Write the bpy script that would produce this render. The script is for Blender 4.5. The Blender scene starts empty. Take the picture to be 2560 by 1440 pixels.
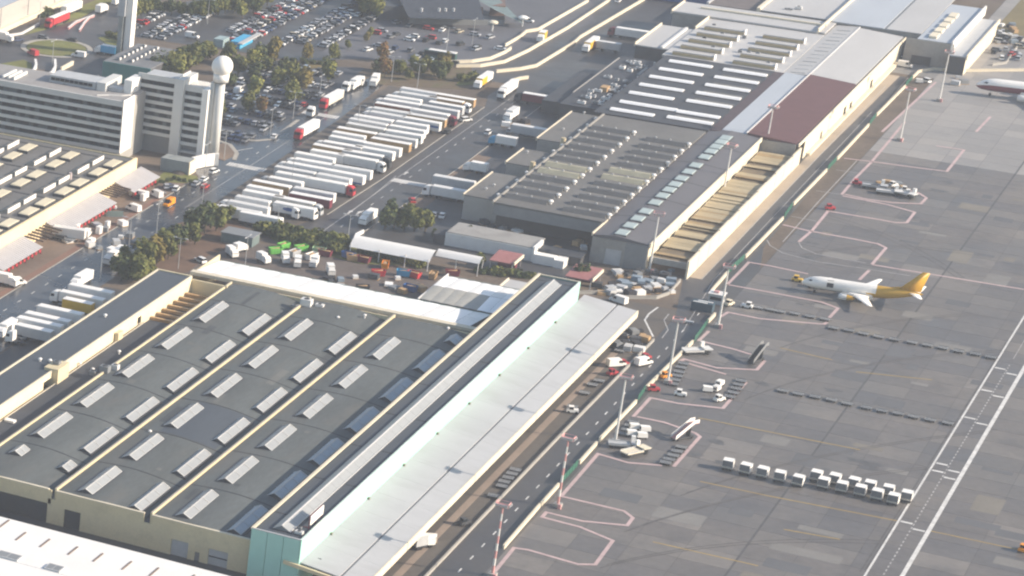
import bpy, math, random
from mathutils import Vector, Matrix
RN = random.Random(11)
D2R = math.radians
SC = bpy.context.scene
COL = SC.collection
# ------------------------------------------------------------------ camera
CAM_H = 273.0
def _axes(a, b, c):
    fw = Vector((math.sin(a)*math.cos(b), math.cos(a)*math.cos(b), -math.sin(b)))
    r = Vector((math.cos(a), -math.sin(a), 0)); u = r.cross(fw)
    return math.cos(c)*r + math.sin(c)*u, -math.sin(c)*r + math.cos(c)*u, fw
AX_R, AX_U, AX_F = _axes(D2R(-32.54), D2R(25.05), D2R(0.94))
FPX, PPX, PPY = 7061.0, 1280.0-2150.0, 720.0+694.0
cam_d = bpy.data.cameras.new('camera'); cam = bpy.data.objects.new('camera', cam_d); COL.objects.link(cam)
m = Matrix.Identity(4)
for i in range(3):
    m[i][0] = AX_R[i]; m[i][1] = AX_U[i]; m[i][2] = -AX_F[i]
m[2][3] = CAM_H
cam.matrix_world = m
cam_d.sensor_width = 36.0; cam_d.lens = FPX*36.0/2560.0
cam_d.shift_x = 2150.0/2560.0; cam_d.shift_y = 694.0/2560.0
cam_d.clip_start = 1.0; cam_d.clip_end = 9000.0
SC.camera = cam
# ------------------------------------------------------------------ light
HAZE_D = 0.000135
SUN_EL, SUN_AZ = 26.0, 14.0          # azimuth measured from +X towards +Y
W = bpy.data.worlds.new('World'); SC.world = W; W.use_nodes = True
nt = W.node_tree; nt.nodes.clear()
sky = nt.nodes.new('ShaderNodeTexSky'); sky.sky_type = 'NISHITA'; sky.sun_disc = False
sky.sun_elevation = D2R(SUN_EL); sky.sun_rotation = D2R(90.0-SUN_AZ)
sky.air_density = 1.2; sky.dust_density = 1.5; sky.altitude = 250
bg = nt.nodes.new('ShaderNodeBackground'); bg.inputs['Strength'].default_value = 0.125
wo = nt.nodes.new('ShaderNodeOutputWorld')
nt.links.new(sky.outputs[0], bg.inputs[0]); nt.links.new(bg.outputs[0], wo.inputs[0])
sl = bpy.data.lights.new('sun', 'SUN'); sl.energy = 5.0; sl.angle = D2R(0.5); sl.color = (1.0, 0.865, 0.70)
so = bpy.data.objects.new('sun', sl); COL.objects.link(so)
sd = Vector((-math.cos(D2R(SUN_AZ))*math.cos(D2R(SUN_EL)), -math.sin(D2R(SUN_AZ))*math.cos(D2R(SUN_EL)), -math.sin(D2R(SUN_EL))))
so.rotation_euler = sd.to_track_quat('-Z', 'Y').to_euler(); so.location = (100, 900, 400)
vs = SC.view_settings; vs.view_transform = 'Standard'; vs.look = 'None'; vs.gamma = 1.0; vs.use_curve_mapping = False
vs.exposure = 0.70
SC.cycles.max_bounces = 5; SC.cycles.diffuse_bounces = 2; SC.cycles.glossy_bounces = 2
SC.cycles.transmission_bounces = 2; SC.cycles.volume_bounces = 0; SC.cycles.caustics_reflective = False
SC.cycles.pixel_filter_type = 'BLACKMAN_HARRIS'; SC.cycles.filter_width = 2.2
# ------------------------------------------------------------------ helpers
def at(px, py, z=0.0):
    """real-world point seen at photo pixel (px,py) on the level z"""
    d = AX_R*(px-PPX) - AX_U*(py-PPY) + AX_F*FPX
    t = (z-CAM_H)/d.z
    return Vector((d.x*t, d.y*t, z))
def at_y(px, py, y):
    d = AX_R*(px-PPX) - AX_U*(py-PPY) + AX_F*FPX
    t = y/d.y
    return Vector((d.x*t, y, CAM_H+d.z*t))
MATS = {}
def mat(name, col, rough=0.75, var=0.18, scale=0.25, fine=0.10, metal=0.0, spec=0.3, stain=None, streak=0.0, stretch=(1, 1, 1), bump=0.0, trans=0.0, rvar=0.0):
    if name in MATS: return MATS[name]
    M = bpy.data.materials.new(name); M.use_nodes = True; MATS[name] = M
    t = M.node_tree; b = t.nodes['Principled BSDF']
    b.inputs['Roughness'].default_value = rough; b.inputs['Metallic'].default_value = metal
    b.inputs['Specular IOR Level'].default_value = spec
    if trans: b.inputs['Transmission Weight'].default_value = trans
    g = t.nodes.new('ShaderNodeNewGeometry')
    mp = t.nodes.new('ShaderNodeMapping'); mp.inputs['Scale'].default_value = stretch
    t.links.new(g.outputs['Position'], mp.inputs[0])
    def noise(sc, det, lo, hi):
        n = t.nodes.new('ShaderNodeTexNoise'); n.inputs['Scale'].default_value = sc; n.inputs['Detail'].default_value = det
        n.inputs['Roughness'].default_value = 0.6
        t.links.new(mp.outputs[0], n.inputs[0])
        r = t.nodes.new('ShaderNodeMapRange'); r.inputs[1].default_value = 0.28; r.inputs[2].default_value = 0.72
        r.inputs[3].default_value = lo; r.inputs[4].default_value = hi
        t.links.new(n.outputs[0], r.inputs[0]); return r, n
    r1, n1 = noise(scale, 5, 1-var, 1+var)
    r2, n2 = noise(scale*14, 3, 1-fine, 1+fine)
    mu = t.nodes.new('ShaderNodeMath'); mu.operation = 'MULTIPLY'
    t.links.new(r1.outputs[0], mu.inputs[0]); t.links.new(r2.outputs[0], mu.inputs[1])
    last = mu
    oi = t.nodes.new('ShaderNodeObjectInfo')
    ro = t.nodes.new('ShaderNodeMapRange'); ro.inputs[3].default_value = 1-var*0.3; ro.inputs[4].default_value = 1+var*0.3
    t.links.new(oi.outputs['Random'], ro.inputs[0])
    m2 = t.nodes.new('ShaderNodeMath'); m2.operation = 'MULTIPLY'
    t.links.new(mu.outputs[0], m2.inputs[0]); t.links.new(ro.outputs[0], m2.inputs[1]); last = m2
    c = t.nodes.new('ShaderNodeVectorMath'); c.operation = 'SCALE'
    c.inputs[0].default_value = col[:3]; t.links.new(last.outputs[0], c.inputs['Scale'])
    src = c.outputs[0]
    if stain:
        n = t.nodes.new('ShaderNodeTexNoise'); n.inputs['Scale'].default_value = stain[1]; n.inputs['Detail'].default_value = 6
        n.inputs['Roughness'].default_value = 0.65
        t.links.new(mp.outputs[0], n.inputs[0])
        r = t.nodes.new('ShaderNodeMapRange'); r.inputs[1].default_value = 0.50; r.inputs[2].default_value = 0.66
        r.inputs[3].default_value = 0.0; r.inputs[4].default_value = stain[2]
        t.links.new(n.outputs[0], r.inputs[0])
        mx = t.nodes.new('ShaderNodeMix'); mx.data_type = 'RGBA'
        t.links.new(r.outputs[0], mx.inputs[0]); t.links.new(src, mx.inputs[6]); mx.inputs[7].default_value = (*stain[0], 1)
        src = mx.outputs[2]
    t.links.new(src, b.inputs['Base Color'])
    if rvar:
        rr = t.nodes.new('ShaderNodeMapRange'); rr.inputs[1].default_value = 0.3; rr.inputs[2].default_value = 0.7; rr.inputs[3].default_value = rough-rvar; rr.inputs[4].default_value = rough+rvar
        t.links.new(n1.outputs[0], rr.inputs[0]); t.links.new(rr.outputs[0], b.inputs['Roughness'])
    if bump:
        bp = t.nodes.new('ShaderNodeBump'); bp.inputs['Strength'].default_value = bump; bp.inputs['Distance'].default_value = 0.05
        t.links.new(n2.outputs[0], bp.inputs['Height']); t.links.new(bp.outputs[0], b.inputs['Normal'])
    return M
class MB:
    def __init__(s): s.v = []; s.f = []; s.mi = []
    def add(s, vs_, fs, mi=0):
        o = len(s.v); s.v += [tuple(p) for p in vs_]
        for f in fs: s.f.append(tuple(i+o for i in f)); s.mi.append(mi)
        return s
    def quad(s, a, b, c, d, mi=0): return s.add([a, b, c, d], [(0, 1, 2, 3)], mi)
    def box(s, x0, x1, y0, y1, z0, z1, mi=0, top=None):
        vs_ = [(x0, y0, z0), (x1, y0, z0), (x1, y1, z0), (x0, y1, z0), (x0, y0, z1), (x1, y0, z1), (x1, y1, z1), (x0, y1, z1)]
        s.add(vs_, [(0, 3, 2, 1), (0, 1, 5, 4), (1, 2, 6, 5), (2, 3, 7, 6), (3, 0, 4, 7)], mi)
        s.f.append(tuple(len(s.v)-8+i for i in (4, 5, 6, 7))); s.mi.append(mi if top is None else top)
        return s
    def prism(s, poly, z0, z1, mi=0, top=None):
        n = len(poly)
        a = 0
        for i in range(n):
            x, y = poly[i][:2]; x2, y2 = poly[(i+1) % n][:2]; a += x*y2-x2*y
        if a < 0: poly = poly[::-1]
        vs_ = [(p[0], p[1], z0) for p in poly]+[(p[0], p[1], z1) for p in poly]
        s.add(vs_, [(i, (i+1) % n, (i+1) % n+n, i+n) for i in range(n)]+[tuple(range(n-1, -1, -1))], mi)
        o = len(s.v)-n; s.f.append(tuple(range(o, o+n))); s.mi.append(mi if top is None else top)
        return s
    def hull(s, base, topp, mi=0):
        """8-corner solid: 4 bottom points, 4 top points (ccw)"""
        s.add(list(base)+list(topp), [(3, 2, 1, 0), (4, 5, 6, 7), (0, 1, 5, 4), (1, 2, 6, 5), (2, 3, 7, 6), (3, 0, 4, 7)], mi); return s
    def cyl(s, p0, p1, r0, r1=None, n=8, mi=0, cap=True):
        r1 = r0 if r1 is None else r1
        p0 = Vector(p0); p1 = Vector(p1); d = (p1-p0).normalized()
        a = d.orthogonal().normalized(); b = d.cross(a)
        vs_ = []
        for p, r in ((p0, r0), (p1, r1)):
            for k in range(n):
                t = 2*math.pi*k/n; vs_.append(p+a*(r*math.cos(t))+b*(r*math.sin(t)))
        fs = [(k, (k+1) % n, (k+1) % n+n, k+n) for k in range(n)]
        if cap: fs += [tuple(range(n-1, -1, -1)), tuple(range(n, 2*n))]
        return s.add(vs_, fs, mi)
    def lathe(s, prof, c=(0, 0, 0), n=20, mi=0):
        vs_ = []; fs = []
        for r, z in prof:
            for k in range(n):
                t = 2*math.pi*k/n; vs_.append((c[0]+r*math.cos(t), c[1]+r*math.sin(t), c[2]+z))
        for j in range(len(prof)-1):
            for k in range(n):
                fs.append((j*n+k, j*n+(k+1) % n, (j+1)*n+(k+1) % n, (j+1)*n+k))
        return s.add(vs_, fs, mi)
    def mesh(s, name, mats, smooth=False):
        me = bpy.data.meshes.new(name); me.from_pydata(s.v, [], s.f)
        for M in (mats if isinstance(mats, (list, tuple)) else [mats]): me.materials.append(M)
        me.polygons.foreach_set('material_index', s.mi)
        if smooth: me.polygons.foreach_set('use_smooth', [True]*len(s.f))
        me.update(); return me
ORG = {}
def link(name, me, parent=None, loc=(0, 0, 0), rz=0.0):
    o = bpy.data.objects.new(name, me); COL.objects.link(o); o.location = loc; o.rotation_euler = (0, 0, rz)
    if parent is not None: o.parent = parent
    return o
def thing(name, label, cat, loc=(0, 0, 0), rz=0.0, group=None):
    o = link(name, None, None, loc, rz); o.empty_display_size = 0.5
    o['label'] = label; o['category'] = cat
    if group: o['group'] = group
    ORG[o.name] = Vector(loc); return o
def tag(o, label, cat, group=None):
    o['label'] = label; o['category'] = cat
    if group: o['group'] = group
    return o
def part(name, mb, mats, parent, smooth=False):
    """mesh given in world coordinates, hung under an unrotated thing"""
    org = ORG[parent.name]
    q = MB(); q.v = [(v[0]-org.x, v[1]-org.y, v[2]-org.z) for v in mb.v]; q.f = mb.f; q.mi = mb.mi
    o = link(name, q.mesh(name, mats, smooth), parent); ORG[o.name] = org; return o
def lpart(name, mb, mats, parent, smooth=False):
    """mesh given in the parent's local coordinates"""
    return link(name, mb.mesh(name, mats, smooth), parent)
def put(name, me, parent, world, rz=0.0):
    org = ORG[parent.name]; w = Vector(world)
    o = link(name, me, parent, w-org, rz); ORG[o.name] = w; return o
def struct(name, mb, mats, kind='structure', smooth=False):
    o = link(name, mb.mesh(name, mats, smooth)); o['kind'] = kind; ORG[o.name] = Vector((0, 0, 0)); return o
def clone(root, loc, rz, label=None, group=None):
    def cp(o, par):
        c = o.copy(); COL.objects.link(c)
        if par is not None: c.parent = par
        for ch in KIDS.get(o.name, ()): cp(ch, c)
        return c
    c = cp(root, None); c.location = loc; c.rotation_euler = (0, 0, rz)
    if label: c['label'] = label
    if group: c['group'] = group
    return c
KIDS = {}
def remember(root):
    def rec(o):
        KIDS[o.name] = list(o.children)
        for ch in o.children: rec(ch)
    bpy.context.view_layer.update(); rec(root)
class Proto:
    """first placement moves the prototype itself, later ones copy it"""
    def __init__(s, root): s.root = root; s.used = False; remember(root)
    def place(s, loc, rz, label, group=None):
        if not s.used:
            s.used = True; r = s.root; r.location = loc; r.rotation_euler = (0, 0, rz); r['label'] = label
            if group: r['group'] = group
            return r
        return clone(s.root, loc, rz, label, group)
# ------------------------------------------------------------------ materials
ASPH = mat('asphalt', (0.062, 0.061, 0.064), 0.5, 0.2, 0.05, 0.08, rvar=0.15, stain=((0.09, 0.085, 0.08), 0.02, 0.6))
WET = mat('damp_asphalt', (0.045, 0.05, 0.06), 0.27, 0.2, 0.04, 0.08, spec=0.55, rvar=0.1, stain=((0.075, 0.07, 0.068), 0.03, 0.7))
PAVE = mat('brown_paving', (0.17, 0.125, 0.095), 0.85, 0.2, 0.06, 0.1, stain=((0.10, 0.08, 0.07), 0.05, 0.6))
EARTH = mat('bare_earth', (0.12, 0.095, 0.075), 0.9, 0.3, 0.05, 0.15)
CONC = [mat('apron_concrete_%s' % n, c, 0.56, 0.17, 0.035, 0.09, rvar=0.2, stain=((0.088, 0.086, 0.09), 0.05, 0.55))
        for n, c in (('a', (0.140, 0.130, 0.124)), ('b', (0.130, 0.121, 0.117)), ('c', (0.152, 0.140, 0.131)), ('d', (0.121, 0.115, 0.115)), ('e', (0.170, 0.156, 0.145)))]
CONCL = [mat('pale_concrete_%s' % n, c, 0.7, 0.08, 0.05, 0.05, stain=((0.16, 0.16, 0.165), 0.05, 0.4))
         for n, c in (('a', (0.262, 0.252, 0.242)), ('b', (0.235, 0.228, 0.222)), ('c', (0.285, 0.27, 0.257)))]
KERB = mat('kerb_concrete', (0.33, 0.31, 0.275), 0.8, 0.12)
GRASS = mat('grass', (0.15, 0.155, 0.045), 0.9, 0.25, 0.12, 0.2, stain=((0.13, 0.11, 0.05), 0.1, 0.6))
PINK = mat('faded_red_paint', (0.47, 0.35, 0.345), 0.7, 0.15, 0.3)
WHITEP = mat('white_road_paint', (0.58, 0.57, 0.55), 0.7, 0.2, 0.4)
PALEP = mat('worn_white_paint', (0.36, 0.35, 0.34), 0.7, 0.25, 0.4)
YELP = mat('worn_yellow_paint', (0.40, 0.28, 0.085), 0.7, 0.2, 0.3)
JOINT = mat('dark_joint', (0.085, 0.085, 0.09), 0.8)
ROOFD = mat('dark_roof_felt', (0.088, 0.099, 0.101), 0.8, 0.2, 0.09, 0.12, stretch=(1, 0.25, 1), stain=((0.118, 0.116, 0.108), 0.12, 0.6))
ROOFB = mat('blue_grey_roof_felt', (0.062, 0.074, 0.09), 0.7, 0.12, 0.08, 0.06, stretch=(1, 0.25, 1))
ROOFN = mat('near_black_roof_felt', (0.048, 0.054, 0.066), 0.75, 0.15, 0.1, 0.06)
ROOFG = mat('grey_roof_felt', (0.135, 0.132, 0.128), 0.8, 0.14, 0.06, 0.08, stain=((0.10, 0.10, 0.10), 0.05, 0.5))
ROOFP = mat('mauve_grey_roof_sheet', (0.115, 0.112, 0.122), 0.6, 0.08, 0.1, 0.04)
SEAM = mat('roof_seam', (0.035, 0.037, 0.042), 0.8)
BEIGE = mat('beige_render', (0.62, 0.53, 0.345), 0.85, 0.08, 0.12, 0.05, stain=((0.38, 0.33, 0.22), 0.12, 0.5))
BEIGEL = mat('pale_beige_coping', (0.60, 0.54, 0.42), 0.8, 0.08, 0.2)
CREAM = mat('cream_wall', (0.66, 0.59, 0.46), 0.8, 0.08, 0.15)
MINT = mat('mint_cladding', (0.34, 0.60, 0.53), 0.5, 0.05, 0.2, 0.02)
TEAL = mat('teal_cladding', (0.06, 0.20, 0.19), 0.6, 0.08, 0.2)
GREYW = mat('grey_sheet_wall', (0.30, 0.29, 0.275), 0.7, 0.12, 0.1, stain=((0.2, 0.19, 0.18), 0.15, 0.5))
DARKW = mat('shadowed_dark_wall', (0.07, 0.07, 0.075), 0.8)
CANO = mat('pale_grey_metal_roof', (0.395, 0.40, 0.415), 0.6, 0.05, 0.06, 0.03, stretch=(0.6, 1.6, 1), stain=((0.33, 0.33, 0.335), 0.08, 0.5))
WROOF = mat('white_roof_sheet', (0.74, 0.72, 0.69), 0.6, 0.05, 0.1, 0.03)
PLAST = mat('milky_plastic_sheet', (0.86, 0.85, 0.84), 0.45, 0.04, 0.12, 0.04)
LROOF = mat('light_grey_roof', (0.43, 0.425, 0.42), 0.6, 0.06, 0.08, 0.03, stretch=(1, 0.3, 1))
LROOFB = mat('bluish_white_roof', (0.40, 0.43, 0.47), 0.5, 0.06, 0.08, 0.03, stretch=(1, 0.3, 1))
BROWN = mat('maroon_roof', (0.115, 0.055, 0.056), 0.7, 0.08, 0.3, 0.05)
WHITE = mat('white_paint', (0.80, 0.775, 0.735), 0.45, 0.05, 0.5, 0.03)
OFFW = mat('off_white_paint', (0.64, 0.63, 0.61), 0.5, 0.07, 0.5, 0.03)
LGREY = mat('light_grey_paint', (0.42, 0.43, 0.44), 0.5, 0.08, 0.4)
MGREY = mat('mid_grey_paint', (0.20, 0.21, 0.22), 0.55, 0.1, 0.4)
DGREY = mat('dark_grey_paint', (0.055, 0.058, 0.064), 0.6, 0.1, 0.4)
BLACK = mat('black_rubber', (0.02, 0.02, 0.022), 0.8)
GLAZ = mat('frosted_glazing', (0.29, 0.30, 0.305), 0.35, 0.06, 0.6, 0.04, spec=0.5)
GLAZB = mat('shade_tinted_glazing', (0.28, 0.33, 0.38), 0.3, 0.1, 0.6, 0.05, spec=0.5)  # bluish tint paints the mint block's shade onto the last skylight column
GLASS = mat('window_glass', (0.014, 0.02, 0.026), 0.4, 0.3, 0.8, 0.1, spec=0.12)
GLASSL = mat('window_blind', (0.06, 0.075, 0.085), 0.3, 0.35, 0.9, 0.1)
WCONC = mat('white_concrete', (0.56, 0.56, 0.54), 0.75, 0.06, 0.2, 0.03)
WCONC2 = mat('grey_concrete', (0.34, 0.33, 0.31), 0.8, 0.08, 0.2)
REDP = mat('red_paint', (0.42, 0.035, 0.045), 0.5, 0.1, 0.5)
REDR = mat('dusty_red_roof', (0.30, 0.13, 0.125), 0.75, 0.12, 0.4)
ORANGE = mat('orange_paint', (0.75, 0.27, 0.015), 0.45, 0.08, 0.5)
YELLOW = mat('yellow_paint', (0.66, 0.40, 0.03), 0.45, 0.08, 0.5)
GREEN = mat('green_paint', (0.13, 0.42, 0.08), 0.5, 0.12, 0.5)
DGREEN = mat('dark_green_paint', (0.03, 0.12, 0.085), 0.5, 0.1, 0.5)
BLUE = mat('blue_paint', (0.03, 0.10, 0.28), 0.45, 0.1, 0.5)
LBLUE = mat('bright_blue_paint', (0.05, 0.33, 0.55), 0.45, 0.1, 0.5)
TAN = mat('tan_paint', (0.40, 0.26, 0.13), 0.6, 0.1, 0.5)
MAROON = mat('dark_red_paint', (0.16, 0.03, 0.045), 0.5, 0.1, 0.5)
PINKP = mat('pink_grating', (0.55, 0.30, 0.30), 0.7, 0.1, 0.5)
METAL = mat('galvanised_metal', (0.45, 0.46, 0.47), 0.45, 0.08, 0.5, metal=0.3)
YROOF = mat('yellowed_sheet', (0.38, 0.315, 0.20), 0.7, 0.15, 0.25, 0.1, stretch=(0.3, 1, 1))
BRICK = mat('orange_tile_band', (0.28, 0.15, 0.09), 0.8, 0.15, 0.3)
# ================================================================== SETTING
def sheet(name, poly, z, M, parent=None, kind='structure'):
    mb = MB(); mb.prism(poly, z-0.012, z)
    if parent is None: return struct(name, mb, M, kind)
    return part(name, mb, M, parent)
def rect(x0, x1, y0, y1): return [(x0, y0), (x1, y0), (x1, y1), (x0, y1)]
def strip_mb(pts, w, z, closed=False, h=0.01, top=None):
    """mitred flat ribbon (or low wall when h is large) along world points"""
    P = [Vector((p[0], p[1])) for p in pts]; n = len(P); L = []; Rr = []
    for i in range(n):
        a = P[i-1] if (i > 0 or closed) else None; b = P[(i+1) % n] if (i < n-1 or closed) else None
        d1 = (P[i]-a).normalized() if a is not None else None; d2 = (b-P[i]).normalized() if b is not None else None
        if d1 is None: d1 = d2
        if d2 is None: d2 = d1
        t = (d1+d2); t = t.normalized() if t.length > 1e-4 else d1
        nn = Vector((-t.y, t.x)); k = max(0.35, nn.dot(Vector((-d1.y, d1.x))))
        L.append(P[i]+nn*(w/2/k)); Rr.append(P[i]-nn*(w/2/k))
    mb = MB(); vs_ = []
    for i in range(n):
        vs_ += [(L[i].x, L[i].y, z), (Rr[i].x, Rr[i].y, z), (L[i].x, L[i].y, z-h), (Rr[i].x, Rr[i].y, z-h)]
    fs = []
    for i in range(n if closed else n-1):
        a = 4*i; b = 4*((i+1) % n)
        fs += [(a, a+1, b+1, b), (a, b, b+2, a+2), (a+1, a+3, b+3, b+1)]
    if not closed: fs += [(0, 2, 3, 1), (4*n-4, 4*n-3, 4*n-1, 4*n-2)]
    mb.add(vs_, fs); return mb
def px(pts, z=0.0): return [at(x, y, z) for x, y in pts]
def proj(p):
    d = Vector(p)-Vector((0, 0, CAM_H)); f = d.dot(AX_F)
    return d.dot(AX_R)/f*FPX+PPX, -d.dot(AX_U)/f*FPX+PPY
def inframe(p, mrg=60):
    x, y = proj(p); return -mrg < x < 2560+mrg and -mrg < y < 1440+mrg

struct('ground', MB().box(-1700, 900, -150, 2600, -0.6, 0.0), EARTH)
apron = struct('apron', MB().prism(rect(-155.2, 500, 380, 1500), -0.02, 0.012), mat('slab_joint_filler', (0.092, 0.09, 0.092), 0.8))
ORG['apron'] = Vector((0, 0, 0))
# apron slabs, every one a part while it is near, the far rest joined
XS = [-155.0+11.525*i for i in range(0, 30)]
slabs = []
y = 512.4
while y < 1330:
    for i in range(len(XS)-1):
        x0, x1 = XS[i]+0.05, XS[i+1]-0.05
        if i == 4: x0 += 0.45
        cx, cy = (x0+x1)/2, y+4.6
        if inframe((cx, cy, 0), 900): slabs.append((math.hypot(cx, cy)+(0 if inframe((cx, cy, 0), 40) else 5000), x0, x1, y+0.05, y+9.15))
    y += 9.2
slabs.sort()
rest = {}
slab_me = {}
for k, (d, x0, x1, y0, y1) in enumerate(slabs):
    pale = y0 > 1003
    M = RN.choice(CONCL) if pale else RN.choices(CONC, [5, 5, 3, 4, 1])[0]
    if k < 290:
        key = (M.name, round(x1-x0, 2))
        if key not in slab_me:
            slab_me[key] = MB().box(0, x1-x0, 0, y1-y0, -0.02, 0.04).mesh('concrete_slab', M)
        put('concrete_slab', slab_me[key], apron, (x0, y0, 0))
    else:
        rest.setdefault(M.name, MB()).box(x0, x1, y0, y1, -0.02, 0.04)
for k, mb in rest.items():
    o = part('far_concrete_slabs', mb, MATS[k], apron); o['kind'] = 'stuff'
part('expansion_joint', MB().box(-109.0, -108.45, 560, 1130, 0.0, 0.03), JOINT, apron)
# repaired patches
patch_px = [(2050, 765, 6, 4), (2290, 560, 9, 4), (2330, 585, 11, 3.4), (2440, 520, 12, 9), (2090, 860, 8, 3.5), (2150, 905, 7, 3), (2050, 995, 10, 3), (2290, 960, 6, 2.6), (2480, 1265, 9, 14), (2450, 1310, 14, 5),
            (2020, 1385, 22, 6), (1960, 1415, 14, 7), (2060, 1330, 14, 4), (2180, 1120, 10, 3.5), (2230, 1010, 10, 8), (2370, 870, 13, 9), (2120, 940, 12, 8), (2490, 700, 9, 14), (2400, 640, 8, 16), (2250, 880, 9, 12), (1935, 1100, 9, 7), (2010, 1150, 8, 10),
            (2240, 1180, 7, 4), (2190, 1240, 12, 6), (2500, 1180, 10, 3), (1700, 1290, 16, 9), (1560, 1240, 13, 7), (2300, 790, 11, 7), (2170, 830, 10, 6), (2400, 760, 9, 6), (1905, 880, 12, 6), (1850, 760, 10, 5), (2100, 640, 14, 6), (1980, 800, 9, 6), (2460, 960, 11, 5), (2530, 1410, 12, 6)]
pm = [MATS['apron_concrete_%s' % c] for c in 'edaecd']
pm2 = [mat('patch_concrete_%s' % n, c, 0.75, 0.1, 0.1, 0.06) for n, c in (('light', (0.182, 0.175, 0.166)), ('dark', (0.108, 0.110, 0.117)), ('tan', (0.175, 0.160, 0.138)))]
for i, (x, y, w, h) in enumerate(patch_px):
    p = at(x, y); gx = round((p.x+155)/1.9)*1.9-155; gy = round(p.y/1.15)*1.15
    M = pm2[(0, 1, 0, 2, 1)[i % 5]]
    part('concrete_patch', MB().box(gx-w*.36, gx+w*.36, gy-h*.4, gy+h*.4, 0.0, 0.052), M, apron)
for i in range(46):
    x = -155+11.525*RN.randint(0, 9)+RN.choice((2.9, 5.8, 8.6)); y0 = 560+9.2*RN.randint(0, 46)+RN.choice((2.3, 4.6, 6.9)); w = RN.choice((5.6, 8.5, 3.0)); h = RN.choice((2.3, 4.5, 4.5))
    if abs(x+108.9) < w/2+0.6: continue
    part('concrete_patch', MB().box(x-w/2, x+w/2, y0-h/2, y0+h/2, 0.0, 0.047), pm2[RN.choice((0, 1, 1, 2))], apron)
OIL = mat('oil_stain', (0.085, 0.081, 0.08), 0.45, 0.25, 0.4, 0.2)
for i in range(34):
    qx, qy = RN.choice(((1480, 1330), (1700, 1130), (1780, 1000), (1820, 900), (2000, 780), (2150, 770), (2130, 640), (2200, 560), (2220, 500), (2300, 450), (1650, 1240), (2100, 1180), (2000, 1000), (2250, 860)))
    p = at(qx+RN.uniform(-110, 110), qy+RN.uniform(-45, 45)); r_ = RN.uniform(.5, 1.9); ph = RN.uniform(0, 6)
    if p.x < -153 or abs(p.x+108.7) < 3: continue
    pts = [(p.x+r_*(1+.35*math.sin(3*t+ph)+.2*math.sin(5*t))*1.5*math.cos(t), p.y+r_*(1+.35*math.sin(2*t+ph))*math.sin(t)) for t in [2*math.pi*k/14 for k in range(14)]]
    part('oil_stain', MB().prism(pts, 0.02, 0.0552+0.0001*i), OIL, apron)
TYRE = mat('tyre_mark', (0.094, 0.088, 0.085), 0.6, 0.3, 0.3, 0.2)
for L in ([(1560, 1330), (1900, 1210), (2350, 1170)], [(1700, 1240), (2000, 1130), (2480, 1080)], [(1860, 1000), (2100, 900), (2500, 880)], [(1950, 870), (2150, 800), (2420, 790)], [(2000, 640), (2200, 600), (2450, 640)], [(2050, 540), (2250, 590), (2400, 700)], [(1500, 1420), (1800, 1340), (2200, 1360)], [(2150, 1430), (2330, 1150), (2520, 850)]):
    for off in (0, 2.6):
        P_ = [(p.x+off*.3, p.y+off) for p in px(L)]; Q = [P_[0]]
        for t in [k/10 for k in range(1, 11)]: Q.append(tuple((1-t)**2*P_[0][j]+2*t*(1-t)*P_[1][j]+t*t*P_[2][j] for j in (0, 1)))
        part('tyre_mark', strip_mb(Q, .38, 0.0603+0.0004*off, h=.004), TYRE, apron)
# stand lines
LN = [
 [(1228, 1440), (1285, 1370), (1320, 1375), (1445, 1411), (1488, 1412), (1532, 1352), (1450, 1318), (1355, 1293), (1366, 1281), (1455, 1303), (1568, 1314), (1582, 1295), (1560, 1278), (1403, 1241), (1495, 1135), (1570, 1157), (1655, 1164)],
 [(1684, 1167), (1750, 1092), (1738, 1083), (1660, 1056), (1592, 1042)],
 [(1583, 1042), (1626, 995), (1697, 1009), (1807, 1021), (1866, 955)],
 [(1815, 936), (1730, 912), (1702, 902), (1711, 898), (1792, 920), (1892, 925), (1912, 902)],
 [(1890, 890), (1830, 872), (1747, 852), (1772, 828)],
 [(1800, 793), (1820, 781), (1900, 797), (2060, 811), (2068, 806)],
 [(1813, 711), (1920, 730), (2055, 756), (2095, 771), (2072, 796)],
 [(1817, 713), (1872, 656), (1920, 664), (2020, 685)],
 [(2180, 662), (2560, 724)],
 [(2148, 700), (2173, 676)],
 [(2104, 487), (2137, 447), (2177, 407), (2215, 362), (2262, 305)],
 [(1957, 562), (2020, 577), (2145, 600), (2195, 610), (2215, 620), (2180, 661)],
 [(1997, 605), (2030, 577), (2070, 528), (2202, 550), (2240, 557), (2267, 557), (2287, 531), (2220, 512), (2107, 490)],
 [(2112, 486), (2170, 499), (2232, 507), (2302, 510), (2316, 495), (2295, 482), (2275, 477)],
 [(2110, 396), (2185, 405), (2295, 420), (2367, 429), (2410, 375), (2340, 365)],
 [(2440, 330), (2476, 292)], [(2205, 330), (2340, 205)],
]
for L in LN:
    part('stand_line', strip_mb(px(L), 0.9, 0.075), PINK, apron)
for L in [[(1917, 600), (1925, 614), (1957, 633), (2045, 655), (2170, 673), (2275, 690)], [(1997, 607), (2005, 620), (2040, 635), (2165, 658)], [(2142, 402), (2050, 500), (1957, 605)], [(2090, 425), (2145, 433)], [(2040, 477), (2100, 486)], [(1978, 541), (2040, 553)],
          [(2270, 195), (2180, 300), (2100, 392)]]:
    part('lane_line', strip_mb(px(L), 0.3, 0.063), PALEP, apron)
for L in [[(1632, 1355), (1895, 1415)], [(1750, 1204), (1920, 1240), (2245, 1303)], [(2322, 1327), (2552, 1376)], [(1960, 1324), (2100, 1349)], [(1745, 1045), (2150, 1125)], [(2140, 930), (2330, 950)], [(1950, 870), (2080, 900)]]:
    part('yellow_guide_line', strip_mb(px(L), 0.35, 0.069), YELP, apron)
part('taxiway_edge_line', MB().box(-82.15, -81.65, 560, 1000, 0.05, 0.072), WHITEP, apron)
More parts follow.
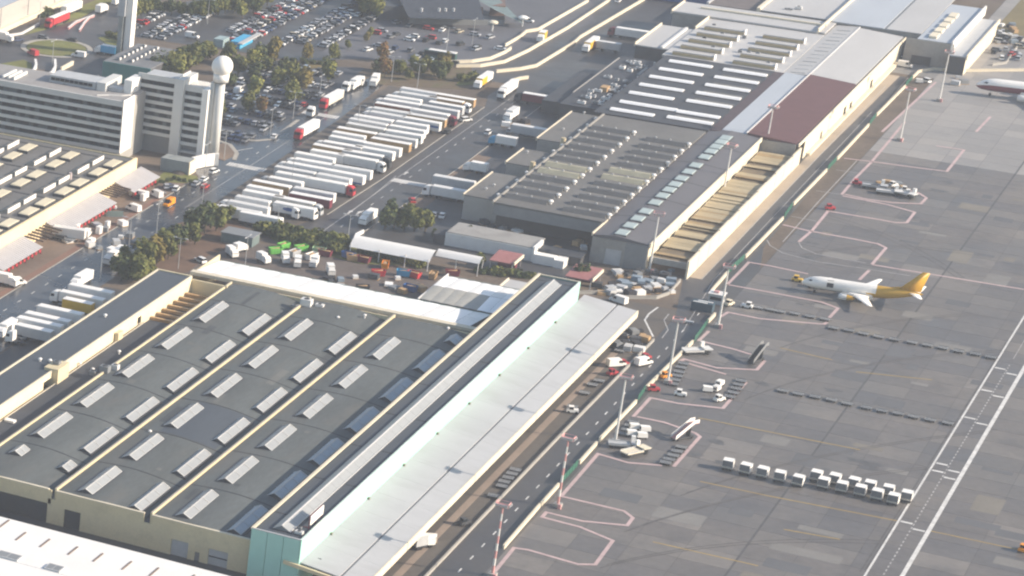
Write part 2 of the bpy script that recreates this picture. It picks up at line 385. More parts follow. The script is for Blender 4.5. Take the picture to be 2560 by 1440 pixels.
part('taxiway_edge_line', MB().box(-75.15, -74.2, 560, 1000, 0.05, 0.072), WHITEP, apron)
dot_me = MB().box(-0.16, 0.16, -0.6, 0.6, -0.02, 0.0).mesh('centre_dash', PALEP)
for k in range(90):
    put('centre_dash', dot_me, apron, (-78.4, 600+2.4*k, 0.073))
part('centre_line', MB().box(-78.5, -78.3, 820, 1000, 0.05, 0.07), PALEP, apron)
tick_me = MB().box(-1.35, 1.35, -0.45, 0.45, -0.02, 0.0).mesh('edge_tick', WHITEP)
for q in ((2267, 1307), (2302, 1327), (2356, 1161), (2350, 1180), (2390, 1180), (2377, 1197), (2422, 1045), (2457, 1061), (2467, 977), (2497, 992), (2502, 922), (2530, 936)):
    p = at(*q); put('edge_tick', tick_me, apron, (-80.1 if p.x < -78.4 else -76.7, p.y, 0.074))
# service road and the yard under the canopy
sr = sheet('service_road', [(-165, 400), (-155.2, 400), (-155.2, 700), (-155.2, 858), (-159.5, 880), (-164, 1118), (-172, 1118), (-172, 990), (-172, 835), (-165, 800)], 0.02, ASPH)
lane_me = MB().box(-0.16, 0.16, -1.2, 1.2, -0.02, 0.0).mesh('lane_dash', WHITEP)
y = at(1387, 1160).y
for k in range(-9, 18):
    put('lane_dash', lane_me, sr, (-160.2, y+k*8.4, 0.034))
part('edge_line', strip_mb([(-167.4, 838), (-167.6, 980), (-167.8, 1100)], 0.25, 0.034), PALEP, sr)
part('lane_line', strip_mb([(-160.2, 790), (-164.2, 840), (-164.6, 1060)], 0.18, 0.036), PALEP, sr)
part('lane_line', strip_mb(px([(1655, 845), (1670, 825), (1660, 800), (1672, 785)]), 0.3, 0.034), PALEP, sr)
part('edge_line', strip_mb(px([(1633, 842), (1612, 800), (1622, 785), (1645, 768)]), 0.5, 0.034), WHITEP, sr)
sheet('loading_yard', rect(-187.0, -165.2, 400, 806), 0.018, mat('yard_asphalt', (0.105, 0.093, 0.082), 0.8, 0.15, 0.06, 0.1, stain=((0.075, 0.07, 0.066), 0.06, 0.6)))
sheet('wall_foot_paving', [(-170.9, 838), (-167.6, 838), (-167.6, 985), (-166.4, 1118), (-170.2, 1118), (-170.9, 985)], 0.03, mat('warm_paving', (0.36, 0.30, 0.235), 0.85, 0.12, 0.08, 0.08))
sheet('canopy_foot_paving', [(-172.0, 540), (-170.2, 540), (-170.2, 784), (-172.0, 784)], 0.026, mat('pinkish_paving', (0.26, 0.205, 0.165), 0.85, 0.12, 0.08, 0.08))
sheet('warehouse_alley', rect(-330, -187.2, 540, 566), 0.014, ASPH)
# roads on the land side
rdA = sheet('main_road', [(-330.3, 500), (-310, 500), (-311.5, 780), (-315, 826), (-317.2, 940), (-321, 1010), (-327, 1010), (-331, 930), (-330.3, 840)], 0.02, WET)
sheet('side_road', [(-330.2, 846), (-331.2, 930), (-342, 893), (-341, 862), (-334, 851)], 0.024, WET)
rdB = sheet('lorry_road', [(-290, 800), (-266, 806), (-263.5, 900), (-264, 1000), (-266, 1130), (-282, 1140), (-284, 1000), (-280.2, 985), (-281.5, 830)], 0.02, ASPH)
lot = sheet('lorry_park', [(-314.8, 806), (-290.5, 806), (-281.8, 830), (-280.5, 984), (-318, 992), (-317, 930), (-315.3, 826)], 0.026, mat('lorry_park_asphalt', (0.088, 0.078, 0.07), 0.7, 0.2, 0.05, 0.1, stain=((0.06, 0.057, 0.055), 0.04, 0.6)))
yardW = sheet('west_yard', [(-346, 640), (-330.6, 640), (-330.6, 838), (-346, 832)], 0.02, PAVE)
sheet('yard_edge_strip', [(-333.0, 640), (-330.6, 640), (-330.6, 822), (-333.0, 822)], 0.032, mat('reddish_paving', (0.20, 0.115, 0.085), 0.85, 0.15, 0.1))
sheet('east_yard', [(-266, 812), (-200, 812), (-200, 855), (-234, 868), (-246, 868), (-246, 1125), (-264, 1125), (-263.6, 900)], 0.016, ASPH)
sheet('brown_verge', [(-263.6, 838), (-258.5, 838), (-258.5, 925), (-263.6, 925)], 0.03, PAVE)
sheet('recycling_yard', [(-303, 731), (-205, 731), (-205, 783), (-222, 796), (-270, 796), (-303, 790)], 0.016, mat('yard_dirt', (0.115, 0.095, 0.085), 0.85, 0.2, 0.06, 0.12, stain=((0.075, 0.066, 0.06), 0.06, 0.6)))
sheet('loading_strip', [(-310, 500), (-293, 500), (-293, 729), (-310, 729)], 0.016, ASPH)
carB = sheet('tree_car_park', [(-372, 880), (-342, 880), (-331.5, 900), (-331.5, 985), (-334, 1010), (-372, 992)], 0.016, mat('car_park_asphalt', (0.058, 0.062, 0.072), 0.6, 0.15, 0.06, 0.08))
carA = sheet('long_car_park', [(-436, 1000), (-356, 1006), (-340, 1022), (-356, 1120), (-405, 1120), (-436, 1050)], 0.016, ASPH)
carC = sheet('open_car_park', [(-355.5, 1020), (-300, 1030), (-284, 1130), (-300, 1190), (-355.5, 1170)], 0.018, mat('pale_car_park', (0.10, 0.102, 0.115), 0.7, 0.15, 0.05, 0.08))
sheet('ring_road', [(-480, 930), (-405, 940), (-410, 980), (-436, 1004), (-440, 1120), (-452, 1120), (-452, 1000), (-480, 985)], 0.014, ASPH)
sheet('far_apron', rect(-172, 500, 1122, 1190), 0.016, mat('far_concrete', (0.20, 0.195, 0.19), 0.7, 0.12, 0.04))
sheet('flyover_ground', [(-300, 1020), (-262, 1020), (-250, 1300), (-290, 1300)], 0.013, ASPH)
sheet('far_roads', [(-440, 1121), (-300, 1192), (-200, 1300), (-200, 1420), (-440, 1420)], 0.012, ASPH)
# road paint
def dashes(parent, x, y0, y1, step, L=2.4, w=0.2, dx=0.0, z=0.036):
    me = MB().box(-w/2, w/2, -L/2, L/2, -0.016, 0.0).mesh('lane_dash', WHITEP); k = 0; y = y0
    while y < y1:
        put('lane_dash', me, parent, (x+dx*(y-y0), y, z)); y += step
dashes(rdA, -319.2, 640, 820, 9.0); dashes(rdA, -325.0, 640, 980, 9.0); dashes(rdB, -273.4, 815, 1000, 9.0)
part('lane_line', strip_mb([(-276.4, 812), (-276.6, 885), (-276.2, 1000)], 0.22, 0.034), PALEP, rdB)
part('edge_line', strip_mb(px([(745, 586), (800, 583), (880, 528), (945, 478), (990, 440)]), 0.25, 0.036), PALEP, rdB)
part('lane_line', strip_mb([(-320.8, 812), (-322.0, 940)], 0.18, 0.034), PALEP, rdA)
part('stop_line', strip_mb(px([(575, 380), (632, 370)]), 0.5, 0.04), PALEP, rdA)
for nm, (a, b), par in (('zebra', ((-277.2, 880.5), (-266.3, 880.5)), rdB), ('zebra', ((-328.5, 865.5), (-315.2, 865.5)), rdA), ('zebra', ((-331, 940), (-318, 940)), rdA)):
    n = 14
    for i in range(n):
        x = a[0]+(b[0]-a[0])*(i+0.5)/n
        part('zebra_bar', MB().box(x-0.33, x+0.33, a[1]-2.0, a[1]+2.0, 0.0, 0.036), WHITEP, par)
def arrow(parent, q, s=1.0):
    p = at(*q); mb = MB(); mb.prism([(p.x-0.25, p.y-2), (p.x+0.25, p.y-2), (p.x+0.25, p.y+0.4), (p.x+0.8, p.y+0.4), (p.x, p.y+2), (p.x-0.8, p.y+0.4), (p.x-0.25, p.y+0.4)], 0.0, 0.037)
    part('road_arrow', mb, WHITEP, parent)
for q in ((875, 530), (897, 532), (1015, 433)): arrow(rdB, q)
# kerbs, verges, lawns
def kerb(name, pts, w=0.5, h=0.14, M=KERB): return struct(name, strip_mb(pts, w, h, h=h), M)
kerb('kerb', [(-330.45, 640), (-330.45, 838)], 0.3)
kerb('kerb', px([(560, 348), (640, 352), (680, 348), (745, 300)]), 1.2)
kerb('kerb', [(-281.3, 832), (-280.2, 880), (-280.2, 984)], 0.35)
kerb('kerb', px([(545, 352), (575, 362), (592, 383), (585, 400)]), 1.4)
kerb('kerb', [(-266, 812), (-263.5, 905), (-264, 1000)], 0.3)
C = Vector((-439.7, 967.7, 0)); ring = [(C.x+11.2*math.cos(t), C.y+11.2*math.sin(t)) for t in [2*math.pi*i/48 for i in range(48)]]
kerb('roundabout_kerb', ring and [(C.x+12.6*math.cos(2*math.pi*i/48), C.y+12.6*math.sin(2*math.pi*i/48)) for i in range(49)], 2.0, 0.16, KERB)
struct('roundabout_lawn', MB().prism(ring, 0.0, 0.24), GRASS)
struct('lawn', MB().prism([(p.x, p.y) for p in px([(0, 160), (60, 150), (80, 160), (78, 178), (60, 190), (0, 196)])], 0.0, 0.12), GRASS)
struct('lawn', MB().prism([(p.x, p.y) for p in px([(385, 455), (410, 430), (490, 440), (500, 452), (470, 458)])], 0.0, 0.12), GRASS)
struct('lawn', MB().prism([(p.x, p.y) for p in px([(245, 95), (270, 88), (300, 100), (300, 118), (268, 112)])], 0.0, 0.12), GRASS)
struct('lawn', MB().prism([(p.x, p.y) for p in px([(150, 38), (240, 0), (320, -12), (270, 8), (200, 45), (110, 75), (60, 88)])], 0.0, 0.12), GRASS)
struct('lawn', MB().prism([(p.x, p.y) for p in px([(1150, 195), (1180, 187), (1215, 190), (1180, 212), (1140, 214)])], 0.0, 0.12), GRASS)
struct('verge', MB().prism([(p.x, p.y) for p in px([(715, 155), (830, 162), (820, 172), (740, 168)])], 0.0, 0.1), mat('dry_grass', (0.17, 0.13, 0.055), 0.9, 0.2, 0.2))
struct('verge', MB().prism([(p.x, p.y) for p in px([(925, 165), (1180, 165), (1170, 225), (930, 210)])], 0.0, 0.08), mat('scrub_earth', (0.13, 0.10, 0.065), 0.9, 0.25, 0.2, stain=((0.08, 0.085, 0.035), 0.2, 0.8)))
struct('verge', MB().prism([(p.x, p.y) for p in px([(285, 690), (440, 560), (560, 530), (640, 590), (520, 640), (470, 680), (380, 700)])], 0.0, 0.08), mat('red_brown_soil', (0.135, 0.085, 0.06), 0.9, 0.2, 0.15))
struct('verge', MB().prism([(p.x, p.y) for p in px([(640, 570), (760, 585), (900, 600), (1060, 665), (900, 660), (700, 610)])], 0.0, 0.08), GRASS)
struct('verge', MB().prism([(-150, 1196), (500, 1196), (500, 1420), (-150, 1420)], 0.0, 0.06), mat('dry_field', (0.155, 0.125, 0.06), 0.9, 0.2, 0.05))
struct('gravel_island', MB().prism([(p.x, p.y) for p in px([(530, 365), (560, 358), (585, 372), (585, 390), (560, 402), (535, 395)])], 0.0, 0.12), PAVE)
# ================================================================== BUILDINGS
def wall_x(x0, x1, y, z0, z1, ops=(), t=0.4):
    """wall in the plane y, facing -y, with rectangular openings (xa,xb,za,zb)"""
    mb = MB(); ops = sorted(ops); x = x0
    for xa, xb, za, zb in ops:
        if xa > x: mb.box(x, xa, y, y+t, z0, z1)
        if za > z0: mb.box(xa, xb, y, y+t, z0, za)
        if zb < z1: mb.box(xa, xb, y, y+t, zb, z1)
        x = xb
    if x < x1: mb.box(x, x1, y, y+t, z0, z1)
    return mb
def wall_y(y0, y1, x, z0, z1, ops=(), t=0.4):
    """wall in the plane x, facing +x"""
    mb = MB(); ops = sorted(ops); yy = y0
    for ya, yb, za, zb in ops:
        if ya > yy: mb.box(x-t, x, yy, ya, z0, z1)
        if za > z0: mb.box(x-t, x, ya, yb, z0, za)
        if zb < z1: mb.box(x-t, x, ya, yb, zb, z1)
        yy = yb
    if yy < y1: mb.box(x-t, x, yy, y1, z0, z1)
    return mb
def gable_light(L, hw, h, frame=0.22):
    """a ridged rooflight along Y, local origin at its base centre: curb with gable ends, glazing, white frame"""
    c = MB(); c.box(-hw-0.5, hw+0.5, -L/2-0.5, L/2+0.5, -0.5, 0.14)
    for s in (-1, 1):
        y = s*L/2; c.add([(-hw, y, 0.1), (hw, y, 0.1), (0, y, h-0.02), (-hw, y-s*0.25, 0.1), (hw, y-s*0.25, 0.1), (0, y-s*0.25, h-0.02)], [(0, 1, 2), (3, 5, 4), (0, 3, 4, 1), (1, 4, 5, 2), (2, 5, 3, 0)])
    g = MB()
    for s in (-1, 1): g.quad((s*hw, -L/2+0.2, 0.12), (s*hw, L/2-0.2, 0.12), (0, L/2-0.2, h), (0, -L/2+0.2, h))
    f = MB()
    for s in (-1, 1):
        e = Vector((-s*hw, 0, h-0.12)).normalized(); nn = Vector((s*(h-0.12), 0, hw)).normalized()*0.06
        def bar(ya, yb, ta, tb):
            a = Vector((s*hw, 0, 0.12)); Ls = (Vector((0, 0, h))-a).length
            P = [a+e*(ta*Ls)+Vector((0, ya, 0)), a+e*(ta*Ls)+Vector((0, yb, 0)), a+e*(tb*Ls)+Vector((0, yb, 0)), a+e*(tb*Ls)+Vector((0, ya, 0))]
            f.hull([p+nn*0.3 for p in P], [p+nn*1.6 for p in P])
        bar(-L/2, L/2, 0.0, 0.07); bar(-L/2, -L/2+0.3, 0.07, 0.93); bar(L/2-0.3, L/2, 0.07, 0.93); bar(-L/2, L/2, 0.93, 1.0)
        n = max(2, int(L/4.4))
        for k in range(1, n): bar(-L/2+L*k/n-0.09, -L/2+L*k/n+0.09, 0.07, 0.93)
    return c, g, f
LIGHTS = {}
def rooflight(parent, world, L, hw, h, name='skylight', cm=None, gm=None, fm=None):
    key = (L, hw, h, cm and cm.name, gm and gm.name)
    if key not in LIGHTS:
        c, g, f = gable_light(L, hw, h)
        LIGHTS[key] = (c.mesh('skylight', cm or DGREY), g.mesh('glazing', gm or GLAZ), f.mesh('glazing_frame', fm or mat('dull_white_frame', (0.48, 0.475, 0.46), 0.6, 0.12, 0.5)))
    a, b, c = LIGHTS[key]
    o = put(name, a, parent, world); link('glazing', b, o); link('glazing_frame', c, o); return o
def vent(parent, x, y, z, s=0.8, M=None, name='roof_vent'):
    key = ('vent', s, M and M.name)
    if key not in LIGHTS:
        mb = MB(); mb.cyl((0, 0, -0.3), (0, 0, 0.6*s), 0.28*s, n=8); mb.lathe([(0.55*s, 0.55*s), (0.6*s, 0.75*s), (0.4*s, 1.0*s), (0.01, 1.1*s)], n=8)
        LIGHTS[key] = mb.mesh(name, M or WHITE)
    return put(name, LIGHTS[key], parent, (x, y, z))
def acunit(parent, x, y, z, sx=2.0, sy=1.4, h=1.2, M=None):
    mb = MB(); mb.box(-sx/2, sx/2, -sy/2, sy/2, 0.25, h); mb.cyl((0, 0, h), (0, 0, h+0.12), min(sx, sy)*0.36, n=10, mi=1)
    for a in (-1, 1):
        for b in (-1, 1): mb.box(a*sx*0.4-0.06, a*sx*0.4+0.06, b*sy*0.4-0.06, b*sy*0.4+0.06, 0.0, 0.25, 1)
    return put('air_conditioner', mb.mesh('air_conditioner', [M or OFFW, DGREY]), parent, (x, y, z))
# ---- 1. big dark-roofed hall in front
Y0, Y1 = 566.0, 730.0
H = thing('warehouse', 'vast dark-roofed warehouse with three bays of ridged skylights and beige front wall', 'warehouse', (-236, Y0, 0))
def fo(pa, pb, z0=None):
    a = at_y(*pa, Y0); b = at_y(*pb, Y0); return (min(a.x, b.x), max(a.x, b.x), max(0.0, min(a.z, b.z)), max(a.z, b.z))
ops = [(-285.0, at_y(125, 1280, Y0).x, 0.0, 5.0), (at_y(160, 1280, Y0).x, at_y(201, 1290, Y0).x, 0.0, 4.6),
       (at_y(428, 1350, Y0).x, at_y(471, 1360, Y0).x, 0.0, 4.0), (at_y(521, 1375, Y0).x, at_y(570, 1388, Y0).x, 0.0, 4.0), (at_y(485, 1390, Y0).x, at_y(498, 1392, Y0).x, 0.0, 2.3)]
bays = ((-272.0, -250.6), (-248.4, -226.2), (-224.0, -199.4))
fw = MB()
fw = wall_x(-295.0, -250.5, Y0, 0, 8.5, ops[:1]); f2 = wall_x(-250.5, -248.5, Y0, 0, 6.3); f3 = wall_x(-248.5, -226.1, Y0, 0, 8.5, ops[1:2]); f4 = wall_x(-226.1, -224.1, Y0, 0, 6.3); f5 = wall_x(-224.1, -199.4, Y0, 0, 8.5, ops[2:])
front = MB()
for q in (fw, f2, f3, f4, f5): front.add(q.v, q.f)
wl = part('front_wall', front, BEIGE, H)
for xa, xb in ((-295.0, -250.5), (-248.5, -226.1), (-224.1, -199.4)):
    part('coping', MB().box(xa-0.05, xb+0.05, Y0-0.12, Y0+0.55, 8.5, 8.72), BEIGEL, H)
part('side_wall', MB().box(-295.0, -282.3, Y0+0.4, Y0+0.8, 0, 8.4), BEIGE, H)
part('back_wall', MB().box(-272, -199.4, Y1-0.4, Y1, 0, 8.3), BEIGE, H)
for i, (xa, xb, za, zb) in enumerate(ops):
    M = DGREY if i < 2 else (LGREY if i < 4 else MGREY)
    d = MB(); d.box(xa, xb, Y0+0.32, Y0+0.5, za, zb)
    if 2 <= i < 4:
        for k in range(1, 5): d.box(xa, xb, Y0+0.28, Y0+0.33, za+(zb-za)*k/5-0.03, za+(zb-za)*k/5+0.03)
    dd = part('loading_door' if i != 4 else 'door', d, M, H)
    if i == 3: part('door_gap', MB().box(xa+0.2, xb-0.2, Y0+0.2, Y0+0.3, 1.9, 2.2), DGREY, dd)
def vz(t): return 8.45-1.45*t+1.0*math.sin(math.pi*t)
def vzx(x):
    for xa, xb in bays:
        if xa <= x <= xb: return vz((x-xa)/(xb-xa))
    return 8.0
for k, (xa, xb) in enumerate(bays):
    mb = MB(); n = 12; prof = []
    for i in range(n+1):
        t = i/n; prof.append((xa+(xb-xa)*t, vz(t)))
    vs_ = []
    for x, z in prof: vs_ += [(x, Y0+0.5, z), (x, Y1-0.4, z)]
    mb.add(vs_, [(2*i, 2*i+2, 2*i+3, 2*i+1) for i in range(n)])
    part('roof_vault', mb, ROOFD, H, smooth=True)
    for ys in (588.5, 613.7, 639.0, 664.3, 689.5, 713.5):
        s = MB(); vs_ = []
        for x, z in prof: vs_ += [(x, ys-0.22, z+0.03), (x, ys+0.22, z+0.03), (x, ys-0.22, z-0.05), (x, ys+0.22, z-0.05)]
        s.add(vs_, [(4*i, 4*i+4, 4*i+5, 4*i+1) for i in range(n)]+[(4*i, 4*i+2, 4*i+6, 4*i+4) for i in range(n)]); part('roof_seam', s, SEAM, H)
for xg in (-249.5, -225.1):
    part('valley_gutter', MB().box(xg-1.2, xg+0.35, Y0+0.45, Y1-0.4, 6.2, 6.5), ROOFB, H)
    part('valley_wall', MB().box(xg+0.35, xg+0.85, Y0+0.56, Y1+0.6, 6.0, 9.0, 0, 1), [BEIGE, mat('weathered_coping', (0.40, 0.365, 0.30), 0.85, 0.12)], H)
    part('valley_side', MB().box(xg-1.4, xg-1.2, Y0+0.45, Y1-0.4, 6.2, 6.98), ROOFB, H)
xa, xb = bays[1]; q = MB(); vs_ = []
for i in range(10):
    t = 0.22+0.075*i; x = xa+(xb-xa)*t; vs_ += [(x, 614.2, vz(t)+0.03), (x, 638.5, vz(t)+0.03)]
q.add(vs_, [(2*i, 2*i+2, 2*i+3, 2*i+1) for i in range(9)]); part('roof_patch', q, ROOFB, H, smooth=True)
for k in range(16):
    xa, xb = RN.choice(bays); ta = RN.choice((0.08, 0.36, 0.42, 0.62, 0.84)); tb = ta+RN.choice((0.05, 0.09, 0.13)); ya = RN.uniform(570, 715); yb = ya+RN.choice((1.5, 3.0, 7.0, 12.0)); q = MB(); vs_ = []
    for i in range(4):
        t = ta+(tb-ta)*i/3; x = xa+(xb-xa)*t; vs_ += [(x, ya, vz(t)+0.022+0.001*k), (x, yb, vz(t)+0.022+0.001*k)]
    q.add(vs_, [(2*i, 2*i+2, 2*i+3, 2*i+1) for i in range(3)]); part('roof_patch', q, RN.choice((mat('new_felt', (0.062, 0.068, 0.073), 0.7, 0.1), mat('faded_felt', (0.118, 0.122, 0.118), 0.85, 0.1))), H)
part('parapet', MB().box(-272.4, -271.95, Y0+0.56, Y1, 5.0, 9.0, 0, 1), [BEIGE, mat('weathered_coping', (0.40, 0.365, 0.30))], H)
for i, (xs, sh) in enumerate((((-266.9), 0), ((-254.3), 0), ((-242.3), 0), ((-229.8), 0), ((-217.6), 0), ((-205.2), 0))):
    for yr in (702.4, 677.1, 651.9, 626.6, 601.8, 576.9):
        if i < 2 and yr < 580:
            rooflight(H, (xs+0.6, 582.4, vzx(xs)-0.1), 5.0, 1.8, 1.1); continue
        rooflight(H, (xs, yr, vzx(xs)-0.12), 16.8, 1.9, 1.12, gm=GLAZ if i < 5 else GLAZB)
rooflight(H, (-205.2, 722.0, vzx(-205.2)-0.1), 6.0, 1.9, 1.12, gm=GLAZB)
for q in ((845, 795), (912, 790), (1120, 822), (375, 1080), (298, 880)): p = at(*q, 8.6); vent(H, p.x, p.y, 8.3, 0.8)
pp = at(770, 765, 8.5)
acunit(H, pp.x-0.5, pp.y, 8.3, 3.0, 2.2, 2.2); acunit(H, pp.x+3.0, pp.y+1, 8.0, 2.2, 1.4, 1.4); acunit(H, pp.x-2.6, pp.y-3, 8.0, 1.6, 1.2, 1.2, MGREY)
p = at(262, 930, 8.5)
acunit(H, p.x, p.y, 8.3, 2.4, 2.0, 2.0, MGREY); acunit(H, p.x+1.5, p.y+3.2, 8.3, 1.8, 1.6, 1.6); acunit(H, p.x-2.6, p.y-1.5, 7.4, 1.6, 1.6, 1.4, MGREY)
# ---- 2. long annex on the left with its sunlit wall and the sunken strip
A = thing('annex', 'long narrow dark-roofed annex beside the big warehouse, with sunlit beige wall', 'building', (-287, Y0, 0))
part('roof', MB().box(-292.3, -282.6, 480, 724.6, 9.4, 9.8), ROOFB, A)
part('coping', MB().box(-292.8, -292.3, 480, 725.2, 9.0, 10.1), BEIGEL, A)
part('coping', MB().box(-292.3, -282.6, 724.6, 725.2, 9.0, 10.1), BEIGE, A)
part('coping', MB().box(-282.6, -282.15, 480, 725.2, 9.3, 10.1), BEIGEL, A)
part('west_wall', MB().box(-292.7, -292.3, 480, 725, 0, 9.0), BEIGE, A)
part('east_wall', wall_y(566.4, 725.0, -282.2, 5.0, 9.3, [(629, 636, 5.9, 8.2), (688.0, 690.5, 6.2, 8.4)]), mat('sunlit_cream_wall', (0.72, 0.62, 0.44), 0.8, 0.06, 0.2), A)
part('back_wall', MB().box(-292.3, -271.5, 725.0, 725.6, 0, 9.0), BEIGE, A)
part('strip_roof', MB().box(-281.0, -272.5, 500, 693.0, 6.2, 6.6), ROOFN, A); part('trough', MB().box(-282.1, -281.0, 500, 693.0, 4.8, 5.0), ROOFN, A)
part('strip_kerb', MB().box(-281.2, -281.0, 500, 690.0, 5.0, 6.75), BEIGEL, A)
for k in range(7):
    y = 696.5+k*4.0; part('courtyard_beam', MB().box(-282.1, -272.5, y, y+1.0, 5.4, 6.2), TAN, A)
part('courtyard_floor', MB().box(-282.1, -272.5, 693.2, 724.8, 0.1, 0.4), mat('courtyard_paving', (0.10, 0.07, 0.055), 0.85), A)
part('stair_house', MB().box(-284.5, -280.5, 633.8, 640.5, 5.6, 10.6), BEIGE, A)
part('stair_house_roof', MB().box(-284.2, -280.8, 634.1, 640.2, 10.4, 10.5), ROOFN, A)
part('buttress', MB().box(-282.0, -280.9, 672.5, 675.5, 5.6, 8.8), BEIGE, A)
acunit(A, -282.7, 637.5, 10.5, 1.8, 1.6, 1.0, MGREY)
for q in ((125, 905), (100, 902), (263, 792)): p = at(*q, 9.9); vent(A, p.x, p.y, 9.8, 0.9)
for q in ((232, 926), (200, 912), (298, 882)): p = at(*q, 6.7); vent(A, p.x, p.y, 6.6, 0.8)
p = at(25, 1062, 5.7); part('roof_hatch', MB().box(p.x-1.3, p.x+1.3, p.y-0.8, p.y+0.8, 6.5, 7.1), WHITE, A)
# ---- 3. mint block and its canopy
Mt = thing('mint_block', 'long tall mint-green block with dark roof and a ribbon skylight', 'building', (-193, 563, 0))
mx0, mx1, my0, my1 = -199.2, -187.3, 563.6, 777.0
part('east_wall', MB().box(mx1-0.3, mx1, my0, my1, 0, 12.7), MINT, Mt)
pw = (mx1-0.3-mx0)/3
for k in range(3):
    part('front_panel', MB().box(mx0+pw*k+0.06, mx0+pw*(k+1)-0.06, my0-0.02, my0+0.3, 0, 12.62), MINT, Mt)
part('front_wall', MB().box(mx0, mx1-0.3, my0+0.3, my0+0.5, 0, 12.5), TEAL, Mt)
part('west_wall', MB().box(mx0, mx0+0.3, my0+0.5, my1, 0, 12.4), TEAL, Mt)
part('back_wall', MB().box(mx0+0.3, mx1-0.3, my1-0.3, my1, 0, 12.4), TEAL, Mt)
part('roof', MB().box(mx0+0.3, mx1-0.3, my0+0.5, my1-0.3, 11.9, 12.15), ROOFB, Mt)
part('coping', MB().box(mx0-0.15, mx0+0.5, my0, my1+0.2, 12.4, 12.85), BEIGEL, Mt)
part('coping', MB().box(mx0+0.5, mx1-0.35, my0-0.1, my0+0.35, 12.62, 12.8), LGREY, Mt)
part('coping', MB().box(mx0+0.5, mx1, my1-0.3, my1+0.1, 12.4, 12.75), BEIGEL, Mt)
part('coping', MB().box(mx1-0.4, mx1+0.05, my0, my1-0.3, 12.7, 12.78), mat('pale_mint_coping', (0.6, 0.72, 0.66), 0.6), Mt)
for k in range(9):
    y = 576.5+k*24.6
    if y < my1-2:
        part('roof_seam', MB().box(mx0+0.5, -195.9, y-0.25, y+0.25, 12.1, 12.19), SEAM, Mt); part('roof_seam', MB().box(-190.9, mx1-0.4, y-0.25, y+0.25, 12.1, 12.19), SEAM, Mt)
o = part('ribbon_skylight', MB().box(-195.6, -191.2, 567, 772, 12.0, 12.35), DGREY, Mt)
g = MB()
for k in range(41):
    ya = 567+5*k
    for s, xe in ((-1, -195.5), (1, -191.3)):
        g.quad((xe, ya+0.03, 12.35), (xe, ya+4.97, 12.35), (-193.4, ya+4.97, 13.5), (-193.4, ya+0.03, 13.5))
part('glazing', g, GLAZ, o)
e = MB()
for y in (567.02, 771.98): e.add([(-195.5, y, 12.35), (-191.3, y, 12.35), (-193.4, y, 13.48)], [(0, 1, 2)])
part('glazing_end', e, MGREY, o)
part('glazing_frame', MB().box(-193.55, -193.25, 567, 772, 13.5, 13.62).box(-191.35, -191.2, 567, 772, 12.35, 12.5), OFFW, o)
for q in ((1398, 700),): pass
acunit(Mt, -189.4, 567.5, 12.15, 1.8, 1.2, 0.9)
acunit(Mt, -190.2, 570.0, 12.15, 0.8, 0.8, 0.8, MGREY)
Sg = thing('rooftop_sign', 'white rooftop sign board facing the apron on the mint block roof', 'sign', (-188.6, 575.5, 12.15))
part('board', MB().box(-188.55, -188.35, 571.4, 579.4, 13.2, 15.4), WHITE, Sg)
part('frame', MB().box(-188.75, -188.55, 571.4, 579.4, 13.1, 13.25).box(-188.75, -188.55, 571.4, 579.4, 15.3, 15.42).box(-188.75, -188.55, 571.3, 571.42, 12.15, 15.4).box(-188.75, -188.55, 579.3, 579.42, 12.15, 15.4).box(-188.75, -188.55, 575.3, 575.42, 12.15, 13.25).box(-190.2, -188.75, 572, 572.15, 12.2, 12.35).box(-190.2, -188.75, 578.6, 578.75, 12.2, 12.35), MAROON, Sg)
Cn = thing('loading_canopy', 'long pale grey loading canopy sloping from the mint block towards the apron', 'canopy', (-179.5, 570, 0))
cy0, cy1 = 564.4, 783.5
def czz(x): return 7.0+(x+187.2)*(-1.75/15.0)
n = 18
for k in range(n):
    ya = cy0+(cy1-cy0)*k/n; yb = cy0+(cy1-cy0)*(k+1)/n
    for xa, xb in ((-187.25, -178.1), (-177.5, -172.2)):
        q = MB(); q.hull([(xa, ya+0.02, czz(xa)-0.3), (xb, ya+0.02, czz(xb)-0.3), (xb, yb-0.02, czz(xb)-0.3), (xa, yb-0.02, czz(xa)-0.3)], [(xa, ya+0.02, czz(xa)), (xb, ya+0.02, czz(xb)), (xb, yb-0.02, czz(xb)), (xa, yb-0.02, czz(xa))])
        part('roof_panel', q, CANO, Cn)
part('roof_gutter', MB().box(-178.1, -177.5, cy0, cy1, czz(-177.8)-0.5, czz(-177.8)-0.22), MGREY, Cn)
part('fascia', MB().box(-172.2, -171.85, cy0-0.4, cy1+0.3, 3.3, 5.3), CREAM, Cn)
part('front_beam', MB().hull([(-190.8, 563.0, 6.3), (-172.2, 563.0, 4.5), (-172.2, 563.55, 4.5), (-190.8, 563.55, 6.3)], [(-190.8, 563.0, 7.15), (-172.2, 563.0, 5.35), (-172.2, 563.55, 5.35), (-190.8, 563.55, 7.15)]), BEIGE, Cn)
part('back_beam', MB().box(-187.2, -172.2, cy1+0.05, cy1+0.4, 4.2, 5.2), LGREY, Cn)
col_me = MB().box(-0.25, 0.25, -0.25, 0.25, 0, 4.4).mesh('column', WCONC2)
for k in range(10): put('column', col_me, Cn, (-176.5, 571+23.5*k, 0))
dr_me = MB().box(-0.25, 0.25, -0.3, 0.3, 0, 0.5).mesh('drain_box', mat('drain_olive', (0.2, 0.2, 0.14)))
for k in range(8): put('drain_box', dr_me, Cn, (-187.0, 583+24.6*k, 6.95))
for q, L in (((640, 1398), 0),): pass
a = at(780, 1395, 6.4); part('roof_rail', MB().box(a.x-2.2, a.x+2.2, a.y-0.15, a.y+0.15, 6.2, 6.75), DGREY, Cn)
